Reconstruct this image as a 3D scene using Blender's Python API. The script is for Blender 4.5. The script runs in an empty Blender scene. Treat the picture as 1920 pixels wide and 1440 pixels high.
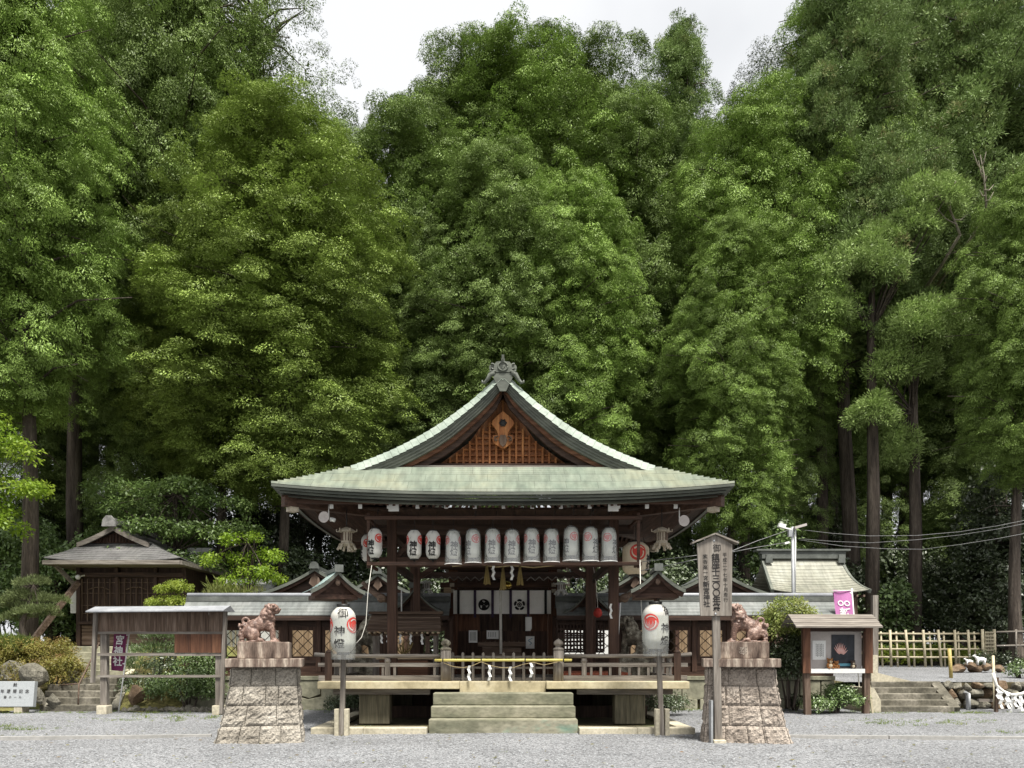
import bpy, bmesh, math, random
import numpy as np
from mathutils import Vector, Matrix, Euler

SC = bpy.context.scene
COL = SC.collection
R = math.radians
# ------------------------------------------------------------------ camera, light, exposure
F, CX, HY, EYE = 1442.0, 943.0, 1225.0, 1.5      # focal length and horizon of the photograph, eye height
cam_d = bpy.data.cameras.new("camera")
cam_d.sensor_width = 36.0
cam_d.lens = 36.0 * F / 1920.0
cam_d.shift_x = (960.0 - CX) / 1920.0
cam_d.shift_y = (HY - 720.0) / 1920.0
cam_d.clip_end = 900.0
cam = bpy.data.objects.new("camera", cam_d)
cam.location = (0, 0, EYE)
cam.rotation_euler = (R(90), 0, 0)
COL.objects.link(cam)
SC.camera = cam

SUN_ELEV, SUN_AZ = R(66), R(205)                 # high, from behind the camera's right shoulder
world = bpy.data.worlds.new("World")
SC.world = world
world.use_nodes = True
wn, wl = world.node_tree.nodes, world.node_tree.links
wn.clear()
w_out = wn.new("ShaderNodeOutputWorld")
w_bg = wn.new("ShaderNodeBackground")
w_sky = wn.new("ShaderNodeTexSky")
w_sky.sky_type = 'NISHITA'
w_sky.sun_disc = False
w_sky.sun_elevation = SUN_ELEV
w_sky.sun_rotation = SUN_AZ
w_sky.dust_density = 4.0
w_sky.air_density = 1.0
w_tc = wn.new("ShaderNodeTexCoord")
w_no = wn.new("ShaderNodeTexNoise")
w_no.inputs["Scale"].default_value = 2.2
w_no.inputs["Detail"].default_value = 5.0
w_no.inputs["Roughness"].default_value = 0.5
w_cr = wn.new("ShaderNodeValToRGB")              # overcast: a bright cloud sheet with soft greyer folds
w_cr.color_ramp.elements[0].position = 0.34
w_cr.color_ramp.elements[0].color = (4.0, 4.08, 4.22, 1)
w_cr.color_ramp.elements[1].position = 0.56
w_cr.color_ramp.elements[1].color = (5.4, 5.45, 5.5, 1)
w_mx = wn.new("ShaderNodeMix")
w_mx.data_type = 'RGBA'
w_mx.inputs[0].default_value = 0.94
wl.new(w_tc.outputs["Generated"], w_no.inputs["Vector"])
wl.new(w_no.outputs["Fac"], w_cr.inputs["Fac"])
wl.new(w_sky.outputs["Color"], w_mx.inputs[6])
wl.new(w_cr.outputs["Color"], w_mx.inputs[7])
wl.new(w_mx.outputs[2], w_bg.inputs["Color"])
w_bg.inputs["Strength"].default_value = 0.10
wl.new(w_bg.outputs["Background"], w_out.inputs["Surface"])

sun_d = bpy.data.lights.new("sun", 'SUN')
sun_d.energy = 4.3
sun_d.angle = R(14)
sun_d.color = (1.0, 0.96, 0.88)
sun = bpy.data.objects.new("sun", sun_d)
# light travels away from the sun: sun stands behind the camera and to its right
sun.rotation_euler = (R(24), 0, R(25))
sun.location = (10, -10, 40)
COL.objects.link(sun)

SC.view_settings.view_transform = 'Standard'
SC.view_settings.look = 'None'
SC.view_settings.exposure = 0.95
SC.view_settings.gamma = 1.0
SC.cycles.max_bounces = 6
SC.cycles.diffuse_bounces = 4
SC.cycles.glossy_bounces = 2
SC.cycles.transmission_bounces = 3
SC.cycles.transparent_max_bounces = 12
SC.cycles.use_denoising = True
SC.cycles.caustics_reflective = False
SC.cycles.caustics_refractive = False

rnd = random.Random(7)


def PXW(px, Y):
    return (px - CX) * Y / F


def PZ(py, Y):
    return EYE + (HY - py) * Y / F


def P(px, py, Y):
    return Vector((PXW(px, Y), Y, PZ(py, Y)))


# ------------------------------------------------------------------ object helpers
WM = {}


def tag(o, label=None, cat=None, group=None, kind=None):
    if label: o["label"] = label
    if cat: o["category"] = cat
    if group: o["group"] = group
    if kind: o["kind"] = kind
    return o


def thing(name, label, cat, loc=(0, 0, 0), rz=0.0, group=None):
    o = bpy.data.objects.new(name, None)
    o.empty_display_size = 0.2
    COL.objects.link(o)
    o.location = loc
    o.rotation_euler = (0, 0, rz)
    WM[o.name] = Matrix.Translation(Vector(loc)) @ Matrix.Rotation(rz, 4, 'Z')
    return tag(o, label, cat, group)


def kids(o):
    return list(o.children)


def copy_tree(o, loc=None, rz=None, label=None, group=None, parent=None, scale=None):
    c = o.copy()
    COL.objects.link(c)
    if parent is not None:
        c.parent = parent
    if loc is not None: c.location = loc
    if rz is not None: c.rotation_euler = (0, 0, rz)
    if scale is not None: c.scale = scale
    if label: c["label"] = label
    if group: c["group"] = group
    for ch in kids(o):
        copy_tree(ch, parent=c)
    return c


class MB:
    """collects shapes in world (or local) space and links them as one mesh object"""
    def __init__(s):
        s.v, s.f, s.m, s.s = [], [], [], []

    def add(s, vs, fs, mi=0, smooth=False):
        b = len(s.v)
        s.v += [Vector(v) for v in vs]
        for f in fs:
            s.f.append(tuple(i + b for i in f))
            s.m.append(mi)
            s.s.append(smooth)
        return s

    def box(s, x0, x1, y0, y1, z0, z1, mi=0):
        vs = [(x0, y0, z0), (x1, y0, z0), (x1, y1, z0), (x0, y1, z0), (x0, y0, z1), (x1, y0, z1), (x1, y1, z1), (x0, y1, z1)]
        return s.add(vs, [(0, 3, 2, 1), (4, 5, 6, 7), (0, 1, 5, 4), (1, 2, 6, 5), (2, 3, 7, 6), (3, 0, 4, 7)], mi)

    def obox(s, c, size, rot=(0, 0, 0), mi=0, taper=1.0):
        M = Euler(rot).to_matrix()
        c = Vector(c)
        a, b, d = size[0] / 2, size[1] / 2, size[2] / 2
        vs = []
        for z in (-1, 1):
            k = taper if z > 0 else 1.0
            for x, y in ((-1, -1), (1, -1), (1, 1), (-1, 1)):
                vs.append(c + M @ Vector((x * a * k, y * b * k, z * d)))
        return s.add(vs, [(0, 3, 2, 1), (4, 5, 6, 7), (0, 1, 5, 4), (1, 2, 6, 5), (2, 3, 7, 6), (3, 0, 4, 7)], mi)

    def bar(s, p, q, w, h=None, mi=0, up=(0, 0, 1)):
        p, q = Vector(p), Vector(q)
        h = h or w
        d = (q - p).normalized()
        u = Vector(up)
        if abs(d.dot(u)) > 0.95: u = Vector((0, 1, 0))
        a = d.cross(u).normalized()
        b = a.cross(d).normalized()
        vs = []
        for c in (p, q):
            for x, y in ((-1, -1), (1, -1), (1, 1), (-1, 1)):
                vs.append(c + a * (x * w / 2) + b * (y * h / 2))
        return s.add(vs, [(0, 3, 2, 1), (4, 5, 6, 7), (0, 1, 5, 4), (1, 2, 6, 5), (2, 3, 7, 6), (3, 0, 4, 7)], mi)

    def tube(s, pts, r, n=8, mi=0, cap=True, smooth=True):
        pts = [Vector(p) for p in pts]
        k = len(pts)
        rs = r if isinstance(r, (list, tuple)) else [r] * k
        vs = []
        ref = Vector((0.31, 0.93, 0.2))
        for i in range(k):
            d = (pts[min(i + 1, k - 1)] - pts[max(i - 1, 0)]).normalized()
            if abs(d.dot(ref)) > 0.97: ref = Vector((1, 0, 0.1))
            a = d.cross(ref).normalized()
            b = a.cross(d).normalized()
            for j in range(n):
                t = 2 * math.pi * j / n
                vs.append(pts[i] + (a * math.cos(t) + b * math.sin(t)) * rs[i])
        fs = []
        for i in range(k - 1):
            for j in range(n):
                j2 = (j + 1) % n
                fs.append((i * n + j, i * n + j2, (i + 1) * n + j2, (i + 1) * n + j))
        s.add(vs, fs, mi, smooth)
        if cap:
            b = len(s.v) - k * n
            s.f += [tuple(b + j for j in reversed(range(n))), tuple(b + (k - 1) * n + j for j in range(n))]
            s.m += [mi, mi]
            s.s += [False, False]
        return s

    def lathe(s, prof, c=(0, 0, 0), n=16, mi=0, smooth=True, a0=0.0, sy=1.0):
        c = Vector(c)
        vs, fs = [], []
        for r, z in prof:
            for j in range(n):
                t = a0 + 2 * math.pi * j / n
                vs.append(c + Vector((r * math.cos(t), sy * r * math.sin(t), z)))
        k = len(prof)
        for i in range(k - 1):
            for j in range(n):
                j2 = (j + 1) % n
                fs.append((i * n + j, i * n + j2, (i + 1) * n + j2, (i + 1) * n + j))
        s.add(vs, fs, mi, smooth)
        b = len(s.v) - k * n
        if prof[0][0] > 1e-4:
            s.f.append(tuple(b + j for j in reversed(range(n)))); s.m.append(mi); s.s.append(False)
        if prof[-1][0] > 1e-4:
            s.f.append(tuple(b + (k - 1) * n + j for j in range(n))); s.m.append(mi); s.s.append(False)
        return s

    def prism(s, poly, y0, y1, mi=0, fn=None):
        """polygon in (x, z) extruded from y0 (front) to y1; fn maps (x, y, z)"""
        n = len(poly)
        fn = fn or (lambda x, y, z: (x, y, z))
        vs = [fn(x, y0, z) for x, z in poly] + [fn(x, y1, z) for x, z in poly]
        fs = [tuple(range(n)), tuple(reversed(range(n, 2 * n)))]
        for i in range(n):
            j = (i + 1) % n
            fs.append((i, i + n, j + n, j))
        return s.add(vs, fs, mi)

    def band(s, top, bot, y0, y1, mi=0):
        """strip between two polylines in (x, z), extruded in y"""
        n = len(top)
        for i in range(n - 1):
            s.prism([top[i], top[i + 1], bot[i + 1], bot[i]], y0, y1, mi)
        return s

    def ball(s, c, r, n=10, mi=0, rot=None):
        c = Vector(c)
        rx, ry, rz = (r, r, r) if not isinstance(r, (tuple, list)) else r
        M = Euler(rot).to_matrix() if rot else Matrix.Identity(3)
        vs, fs = [], []
        m = max(4, n // 2 + 1)
        for i in range(1, m):
            ph = math.pi * i / m
            for j in range(n):
                t = 2 * math.pi * j / n
                vs.append(c + M @ Vector((rx * math.sin(ph) * math.cos(t), ry * math.sin(ph) * math.sin(t), rz * math.cos(ph))))
        vs += [c + M @ Vector((0, 0, rz)), c + M @ Vector((0, 0, -rz))]
        T, B = len(vs) - 2, len(vs) - 1
        for i in range(m - 2):
            for j in range(n):
                j2 = (j + 1) % n
                fs.append((i * n + j, (i + 1) * n + j, (i + 1) * n + j2, i * n + j2))
        for j in range(n):
            j2 = (j + 1) % n
            fs.append((T, j, j2))
            fs.append((B, (m - 2) * n + j2, (m - 2) * n + j))
        return s.add(vs, fs, mi, True)

    def grid(s, fn, nu, nv, mi=0, smooth=True):
        vs = [fn(i / nu, j / nv) for j in range(nv + 1) for i in range(nu + 1)]
        fs = []
        for j in range(nv):
            for i in range(nu):
                a = j * (nu + 1) + i
                fs.append((a, a + 1, a + nu + 2, a + nu + 1))
        return s.add(vs, fs, mi, smooth)

    def courses(s, fn, nu, n, lap, mi=0):
        """roof surface fn(u, v) laid in n lapped courses"""
        for i in range(n):
            v0, v1 = i / n, (i + 1) / n
            lo = [Vector(fn(k / nu, v0)) for k in range(nu + 1)]
            hi = [Vector(fn(k / nu, v1)) for k in range(nu + 1)]
            up = Vector((0, 0, lap))
            vs = [p + up for p in lo] + [p + up * 0.15 for p in hi] + [p - up * 0.2 for p in lo]
            fs = []
            m = nu + 1
            for k in range(nu):
                fs.append((k, k + 1, m + k + 1, m + k))
                fs.append((2 * m + k, 2 * m + k + 1, k + 1, k))
            s.add(vs, fs, mi, False)
        return s

    def xf(s, M, start=0):
        for i in range(start, len(s.v)):
            s.v[i] = M @ s.v[i]
        return s

    def build(s, name, mats, parent=None, local=False, bevel=0.0, origin=None):
        me = bpy.data.meshes.new(name)
        o = bpy.data.objects.new(name, me)
        vs = s.v
        if parent is not None:
            wm = WM.get(parent.name, Matrix.Identity(4))
            if not local:
                inv = wm.inverted()
                vs = [inv @ v for v in vs]
            o.parent = parent
            WM[o.name] = wm
        else:
            if origin is None and vs and not local:
                xs = [v.x for v in vs]; ys = [v.y for v in vs]; zs = [v.z for v in vs]
                origin = Vector(((min(xs) + max(xs)) / 2, (min(ys) + max(ys)) / 2, min(zs)))
            origin = Vector(origin) if origin is not None else Vector((0, 0, 0))
            if not local:
                vs = [v - origin for v in vs]
            o.location = origin
            WM[o.name] = Matrix.Translation(origin)
        me.from_pydata([tuple(v) for v in vs], [], s.f)
        if not isinstance(mats, (list, tuple)): mats = [mats]
        for m in mats: me.materials.append(m)
        me.polygons.foreach_set("material_index", s.m)
        me.polygons.foreach_set("use_smooth", s.s)
        me.update()
        COL.objects.link(o)
        if bevel:
            b = o.modifiers.new("bevel", 'BEVEL')
            b.width = bevel
            b.segments = 2
            b.limit_method = 'ANGLE'
        return o


# ------------------------------------------------------------------ lettering
_glyphs = {}


def glyph(ch, bold=0.012):
    """heaviest outline up to 'bold' whose fill stays sound (dense characters close up)"""
    key = (ch, bold, 'fit')
    if key not in _glyphs:
        def area(g):
            vs, fs = g
            return sum(abs((vs[f[1]][0] - vs[f[0]][0]) * (vs[f[2]][1] - vs[f[0]][1]) - (vs[f[2]][0] - vs[f[0]][0]) * (vs[f[1]][1] - vs[f[0]][1])) / 2 for f in fs)
        a0 = area(raw_glyph(ch, 0.0))
        for k in (1.0, .75, .5, .35, .2, 0.0):
            g = raw_glyph(ch, bold * k)
            if a0 * (1 + 8 * bold * k) - 1e-6 <= area(g) <= a0 * (1 + 40 * bold * k) + 1e-6: break
        _glyphs[key] = g
    return _glyphs[key]


def raw_glyph(ch, bold):
    key = (ch, bold)
    if key in _glyphs: return _glyphs[key]
    cu = bpy.data.curves.new("glyph", 'FONT')
    cu.body = ch
    cu.size = 1.0
    cu.offset = bold
    cu.resolution_u = 2
    cu.align_x = 'CENTER'
    ob = bpy.data.objects.new("glyph", cu)
    COL.objects.link(ob)
    dg = bpy.context.evaluated_depsgraph_get()
    me = bpy.data.meshes.new_from_object(ob.evaluated_get(dg))
    bm = bmesh.new()
    bm.from_mesh(me)
    bmesh.ops.triangulate(bm, faces=bm.faces[:])
    for _ in range(3):
        es = [e for e in bm.edges if e.calc_length() > 0.16]
        if not es: break
        bmesh.ops.subdivide_edges(bm, edges=es, cuts=1)
        bmesh.ops.triangulate(bm, faces=bm.faces[:])
    bm.verts.index_update()
    vs = [(v.co.x, v.co.y) for v in bm.verts]
    fs = [tuple(v.index for v in f.verts) for f in bm.faces]
    bm.free()
    bpy.data.objects.remove(ob)
    bpy.data.curves.remove(cu)
    bpy.data.meshes.remove(me)
    if vs:
        xs = [v[0] for v in vs]; ys = [v[1] for v in vs]
        cx, cy = (min(xs) + max(xs)) / 2, (min(ys) + max(ys)) / 2
        vs = [(x - cx, y - cy) for x, y in vs]
    _glyphs[key] = (vs, fs)
    return _glyphs[key]


def write(mb, text, fn, size, pitch=None, mi=0, bold=0.012, vertical=True, sx=1.0):
    """lettering: fn(a, b) maps right / up metres to a point; first character centred at (0, 0)"""
    pitch = pitch or size * 1.08
    for i, ch in enumerate(text):
        if ch == ' ': continue
        vs, fs = glyph(ch, bold)
        da, db = (0, -i * pitch) if vertical else (i * pitch, 0)
        mb.add([fn(x * size * sx + da, y * size + db) for x, y in vs], fs, mi)


def tomoe(r, n=3, hole=False):
    """three-comma crest as polygons in (a, b)"""
    polys = []
    for k in range(n):
        a0 = 2 * math.pi * k / n + 0.5
        outer, inner = [], []
        hx, hy, hr = 0.42 * r * math.cos(a0), 0.42 * r * math.sin(a0), 0.38 * r
        pts = []
        for i in range(13):
            t = a0 - 0.9 + i * (2.9 / 12)
            outer.append((r * math.cos(t), r * math.sin(t)))
        for i in range(9):
            t = a0 + 2.0 - i * (1.5 / 8)
            rr = r * (0.97 - 0.40 * (i / 8) ** 0.8)
            inner.append((rr * math.cos(t), rr * math.sin(t)))
        ring = outer + inner
        c = (0.80 * r * math.cos(a0 + 0.2), 0.80 * r * math.sin(a0 + 0.2))
        polys.append(ring)
        polys.append([(hx + hr * math.cos(2 * math.pi * i / 14), hy + hr * math.sin(2 * math.pi * i / 14)) for i in range(14)])
    return polys


def add_polys(mb, polys, fn, mi=0):
    for i, p in enumerate(polys):
        mb.add([fn(a, b) for a, b in p], [tuple(range(len(p)))], mi)
# ------------------------------------------------------------------ materials
def new_mat(name):
    m = bpy.data.materials.new(name)
    m.use_nodes = True
    nt = m.node_tree
    nt.nodes.clear()
    out = nt.nodes.new("ShaderNodeOutputMaterial")
    return m, nt.nodes, nt.links, out


def ramp(n, stops):
    r = n.new("ShaderNodeValToRGB")
    e = r.color_ramp.elements
    while len(e) < len(stops): e.new(0.5)
    for k, (p, c) in enumerate(stops):
        e[k].position = p
        e[k].color = (*c, 1)
    return r


def pmat(name, cols, scale=3.0, stretch=(1, 1, 1), rough=0.8, bump=0.25, bdist=0.01, detail=7.0, fine=None, spec=0.3, metallic=0.0, grain=0.25, rot=(0, 0, 0), lo=0.32, hi=0.68):
    """noise-driven colour ramp with a second finer noise and bump"""
    m, n, l, out = new_mat(name)
    b = n.new("ShaderNodeBsdfPrincipled")
    tc = n.new("ShaderNodeTexCoord")
    mp = n.new("ShaderNodeMapping")
    mp.inputs["Scale"].default_value = stretch
    mp.inputs["Rotation"].default_value = rot
    l.new(tc.outputs["Object"], mp.inputs["Vector"])
    no = n.new("ShaderNodeTexNoise")
    no.inputs["Scale"].default_value = scale
    no.inputs["Detail"].default_value = detail
    no.inputs["Roughness"].default_value = 0.6
    l.new(mp.outputs["Vector"], no.inputs["Vector"])
    k = len(cols)
    cr = ramp(n, [(lo + (hi - lo) * i / max(1, k - 1), c) for i, c in enumerate(cols)])
    l.new(no.outputs["Fac"], cr.inputs["Fac"])
    n2 = n.new("ShaderNodeTexNoise")
    n2.inputs["Scale"].default_value = fine or scale * 9
    n2.inputs["Detail"].default_value = 4.0
    l.new(mp.outputs["Vector"], n2.inputs["Vector"])
    mr = n.new("ShaderNodeMapRange")
    mr.inputs[1].default_value = 0.3
    mr.inputs[2].default_value = 0.7
    mr.inputs[3].default_value = 1.0 - grain
    mr.inputs[4].default_value = 1.0 + grain
    l.new(n2.outputs["Fac"], mr.inputs[0])
    mx = n.new("ShaderNodeMix")
    mx.data_type = 'RGBA'
    mx.blend_type = 'MULTIPLY'
    mx.inputs[0].default_value = 1.0
    l.new(cr.outputs["Color"], mx.inputs[6])
    l.new(mr.outputs[0], mx.inputs[7])
    l.new(mx.outputs[2], b.inputs["Base Color"])
    b.inputs["Roughness"].default_value = rough
    b.inputs["Specular IOR Level"].default_value = spec
    b.inputs["Metallic"].default_value = metallic
    if bump:
        bp = n.new("ShaderNodeBump")
        bp.inputs["Strength"].default_value = bump
        bp.inputs["Distance"].default_value = bdist
        l.new(n2.outputs["Fac"], bp.inputs["Height"])
        l.new(bp.outputs["Normal"], b.inputs["Normal"])
    l.new(b.outputs[0], out.inputs["Surface"])
    return m


def wood(name, cols, axis, **kw):
    st = {'x': (0.5, 7, 7), 'y': (7, 0.5, 7), 'z': (7, 7, 0.5)}[axis]
    kw.setdefault('scale', 2.0)
    kw.setdefault('fine', 6.0)
    return pmat(name, cols, stretch=st, **kw)


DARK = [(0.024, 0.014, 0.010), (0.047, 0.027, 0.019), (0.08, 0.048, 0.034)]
BROWN = [(0.034, 0.018, 0.012), (0.062, 0.032, 0.021), (0.10, 0.055, 0.037)]
GREY = [(0.11, 0.093, 0.08), (0.19, 0.168, 0.145), (0.29, 0.265, 0.235)]
ORANGE = [(0.17, 0.06, 0.021), (0.34, 0.13, 0.043), (0.48, 0.22, 0.08)]
RUST = [(0.06, 0.026, 0.015), (0.11, 0.048, 0.026), (0.18, 0.085, 0.047)]
AGED = [(0.06, 0.038, 0.027), (0.11, 0.074, 0.053), (0.19, 0.14, 0.11)]
M = {}
for ax in 'xyz':
    M['dark_' + ax] = wood('dark_wood_' + ax, DARK, ax, rough=0.65)
    M['brown_' + ax] = wood('brown_wood_' + ax, BROWN, ax, rough=0.65)
    M['grey_' + ax] = wood('weathered_wood_' + ax, GREY, ax, rough=0.85)
    M['orange_' + ax] = wood('orange_wood_' + ax, ORANGE, ax, rough=0.6)
    M['rust_' + ax] = wood('rust_wood_' + ax, RUST, ax, rough=0.65)
    M['aged_' + ax] = wood('aged_wood_' + ax, AGED, ax, rough=0.8)
M['pale_x'] = wood('pale_wood_x', [(0.30, 0.22, 0.14), (0.42, 0.32, 0.21), (0.50, 0.40, 0.28)], 'x')
M['cream_stone'] = pmat('cream_stone', [(0.31, 0.265, 0.165), (0.46, 0.40, 0.26), (0.54, 0.485, 0.345)], 1.6, rough=0.8, grain=0.12, bdist=0.004)
M['moss_step'] = pmat('mossy_stone', [(0.095, 0.10, 0.07), (0.175, 0.172, 0.12), (0.27, 0.255, 0.19), (0.16, 0.26, 0.20)], 1.1, stretch=(1, 1, 2.2), rough=0.9, grain=0.22, lo=0.28, hi=0.74)
M['granite'] = pmat('split_granite', [(0.17, 0.142, 0.118), (0.30, 0.255, 0.215), (0.42, 0.365, 0.31)], 2.2, rough=0.9, grain=0.4, fine=34, bump=0.9, bdist=0.03)
M['granite_grey'] = pmat('grey_granite', [(0.16, 0.142, 0.118), (0.29, 0.262, 0.22), (0.42, 0.385, 0.33)], 2.2, rough=0.9, grain=0.4, fine=34, bump=0.9, bdist=0.03)
M['stained_cap'] = pmat('stained_stone', [(0.05, 0.034, 0.027), (0.15, 0.11, 0.088), (0.42, 0.355, 0.29)], 1.5, stretch=(5, 5, 1.0), rough=0.9, grain=0.3)
M['wall_stone'] = pmat('base_stone', [(0.15, 0.15, 0.105), (0.26, 0.25, 0.18), (0.36, 0.345, 0.26)], 1.3, rough=0.9, grain=0.2)
M['rock'] = pmat('rock', [(0.07, 0.065, 0.05), (0.155, 0.145, 0.115), (0.27, 0.25, 0.205)], 2.5, rough=0.95, grain=0.35, bump=0.8, bdist=0.04)
M['rust_rock'] = pmat('rust_rock', [(0.08, 0.055, 0.035), (0.155, 0.105, 0.065), (0.25, 0.195, 0.14)], 3, rough=0.95, grain=0.3, bump=0.6, bdist=0.03)
M['step_stone'] = pmat('step_stone', [(0.055, 0.05, 0.038), (0.12, 0.11, 0.085), (0.24, 0.22, 0.18)], 2.0, rough=0.9, grain=0.3)
M['paving'] = pmat('kerb_stone', [(0.30, 0.27, 0.20), (0.46, 0.42, 0.32), (0.55, 0.50, 0.39)], 2.0, rough=0.9, grain=0.2)
M['line_stone'] = pmat('white_edging', [(0.27, 0.265, 0.25), (0.37, 0.36, 0.345)], 2.0, rough=0.85, grain=0.1)
M['copper_edge'] = pmat('copper_edge', [(0.065, 0.072, 0.06), (0.105, 0.115, 0.095), (0.15, 0.16, 0.132)], 1.2, stretch=(1, 1, 4), rough=0.6, grain=0.12, spec=0.4)
M['copper_dark'] = pmat('aged_copper', [(0.06, 0.065, 0.058), (0.10, 0.108, 0.098), (0.16, 0.168, 0.155)], 1.5, rough=0.55, grain=0.15, spec=0.4)
M['copper_blue'] = pmat('blue_green_copper', [(0.32, 0.42, 0.40), (0.46, 0.56, 0.53)], 3, rough=0.5, grain=0.12)
M['paper'] = pmat('lantern_paper', [(0.46, 0.45, 0.415), (0.55, 0.54, 0.50)], 3, rough=0.9, grain=0.03, bump=0)
M['old_paper'] = pmat('yellowed_lantern_paper', [(0.52, 0.44, 0.32), (0.64, 0.56, 0.43)], 3, rough=0.9, grain=0.05, bump=0)
M['white'] = pmat('white_paint', [(0.72, 0.72, 0.70), (0.80, 0.80, 0.78)], 3, rough=0.7, grain=0.03, bump=0)
M['cloth'] = pmat('white_cloth', [(0.78, 0.77, 0.73), (0.86, 0.85, 0.81)], 3, rough=0.9, grain=0.04, bump=0)
M['ink'] = pmat('black_ink', [(0.012, 0.012, 0.012), (0.022, 0.02, 0.02)], 3, rough=0.8, grain=0.05, bump=0)
M['red'] = pmat('red_paint', [(0.46, 0.045, 0.035), (0.56, 0.07, 0.055)], 3, rough=0.8, grain=0.06, bump=0)
M['purple'] = pmat('purple_cloth', [(0.13, 0.022, 0.07), (0.19, 0.035, 0.105)], 3, rough=0.85, grain=0.06, bump=0)
M['pink'] = pmat('pink_cloth', [(0.42, 0.14, 0.34), (0.55, 0.22, 0.46)], 3, rough=0.85, grain=0.06, bump=0)
M['black_metal'] = pmat('black_metal', [(0.012, 0.012, 0.012), (0.03, 0.03, 0.03)], 5, rough=0.5, grain=0.1, bump=0)
M['steel'] = pmat('galvanised_steel', [(0.30, 0.31, 0.32), (0.42, 0.43, 0.44)], 5, rough=0.45, grain=0.08, bump=0, metallic=0.3)
M['zinc'] = pmat('sheet_metal_roof', [(0.22, 0.23, 0.25), (0.34, 0.35, 0.37)], 2, rough=0.45, grain=0.1, spec=0.5)
M['verge'] = pmat('pale_verge_copper', [(0.20, 0.24, 0.20), (0.27, 0.32, 0.27), (0.33, 0.37, 0.32)], 2, rough=.6, grain=.15)
M['rope'] = pmat('straw_rope', [(0.30, 0.23, 0.12), (0.45, 0.36, 0.2)], 12, rough=0.95, grain=0.2)
M['white_rope'] = pmat('white_rope', [(0.62, 0.60, 0.54), (0.76, 0.74, 0.68)], 12, rough=0.9, grain=0.1, bump=0)
M['straw'] = pmat('straw_tassel', [(0.14, 0.10, 0.035), (0.26, 0.20, 0.08)], 6, stretch=(6, 6, .5), rough=0.95, grain=0.3)
M['bamboo'] = pmat('yellow_bamboo', [(0.50, 0.42, 0.10), (0.62, 0.54, 0.18)], 4, stretch=(1, 4, 4), rough=0.4, grain=0.08, bump=0)
M['cable'] = pmat('grey_cable', [(0.20, 0.20, 0.20), (0.28, 0.28, 0.28)], 5, rough=.6, bump=0)
M['bamboo_dull'] = pmat('dull_yellow_bamboo', [(0.34, 0.26, 0.08), (0.44, 0.35, 0.13)], 4, rough=.6, bump=0)
M['bamboo_old'] = pmat('dry_bamboo', [(0.38, 0.33, 0.22), (0.56, 0.50, 0.36)], 5, rough=0.6, grain=0.12, bump=0)
M['gold'] = pmat('brass_bell', [(0.55, 0.38, 0.08), (0.7, 0.52, 0.14)], 4, rough=0.25, grain=0.05, metallic=0.9, bump=0)
M['komainu'] = pmat('red_brown_glaze', [(0.065, 0.037, 0.028), (0.18, 0.108, 0.083), (0.37, 0.26, 0.21)], 9, rough=0.45, grain=0.35, fine=30, bump=0.7, bdist=0.015, spec=0.5)
M['lichen'] = pmat('lichened_stone', [(0.045, 0.04, 0.03), (0.17, 0.15, 0.115), (0.42, 0.40, 0.32)], 7, rough=0.95, grain=0.4, bump=0.8, bdist=0.02)
M['bark'] = pmat('conifer_bark', [(0.035, 0.027, 0.022), (0.08, 0.064, 0.052), (0.145, 0.12, 0.097)], 1.6, stretch=(4, 4, 0.35), rough=0.95, grain=0.35, bump=0.9, bdist=0.05, fine=12)
M['twig'] = pmat('bare_twig', [(0.16, 0.14, 0.11), (0.28, 0.25, 0.2)], 6, rough=0.95)
M['tan_wall'] = wood('tan_board', [(0.13, 0.085, 0.045), (0.21, 0.145, 0.085), (0.29, 0.21, 0.13)], 'z')
M['plaster'] = pmat('white_plaster', [(0.66, 0.66, 0.64), (0.76, 0.76, 0.74)], 1.5, rough=0.9, grain=0.05)
M['panel_grey'] = pmat('display_backing', [(0.42, 0.38, 0.36), (0.50, 0.46, 0.44)], 2.0, rough=0.85, grain=0.05, bump=0)
M['plaque'] = pmat('polished_plaque', [(0.30, 0.32, 0.33), (0.38, 0.40, 0.41)], 30, rough=0.4, grain=0.15, bump=0)
M['poster'] = pmat('dark_poster', [(0.010, 0.012, 0.016), (0.035, 0.038, 0.05)], 6, rough=0.4, grain=0.2, bump=0)
M['poster_blue'] = pmat('poster_blue', [(0.09, 0.28, 0.38), (0.14, 0.36, 0.46)], 6, rough=0.4, grain=0.1, bump=0)
M['poster_pink'] = pmat('poster_pink', [(0.62, 0.26, 0.22), (0.72, 0.5, 0.46)], 14, rough=0.4, grain=0.1, bump=0)
M['plush_brown'] = pmat('brown_plush', [(0.24, 0.10, 0.035), (0.36, 0.17, 0.06)], 30, rough=1.0)
M['plush_cream'] = pmat('cream_plush', [(0.6, 0.5, 0.34), (0.7, 0.6, 0.44)], 30, rough=1.0)
M['plush_dark'] = pmat('dark_plush', [(0.05, 0.035, 0.025), (0.11, 0.08, 0.06)], 30, rough=1.0)
M['soil'] = pmat('forest_floor', [(0.05, 0.04, 0.025), (0.09, 0.075, 0.04), (0.07, 0.09, 0.03)], 0.9, rough=1.0, grain=0.4, bump=0.6, bdist=0.05)
M['moss_bank'] = pmat('mossy_bank', [(0.09, 0.075, 0.035), (0.16, 0.15, 0.05), (0.13, 0.17, 0.05)], 1.2, rough=1.0, grain=0.4, bump=0.7, bdist=0.06)
M['purple_ribbon'] = pmat('purple_ribbon', [(0.035, 0.022, 0.045), (0.06, 0.04, 0.075)], 6, rough=0.8, bump=0)
M['vermilion'] = pmat('vermilion_cloth', [(0.36, 0.09, 0.045), (0.5, 0.16, 0.09)], 4, rough=0.8, bump=0)
M['bronze_pale'] = pmat('pale_bronze', [(0.34, 0.29, 0.22), (0.5, 0.45, 0.36)], 9, rough=0.6, grain=0.2)
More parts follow.
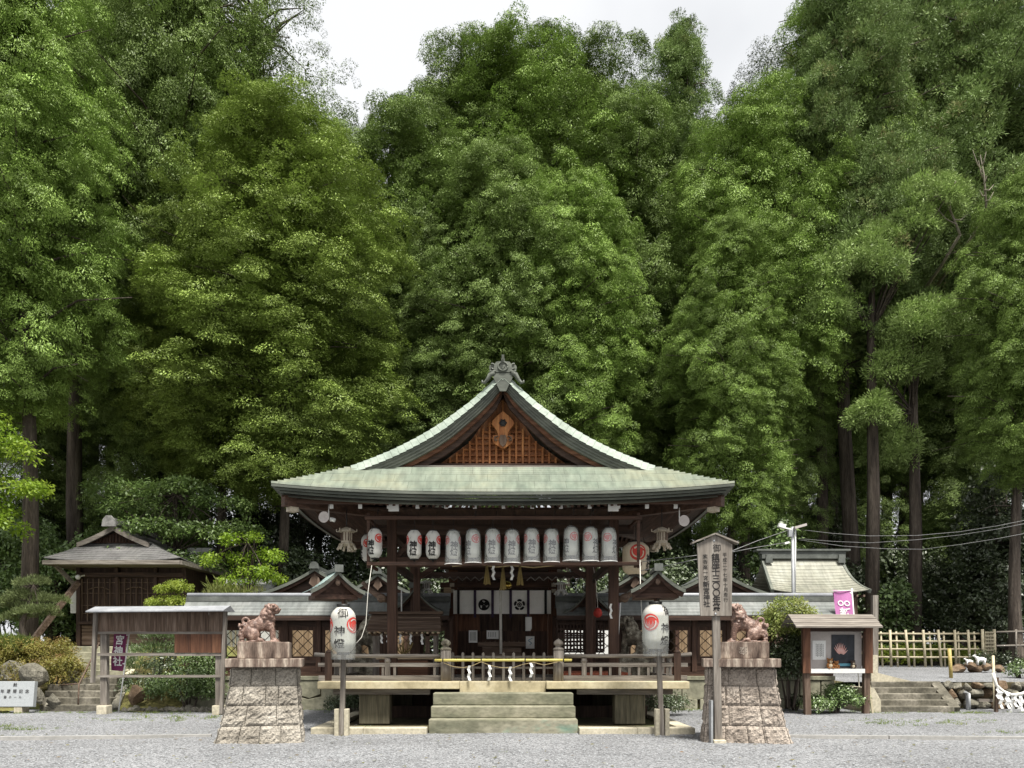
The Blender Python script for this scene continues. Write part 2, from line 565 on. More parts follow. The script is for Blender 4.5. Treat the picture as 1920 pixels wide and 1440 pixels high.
M['tilegrey'] = pmat('cedar_bark_roof', [(0.14, 0.135, 0.13), (0.22, 0.215, 0.21), (0.31, 0.30, 0.295)], 1.4, rough=0.7, grain=0.22)


def shingle(name, cols, rows=0.11, lens=0.42, axis='x', line=0.62, stain=None):
    """sheet copper / bark courses: colour noise, stains and dark joints"""
    m, n, l, out = new_mat(name)
    b = n.new("ShaderNodeBsdfPrincipled")
    tc = n.new("ShaderNodeTexCoord")
    no = n.new("ShaderNodeTexNoise")
    no.inputs["Scale"].default_value = 0.9
    no.inputs["Detail"].default_value = 6
    no.inputs["Roughness"].default_value = 0.65
    l.new(tc.outputs["Object"], no.inputs["Vector"])
    k = len(cols)
    cr = ramp(n, [(0.32 + 0.36 * i / (k - 1), c) for i, c in enumerate(cols)])
    l.new(no.outputs["Fac"], cr.inputs["Fac"])
    n2 = n.new("ShaderNodeTexNoise")
    n2.inputs["Scale"].default_value = 3.4
    n2.inputs["Detail"].default_value = 6
    mp = n.new("ShaderNodeMapping")
    mp.inputs["Scale"].default_value = (3.0, 0.6, 0.6) if axis == 'x' else (0.6, 3.0, 0.6)
    l.new(tc.outputs["Object"], mp.inputs["Vector"])
    l.new(mp.outputs["Vector"], n2.inputs["Vector"])
    mr = n.new("ShaderNodeMapRange")
    mr.inputs[1].default_value = 0.35
    mr.inputs[2].default_value = 0.65
    mr.inputs[3].default_value = 0.82
    mr.inputs[4].default_value = 1.12
    l.new(n2.outputs["Fac"], mr.inputs[0])
    # vertical joints: wave per course
    sp = n.new("ShaderNodeSeparateXYZ")
    l.new(tc.outputs["Object"], sp.inputs[0])
    cb = n.new("ShaderNodeCombineXYZ")
    l.new(sp.outputs["X" if axis == 'x' else "Y"], cb.inputs[0])
    l.new(sp.outputs["Z"], cb.inputs[1])
    br = n.new("ShaderNodeTexBrick")
    br.inputs["Scale"].default_value = 1.0
    br.inputs["Brick Width"].default_value = lens
    br.inputs["Row Height"].default_value = rows
    br.inputs["Mortar Size"].default_value = 0.006
    br.inputs["Mortar Smooth"].default_value = 0.3
    br.inputs["Color1"].default_value = (1, 1, 1, 1)
    br.inputs["Color2"].default_value = (0.86, 0.88, 0.86, 1)
    br.inputs["Mortar"].default_value = (line, line, line, 1)
    l.new(cb.outputs[0], br.inputs["Vector"])
    m1 = n.new("ShaderNodeMix"); m1.data_type = 'RGBA'; m1.blend_type = 'MULTIPLY'; m1.inputs[0].default_value = 1
    l.new(cr.outputs["Color"], m1.inputs[6]); l.new(mr.outputs[0], m1.inputs[7])
    m2 = n.new("ShaderNodeMix"); m2.data_type = 'RGBA'; m2.blend_type = 'MULTIPLY'; m2.inputs[0].default_value = 1
    l.new(m1.outputs[2], m2.inputs[6]); l.new(br.outputs["Color"], m2.inputs[7])
    l.new(m2.outputs[2], b.inputs["Base Color"])
    b.inputs["Roughness"].default_value = 0.5
    b.inputs["Specular IOR Level"].default_value = 0.5
    l.new(b.outputs[0], out.inputs["Surface"])
    return m


M['copper_x'] = shingle('copper_roof_x', [(0.25, 0.295, 0.24), (0.33, 0.365, 0.295), (0.37, 0.375, 0.28)], 0.2, 0.6, 'x')
M['copper_y'] = shingle('copper_roof_y', [(0.26, 0.31, 0.26), (0.34, 0.385, 0.33), (0.39, 0.42, 0.36)], 0.2, 0.6, 'y')
M['bark_roof'] = shingle('shed_roof', [(0.12, 0.115, 0.115), (0.17, 0.165, 0.165), (0.22, 0.21, 0.205)], 0.12, 0.5, 'x', 0.8)
M['fence_roof'] = shingle('fence_roof_copper', [(0.11, 0.12, 0.115), (0.17, 0.18, 0.175), (0.23, 0.235, 0.225)], 0.1, 0.45, 'x', 0.75)
M['side_roof'] = shingle('side_shrine_roof_copper', [(0.18, 0.18, 0.15), (0.26, 0.255, 0.205), (0.32, 0.32, 0.275)], 0.14, 0.4, 'x', 0.7)


def gravel_mat(name, dark, light, sc=42):
    m, n, l, out = new_mat(name)
    b = n.new("ShaderNodeBsdfPrincipled")
    tc = n.new("ShaderNodeTexCoord")
    vo = n.new("ShaderNodeTexVoronoi")
    vo.inputs["Scale"].default_value = sc
    l.new(tc.outputs["Object"], vo.inputs["Vector"])
    sp = n.new("ShaderNodeSeparateColor")
    l.new(vo.outputs["Color"], sp.inputs[0])
    cr = ramp(n, [(0.0, dark), (0.45, tuple((a + c) / 2 for a, c in zip(dark, light))), (1.0, light)])
    l.new(sp.outputs[0], cr.inputs["Fac"])
    no = n.new("ShaderNodeTexNoise")
    no.inputs["Scale"].default_value = 0.35
    no.inputs["Detail"].default_value = 6
    l.new(tc.outputs["Object"], no.inputs["Vector"])
    mr = n.new("ShaderNodeMapRange")
    mr.inputs[1].default_value = 0.3; mr.inputs[2].default_value = 0.7
    mr.inputs[3].default_value = 0.72; mr.inputs[4].default_value = 1.18
    no.inputs["Roughness"].default_value = 0.68
    no.inputs["Distortion"].default_value = 0.6
    l.new(no.outputs["Fac"], mr.inputs[0])
    mx = n.new("ShaderNodeMix"); mx.data_type = 'RGBA'; mx.blend_type = 'MULTIPLY'; mx.inputs[0].default_value = 1
    l.new(cr.outputs["Color"], mx.inputs[6]); l.new(mr.outputs[0], mx.inputs[7])
    l.new(mx.outputs[2], b.inputs["Base Color"])
    b.inputs["Roughness"].default_value = 0.9
    bp = n.new("ShaderNodeBump")
    bp.inputs["Strength"].default_value = 1.0
    bp.inputs["Distance"].default_value = 0.02
    bp.invert = True
    l.new(vo.outputs["Distance"], bp.inputs["Height"])
    l.new(bp.outputs["Normal"], b.inputs["Normal"])
    l.new(b.outputs[0], out.inputs["Surface"])
    return m


M['gravel'] = gravel_mat('grey_gravel', (0.05, 0.053, 0.057), (0.345, 0.35, 0.363))


def leaf_mat(name, cols, trans=0.11, gloss=0.02, obj_var=0.25):
    """foliage: colour by the per-leaf 'tint' attribute and a per-object shift"""
    m, n, l, out = new_mat(name)
    at = n.new("ShaderNodeAttribute")
    at.attribute_name = "tint"
    k = len(cols)
    cr = ramp(n, [(i / (k - 1), c) for i, c in enumerate(cols)])
    l.new(at.outputs["Fac"], cr.inputs["Fac"])
    oi = n.new("ShaderNodeObjectInfo")
    mr = n.new("ShaderNodeMapRange")
    mr.inputs[3].default_value = 1 - obj_var
    mr.inputs[4].default_value = 1 + obj_var
    l.new(oi.outputs["Random"], mr.inputs[0])
    mx = n.new("ShaderNodeMix"); mx.data_type = 'RGBA'; mx.blend_type = 'MULTIPLY'; mx.inputs[0].default_value = 1
    l.new(cr.outputs["Color"], mx.inputs[6]); l.new(mr.outputs[0], mx.inputs[7])
    di = n.new("ShaderNodeBsdfDiffuse")
    tr = n.new("ShaderNodeBsdfTranslucent")
    gl = n.new("ShaderNodeBsdfGlossy")
    gl.inputs["Roughness"].default_value = 0.45
    l.new(mx.outputs[2], di.inputs["Color"])
    l.new(mx.outputs[2], tr.inputs["Color"])
    a = n.new("ShaderNodeMixShader"); a.inputs[0].default_value = trans
    l.new(di.outputs[0], a.inputs[1]); l.new(tr.outputs[0], a.inputs[2])
    c = n.new("ShaderNodeMixShader"); c.inputs[0].default_value = gloss
    l.new(a.outputs[0], c.inputs[1]); l.new(gl.outputs[0], c.inputs[2])
    l.new(c.outputs[0], out.inputs["Surface"])
    return m


L = {  # cypress and cedar ramps widened to suggest sunlit tips on random clumps
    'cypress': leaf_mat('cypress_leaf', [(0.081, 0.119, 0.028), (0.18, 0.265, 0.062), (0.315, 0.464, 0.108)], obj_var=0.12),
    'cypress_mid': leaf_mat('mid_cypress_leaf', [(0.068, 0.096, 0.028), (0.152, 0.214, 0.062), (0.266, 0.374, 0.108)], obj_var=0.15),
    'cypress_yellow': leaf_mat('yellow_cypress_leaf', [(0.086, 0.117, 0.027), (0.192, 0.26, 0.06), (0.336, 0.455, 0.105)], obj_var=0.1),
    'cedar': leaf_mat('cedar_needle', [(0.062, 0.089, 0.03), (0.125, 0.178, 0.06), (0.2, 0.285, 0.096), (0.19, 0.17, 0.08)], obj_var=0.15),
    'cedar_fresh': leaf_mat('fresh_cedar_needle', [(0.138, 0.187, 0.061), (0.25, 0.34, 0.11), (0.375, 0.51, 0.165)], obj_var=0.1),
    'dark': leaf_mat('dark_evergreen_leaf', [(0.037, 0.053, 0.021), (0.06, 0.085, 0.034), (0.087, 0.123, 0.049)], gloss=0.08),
    'broad': leaf_mat('broad_leaf', [(0.072, 0.111, 0.033), (0.12, 0.185, 0.055), (0.174, 0.268, 0.08)], gloss=0.07),
    'fresh_broad': leaf_mat('fresh_broad_leaf', [(0.09, 0.155, 0.04), (0.15, 0.235, 0.06), (0.22, 0.31, 0.085)], trans=0.35, gloss=0.04),
    'maple': leaf_mat('young_maple_leaf', [(0.14, 0.24, 0.02), (0.21, 0.32, 0.03), (0.30, 0.38, 0.05)], trans=0.5),
    'topiary': leaf_mat('golden_topiary_leaf', [(0.13, 0.19, 0.025), (0.22, 0.28, 0.04), (0.32, 0.36, 0.07)], trans=0.4),
    'azalea': leaf_mat('azalea_leaf', [(0.14, 0.15, 0.03), (0.22, 0.20, 0.05), (0.26, 0.15, 0.07)], trans=0.35),
    'pine': leaf_mat('pine_needle', [(0.077, 0.096, 0.037), (0.125, 0.155, 0.06), (0.181, 0.225, 0.087)]),
    'grass': leaf_mat('grass_blade', [(0.10, 0.16, 0.03), (0.17, 0.23, 0.05), (0.24, 0.27, 0.08)], trans=0.4),
    'bamboo_leaf': leaf_mat('bamboo_leaf', [(0.13, 0.18, 0.04), (0.22, 0.26, 0.07), (0.34, 0.33, 0.14)], trans=0.4),
}


def clear_plastic():
    m, n, l, out = new_mat('clear_plastic')
    t = n.new("ShaderNodeBsdfTransparent")
    t.inputs["Color"].default_value = (0.93, 0.95, 0.93, 1)
    g = n.new("ShaderNodeBsdfGlossy")
    g.inputs["Roughness"].default_value = 0.12
    d = n.new("ShaderNodeBsdfDiffuse")
    d.inputs["Color"].default_value = (0.7, 0.72, 0.7, 1)
    no = n.new("ShaderNodeTexNoise")
    no.inputs["Scale"].default_value = 7
    tc = n.new("ShaderNodeTexCoord")
    mp = n.new("ShaderNodeMapping")
    mp.inputs["Scale"].default_value = (2, 2, 0.25)
    l.new(tc.outputs["Object"], mp.inputs[0])
    l.new(mp.outputs[0], no.inputs["Vector"])
    bp = n.new("ShaderNodeBump"); bp.inputs["Strength"].default_value = 0.9; bp.inputs["Distance"].default_value = 0.06
    l.new(no.outputs["Fac"], bp.inputs["Height"])
    l.new(bp.outputs["Normal"], g.inputs["Normal"])
    a = n.new("ShaderNodeMixShader"); a.inputs[0].default_value = 0.55
    l.new(g.outputs[0], a.inputs[1]); l.new(d.outputs[0], a.inputs[2])
    x = n.new("ShaderNodeMixShader"); x.inputs[0].default_value = 0.24
    l.new(t.outputs[0], x.inputs[1]); l.new(a.outputs[0], x.inputs[2])
    l.new(x.outputs[0], out.inputs["Surface"])
    return m


M['plastic'] = clear_plastic()
# ------------------------------------------------------------------ foliage
def leaf_mesh(name, V, tint, mat):
    """V: (N, k, 3) leaves of k corners"""
    N, k = V.shape[0], V.shape[1]
    me = bpy.data.meshes.new(name)
    me.vertices.add(N * k)
    me.vertices.foreach_set("co", V.reshape(-1).astype(np.float32))
    me.loops.add(N * k)
    me.loops.foreach_set("vertex_index", np.arange(N * k, dtype=np.int32))
    me.polygons.add(N)
    me.polygons.foreach_set("loop_start", np.arange(0, N * k, k, dtype=np.int32))
    me.update(calc_edges=True)
    at = me.attributes.new("tint", 'FLOAT', 'POINT')
    at.data.foreach_set("value", np.repeat(tint, k).astype(np.float32))
    me.materials.append(mat)
    return me


def nrm(a):
    return a / np.maximum(1e-6, np.linalg.norm(a, axis=-1, keepdims=True))


def pad(rng, K, kind):
    """one clump of K leaves around the origin, unit radius, facing +x outward"""
    d = nrm(rng.normal(size=(K, 3)))
    if kind == 'cypress':                        # flat fan sprays, nodding at the rim
        d[:, 2] = np.abs(d[:, 2]) * 0.9 - 0.15
        d = nrm(d)
        p = d * (0.66 + 0.36 * rng.random((K, 1))) * np.array([1, 1, 0.78])
        a = d * np.array([1, 1, 0.35]) + np.array([0.25, 0, -0.30]) + rng.normal(size=(K, 3)) * 0.38
        n = d * np.array([.8, .8, 1]) + np.array([0, 0, 0.5]) + rng.normal(size=(K, 3)) * 0.22
        Ln, Wd, droop = 0.20, 0.40, 0.16
    elif kind == 'cedar':                        # round bottle-brush tufts
        d[:, 2] = d[:, 2] * 0.85 + 0.15
        d = nrm(d)
        p = d * (0.35 + 0.55 * rng.random((K, 1))) * np.array([1, 1, 0.9])
        a = d + np.array([0.1, 0, 0.22]) + rng.normal(size=(K, 3)) * 0.3
        n = rng.normal(size=(K, 3)) * .55 + d * 0.6 + np.array([0, 0, .5])
        Ln, Wd, droop = 0.30, 0.27, 0.0
    elif kind == 'broad':
        p = d * (0.45 + 0.6 * rng.random((K, 1))) * np.array([1, 1, 0.75])
        a = d * np.array([1, 1, .3]) + np.array([0, 0, -0.25]) + rng.normal(size=(K, 3)) * 0.7
        n = d * 0.5 + np.array([0, 0, 0.7]) + rng.normal(size=(K, 3)) * 0.5
        Ln, Wd, droop = 0.30, 0.5, 0.06
    elif kind == 'pine':
        d[:, 2] = np.abs(d[:, 2])
        p = d * (0.4 + 0.5 * rng.random((K, 1))) * np.array([1, 1, 0.7])
        a = d * 0.6 + np.array([0, 0, 0.8]) + rng.normal(size=(K, 3)) * 0.4
        n = rng.normal(size=(K, 3))
        Ln, Wd, droop = 0.42, 0.12, 0.0
    else:                                        # grass
        p = d * rng.random((K, 1)) * np.array([1, 1, 0.05])
        a = np.array([0, 0, 1.0]) + rng.normal(size=(K, 3)) * np.array([.5, .5, .1])
        n = rng.normal(size=(K, 3))
        Ln, Wd, droop = 0.9, 0.07, 0.1
    a = nrm(a)
    s = nrm(np.cross(a, n))
    ln = Ln * (0.65 + 0.7 * rng.random((K, 1)))
    w = ln * Wd * 0.5
    tip = p + a * ln * 0.62 + np.array([0, 0, -1]) * droop * ln
    return np.stack([p - a * ln * 0.38, p + s * w + a * ln * .08, tip, p - s * w + a * ln * .08], axis=1)


PADS = {}
def pads(kind, K):
    if (kind, K) not in PADS:
        PADS[(kind, K)] = [pad(np.random.default_rng(11 + i), K, kind) for i in range(5)]
    return PADS[(kind, K)]


def assemble(C, S, yaw, pitch, kind, K, rng, flat=1.0, tintspread=0.28):
    """clumps at C with sizes S, turned to yaw and nodding by pitch"""
    out, tin = [], []
    which = rng.integers(0, 5, len(C))
    cy, sy, cp, sp = np.cos(yaw), np.sin(yaw), np.cos(pitch), np.sin(pitch)
    Rm = np.zeros((len(C), 3, 3))
    Rm[:, 0, 0] = cy * cp; Rm[:, 0, 1] = -sy; Rm[:, 0, 2] = cy * sp
    Rm[:, 1, 0] = sy * cp; Rm[:, 1, 1] = cy; Rm[:, 1, 2] = sy * sp
    Rm[:, 2, 0] = -sp; Rm[:, 2, 2] = cp
    base = rng.normal(0.5, tintspread * 0.6, len(C))
    for i, tp in enumerate(pads(kind, K)):
        ix = np.where(which == i)[0]
        if not len(ix): continue
        t = tp * np.array([1, 1, flat])
        v = np.einsum('nij,kcj->nkci', Rm[ix], t) * S[ix][:, None, None, None] + C[ix][:, None, None, :]
        out.append(v.reshape(-1, 4, 3))
        tin.append(np.clip(base[ix][:, None] + rng.normal(0, tintspread * 0.25, (len(ix), len(tp))), 0, 1).reshape(-1))
    return np.concatenate(out), np.concatenate(tin)


def lobed(th, z, ph):
    return 1 + 0.16 * np.sin(2 * th + ph + z * .35) + 0.13 * np.sin(3 * th - 1.7 * ph + z * .8) + 0.10 * np.sin(5 * th + z * 1.5 + 2 * ph)


def lumps(rng):
    """smooth lumpy noise over angle and height: masses a couple of metres across with recesses between"""
    w = [(rng.integers(2, 7), rng.uniform(.5, 1.5), rng.uniform(0, 6.28), rng.uniform(.6, 1.0)) for _ in range(5)]
    w += [(rng.integers(6, 13), rng.uniform(1.6, 3.2), rng.uniform(0, 6.28), rng.uniform(.3, .55)) for _ in range(4)]
    tot = sum(q[3] for q in w) * .55
    return lambda th, z: sum(a * np.sin(k * th + p) * np.cos(f * z + 2.1 * p + .6 * np.sin(th * 2 + p)) for k, f, p, a in w) / tot


def crown(name, seed, H, z0, Rm, shape, kind, K, n, size, mat, gap=0.0, inner=0.25, nod=0.35, flat=1.0):
    """conifer crown: thousands of small nodding sprays over a lumpy envelope, thinner in the recesses"""
    rng = np.random.default_rng(seed)
    N = lumps(rng)
    ph = seed * 1.3
    t = rng.random(n * 8)
    rel = shape(t) / 1.0
    th = rng.random(len(t)) * 2 * np.pi
    z = z0 + (H - z0) * t
    nv = N(th, z)
    keep = rng.random(len(t)) < (rel / rel.max() * .8 + .2) * np.clip(.46 + 1.0 * nv - gap * .3, .05 if gap < .5 else .02, 1)
    t, th, z, nv = t[keep][:n], th[keep][:n], z[keep][:n], nv[keep][:n]
    k3 = n // 16                                   # the leader and its short top boughs
    t = np.concatenate([t, .90 + .10 * rng.random(k3)]); th = np.concatenate([th, rng.random(k3) * 6.28]); nv = np.concatenate([nv, rng.random(k3) * .5])
    z = z0 + (H - z0) * t
    m = len(t)
    Rr = Rm * shape(t) * (1 + .55 * (lobed(th, z, ph) - 1)) * (1 + .20 * np.clip(nv, -1.2, 1.2))
    fr = np.where(rng.random(m) < inner, 0.30 + 0.45 * rng.random(m), 0.78 + 0.22 * rng.random(m))
    x = Rr * fr
    P0 = np.stack([x * np.cos(th), x * np.sin(th), z - 0.10 * x + rng.normal(0, .12, m)], axis=1)
    relz = np.sqrt(np.clip(shape(t) / rel.max(), 0.05, 1))
    # one in eleven carries a bough end: a tuft of sprays about a metre across; the rest thin out between them
    bough = rng.random(m) < (1 / 11)
    loose = (~bough) & (rng.random(m) < .26)
    ib = np.repeat(np.where(bough)[0], rng.integers(6, 11, bough.sum()))
    rb = (0.55 + 0.55 * rng.random(m)) * (.45 + .55 * relz) * (size / .5)
    d = nrm(rng.normal(size=(len(ib), 3)) + np.stack([.5 * np.cos(th[ib]), .5 * np.sin(th[ib]), np.full(len(ib), .45)], axis=1))
    Cb = P0[ib] + d * (rb[ib] * (.65 + .4 * rng.random(len(ib))))[:, None] * np.array([1.1, 1.1, .85])
    C = np.concatenate([Cb, P0[loose]])
    S = np.concatenate([size * (.45 + .6 * rng.random(len(ib))) * (.6 + .4 * relz[ib]), size * (.5 + .6 * rng.random(loose.sum())) * (.6 + .4 * relz[loose])])
    th = np.concatenate([np.arctan2(d[:, 1] + .4 * np.sin(th[ib]), d[:, 0] + .4 * np.cos(th[ib])), th[loose]])
    # extra dense sprays nearer the trunk, added to block light through the crown
    n3 = int(n * .30 * (1 - .8 * min(1, gap * 1.1)))
    q = rng.integers(0, len(P0), n3)
    sc3 = (.25 + .40 * rng.random((n3, 1)))
    C3 = P0[q] * np.concatenate([sc3, sc3, np.ones((n3, 1))], axis=1) - np.array([0, 0, .35])
    C = np.concatenate([C, C3]); S = np.concatenate([S, size * 1.5 * (.7 + .5 * rng.random(n3)) * relz[q]]); th = np.concatenate([th, rng.random(n3) * 6.28])
    m = len(C)
    V, T = assemble(C, S, th + rng.normal(0, .4, m), nod * rng.normal(.9, .9, m), kind, K, rng, flat)
    return leaf_mesh(name, V, T, mat), C


def trunk_mesh(name, seed, H, r0, C, mat, nlimb=70, zlimb=4.0, dead=14, bend=0.25, limb_r=0.05):
    rr = random.Random(seed)
    mb = MB()
    def ax(z): return Vector((bend * math.sin(z * .22 + seed), bend * math.cos(z * .17 + seed * 2) - bend, z))
    zs = [0, .35, 1.2] + [H * k / 9 for k in range(1, 10)]
    rs = [r0 * 1.5, r0 * 1.15, r0] + [max(.03, r0 * (1 - 0.93 * k / 9)) for k in range(1, 10)]
    mb.tube([ax(z) for z in zs], rs, 12, 0)
    idx = list(range(len(C)))
    rr.shuffle(idx)
    for i in [i for i in idx if math.hypot(C[i][0], C[i][1]) > .8][:nlimb]:
        c = Vector(C[i])
        q = math.hypot(c.x, c.y)
        b = ax(max(zlimb, c.z - 0.10 * q - .3 * rr.random()))
        mid = (b + c) / 2 + Vector((0, 0, 0.10 * q))
        mb.tube([b, mid, c], [limb_r * (.8 + .5 * rr.random()), limb_r * .7, .012], 5, 0, cap=False)
    for i in range(dead):                          # bare snags under the crown
        z = zlimb + rr.random() * H * .28
        a = rr.random() * 6.28
        l = .5 + rr.random() * 1.6
        b = ax(z)
        mb.tube([b, b + Vector((l * .6 * math.cos(a), l * .6 * math.sin(a), .1)), b + Vector((l * math.cos(a), l * math.sin(a), -.1 - .2 * rr.random()))], [.035, .022, .008], 5, 0, cap=False)
    me = bpy.data.meshes.new(name)
    me.from_pydata([tuple(v) for v in mb.v], [], mb.f)
    me.polygons.foreach_set("use_smooth", mb.s)
    me.materials.append(mat)
    me.update()
    return me


dome = lambda t: np.clip(np.minimum(1, (t + .10) / .30) ** .6 * np.sqrt(np.clip(1 - np.clip((t - .25) / .765, 0, 1) ** 3.2, 0.006, 1)), 0, 1)
cone = lambda t: np.clip(np.minimum(1, (t + .12) / .25) * (1.02 - t) ** .75, .02, 1)
spire = lambda t: np.clip(np.minimum(1, (t + .3) / .4) * (1.03 - t) ** .55, .03, 1)
PROTO = {}
def proto(key, H, z0, Rm, shape, kind, K, n, size, r0, gap=0.0, seed=1, nlimb=70, inner=.34, nod=.35, dead=14, limb_r=.05, flat=1.0):
    cm, C = crown(key + '_crown', seed, H, z0, Rm, shape, kind, K, n, size, L['cypress'], gap, inner, nod, flat)
    tm = trunk_mesh(key + '_trunk', seed, H * .97, r0, C, M['bark'], nlimb, max(2.5, z0 - 1.5), dead, limb_r=limb_r)
    PROTO[key] = (tm, cm, H, Rm)

proto('cyp1', 26, 9.8, 4.2, dome, 'cypress', 170, 3100, 0.50, .32, .10, 1)
proto('cyp2', 26, 8.2, 4.0, dome, 'cypress', 170, 3300, 0.50, .30, .12, 2)
proto('cyp3', 26, 10, 3.8, cone, 'cypress', 160, 2600, 0.48, .32, .25, 3)
proto('sparse', 27, 13, 3.6, dome, 'cypress', 90, 1400, 0.44, .34, .8, 4, nlimb=260, inner=.15, limb_r=.06)
proto('ced1', 30, 12.5, 3.6, spire, 'cedar', 120, 3200, 0.50, .38, .25, 5, nlimb=140, dead=30)
proto('ced2', 30, 14, 3.0, cone, 'cedar', 120, 2700, 0.46, .34, .15, 6, nlimb=120, dead=30)
proto('back', 27, 10.5, 3.0, dome, 'cypress', 60, 1000, 0.55, .27, .75, 7, dead=60)


def tree(key, px, Y, top_py, wpx, leaf, label, group=None, name='cypress_tree', z0=None, rz=None, trunk_scale=None):
    """stands at column px and depth Y; its top reaches top_py and its crown is about wpx wide in the photograph"""
    tm, cm, H, Rm = PROTO[key]
    x = PXW(px, Y)
    zb = hill(x, Y) - 0.1 if z0 is None else z0
    hz = (PZ(top_py, Y) - zb) / H
    hx = wpx * Y / F / 2 / Rm * 1.02
    o = thing(name, label, 'tree', (x, Y, zb), 0, group)
    rzv = rnd.random() * 6.28 if rz is None else rz
    for nm, me, s in (('trunk', tm, trunk_scale or min(1.3, max(.7, hz))), ('crown', cm, hx)):
        c = bpy.data.objects.new(nm, me)
        COL.objects.link(c)
        c.parent = o
        c.rotation_euler = (0, 0, rzv)
        c.scale = (s, s, hz)
        if nm == 'crown':
            c.material_slots[0].link = 'OBJECT'
            c.material_slots[0].material = L[leaf]
    return o


def blob_mesh(name, seed, lobes, kind, K, dens, size, mat, flat=1.0, low=-0.35):
    """bushy plant: clumps over the outside of several ellipsoid lobes (cx, cy, cz, rx, ry, rz)"""
    rng = np.random.default_rng(seed)
    Cs, Ys, Ss = [], [], []
    for (cx, cy, cz, rx, ry, rz) in lobes:
        area = 4 * math.pi * ((rx * ry) ** 1.6 / 3 + (rx * rz) ** 1.6 / 3 + (ry * rz) ** 1.6 / 3) ** (1 / 1.6)
        n = max(4, int(area * dens))
        d = nrm(rng.normal(size=(n * 2, 3)))
        d = d[d[:, 2] > low][:n]
        f = (0.72 + 0.3 * rng.random((len(d), 1)))
        f[rng.random(len(d)) < .25] *= .65
        Cs.append(np.array([cx, cy, cz]) + d * f * np.array([rx, ry, rz]))
        Ys.append(np.arctan2(d[:, 1], d[:, 0]))
        Ss.append(size * (.6 + .8 * rng.random(len(d))))
    C, Yw, S = np.concatenate(Cs), np.concatenate(Ys), np.concatenate(Ss)
    V, T = assemble(C, S, Yw, 0.15 + 0.3 * rng.random(len(C)), kind, K, rng, flat)
    return leaf_mesh(name, V, T, mat), C


def bush(name, label, cat, base, lobes, kind, K, dens, size, leaf, seed, stems=6, group=None, stem_r=.03, crown_name='foliage', stem_mat=None, flat=1.0, low=-.35, trunk=None):
    o = thing(name, label, cat, base, 0, group)
    me, C = blob_mesh(name, seed, lobes, kind, K, dens, size, L[leaf], flat, low)
    c = bpy.data.objects.new(crown_name, me)
    COL.objects.link(c); c.parent = o
    WM[c.name] = WM[o.name]
    rr = random.Random(seed)
    mb = MB()
    if trunk:
        mb.tube(trunk[0], trunk[1], 9)
    zb = min(l[2] - l[5] for l in lobes)
    for i in range(stems):
        q = Vector(C[rr.randrange(len(C))])
        if trunk:
            pts = trunk[0]; b = Vector(pts[rr.randrange(max(1, len(pts) // 2), len(pts))])
        else:
            b = Vector((q.x * .25, q.y * .25, 0))
        mb.tube([b, (b + q) / 2 + Vector((0, 0, .08)), q], [stem_r, stem_r * .7, .008], 5, cap=False)
    t = mb.build('trunk' if trunk else 'stems', stem_mat or M['bark'], o, local=True)
    if not trunk and stems > 1: t['kind'] = 'stuff'
    return o
# ------------------------------------------------------------------ ground
def rock_shape(mb, c, r, seed, mi=0):
    rr = random.Random(seed)
    n0 = len(mb.v)
    mb.ball((0, 0, 0), (1, 1, 1), 14, mi)
    for q in range(len(mb.s)):
        if mb.f[q][0] >= n0: mb.s[q] = False
    fr = [(Vector((rr.uniform(-1, 1), rr.uniform(-1, 1), rr.uniform(-1, 1))).normalized(), rr.uniform(0.42, 0.85)) for _ in range(14)]
    for i in range(n0, len(mb.v)):
        v = mb.v[i]
        for d, k in fr:
            t = v.dot(d)
            if t > k: v = v - d * (t - k)
        v = v * (1 + rr.uniform(-.03, .03))
        mb.v[i] = Vector(c) + Vector((v.x * r[0], v.y * r[1], v.z * r[2]))


def ground_z(x, y):
    """gentle heaps of the gravel court and the rise behind the precinct"""
    z = 0.012 * math.sin(x * 1.3 + 2) * math.sin(y * 1.1) + 0.01 * math.sin(x * 3.1 + y * 2.3)
    return z


mb = MB()
mb.grid(lambda u, v: (-40 + 80 * u, -6 + 46 * v, ground_z(-40 + 80 * u, -6 + 46 * v) - 0.0), 160, 92)
tag(mb.build('gravel_court', M['gravel'], origin=(0, 0, 0)), kind='structure')
mb = MB()
mb.grid(lambda u, v: (-500 + 1000 * u, -300 + 1000 * v, -0.12), 8, 8)
tag(mb.build('ground', M['soil'], origin=(0, 0, 0)), kind='structure')


def bank_left(x, y):
    # planted bank rising from the court to the terrace of the old storehouse
    e = 19.9 + 0.35 * math.sin(x * 0.9)
    t = min(1, max(0, (y - e) / 3.4))
    z = 1.72 * (t * t * (3 - 2 * t))
    c = -11.6 - (y - 21) * .28                          # cut for the two flights of steps
    if abs(x - c) < 1.35:
        zs = min(max(-.1, (y - 19.9) / 1.6 * .8), .68) - .16 if y < 22.6 else min(1.72, .82 + (y - 22.6) * .474) - .22
        z = min(z, zs)
    t2 = min(1, max(0, (x + 9.0) / 1.2))                # falls away beside the fence
    return -0.1 + (z + 0.1) * (1 - t2) + 0.04 * math.sin(x * 4 + y * 3)


mb = MB()
mb.grid(lambda u, v: (-34 + 26.2 * u, 19.6 + 12.4 * v, bank_left(-34 + 26.2 * u, 19.6 + 12.4 * v)), 60, 40)
tag(mb.build('bank', M['moss_bank'], origin=(0, 0, 0)), kind='structure')


def terrace_right(x, y):
    t = (y - 20.95) / 9.0
    return 0.72 + 0.34 * min(1, max(0, t))


mb = MB()
mb.grid(lambda u, v: (9.3 + 26 * u, 20.96 + 8.2 * v, terrace_right(0, 20.96 + 8.2 * v)), 30, 20)
tag(mb.build('upper_path', M['gravel'], origin=(0, 0, 0)), kind='structure')


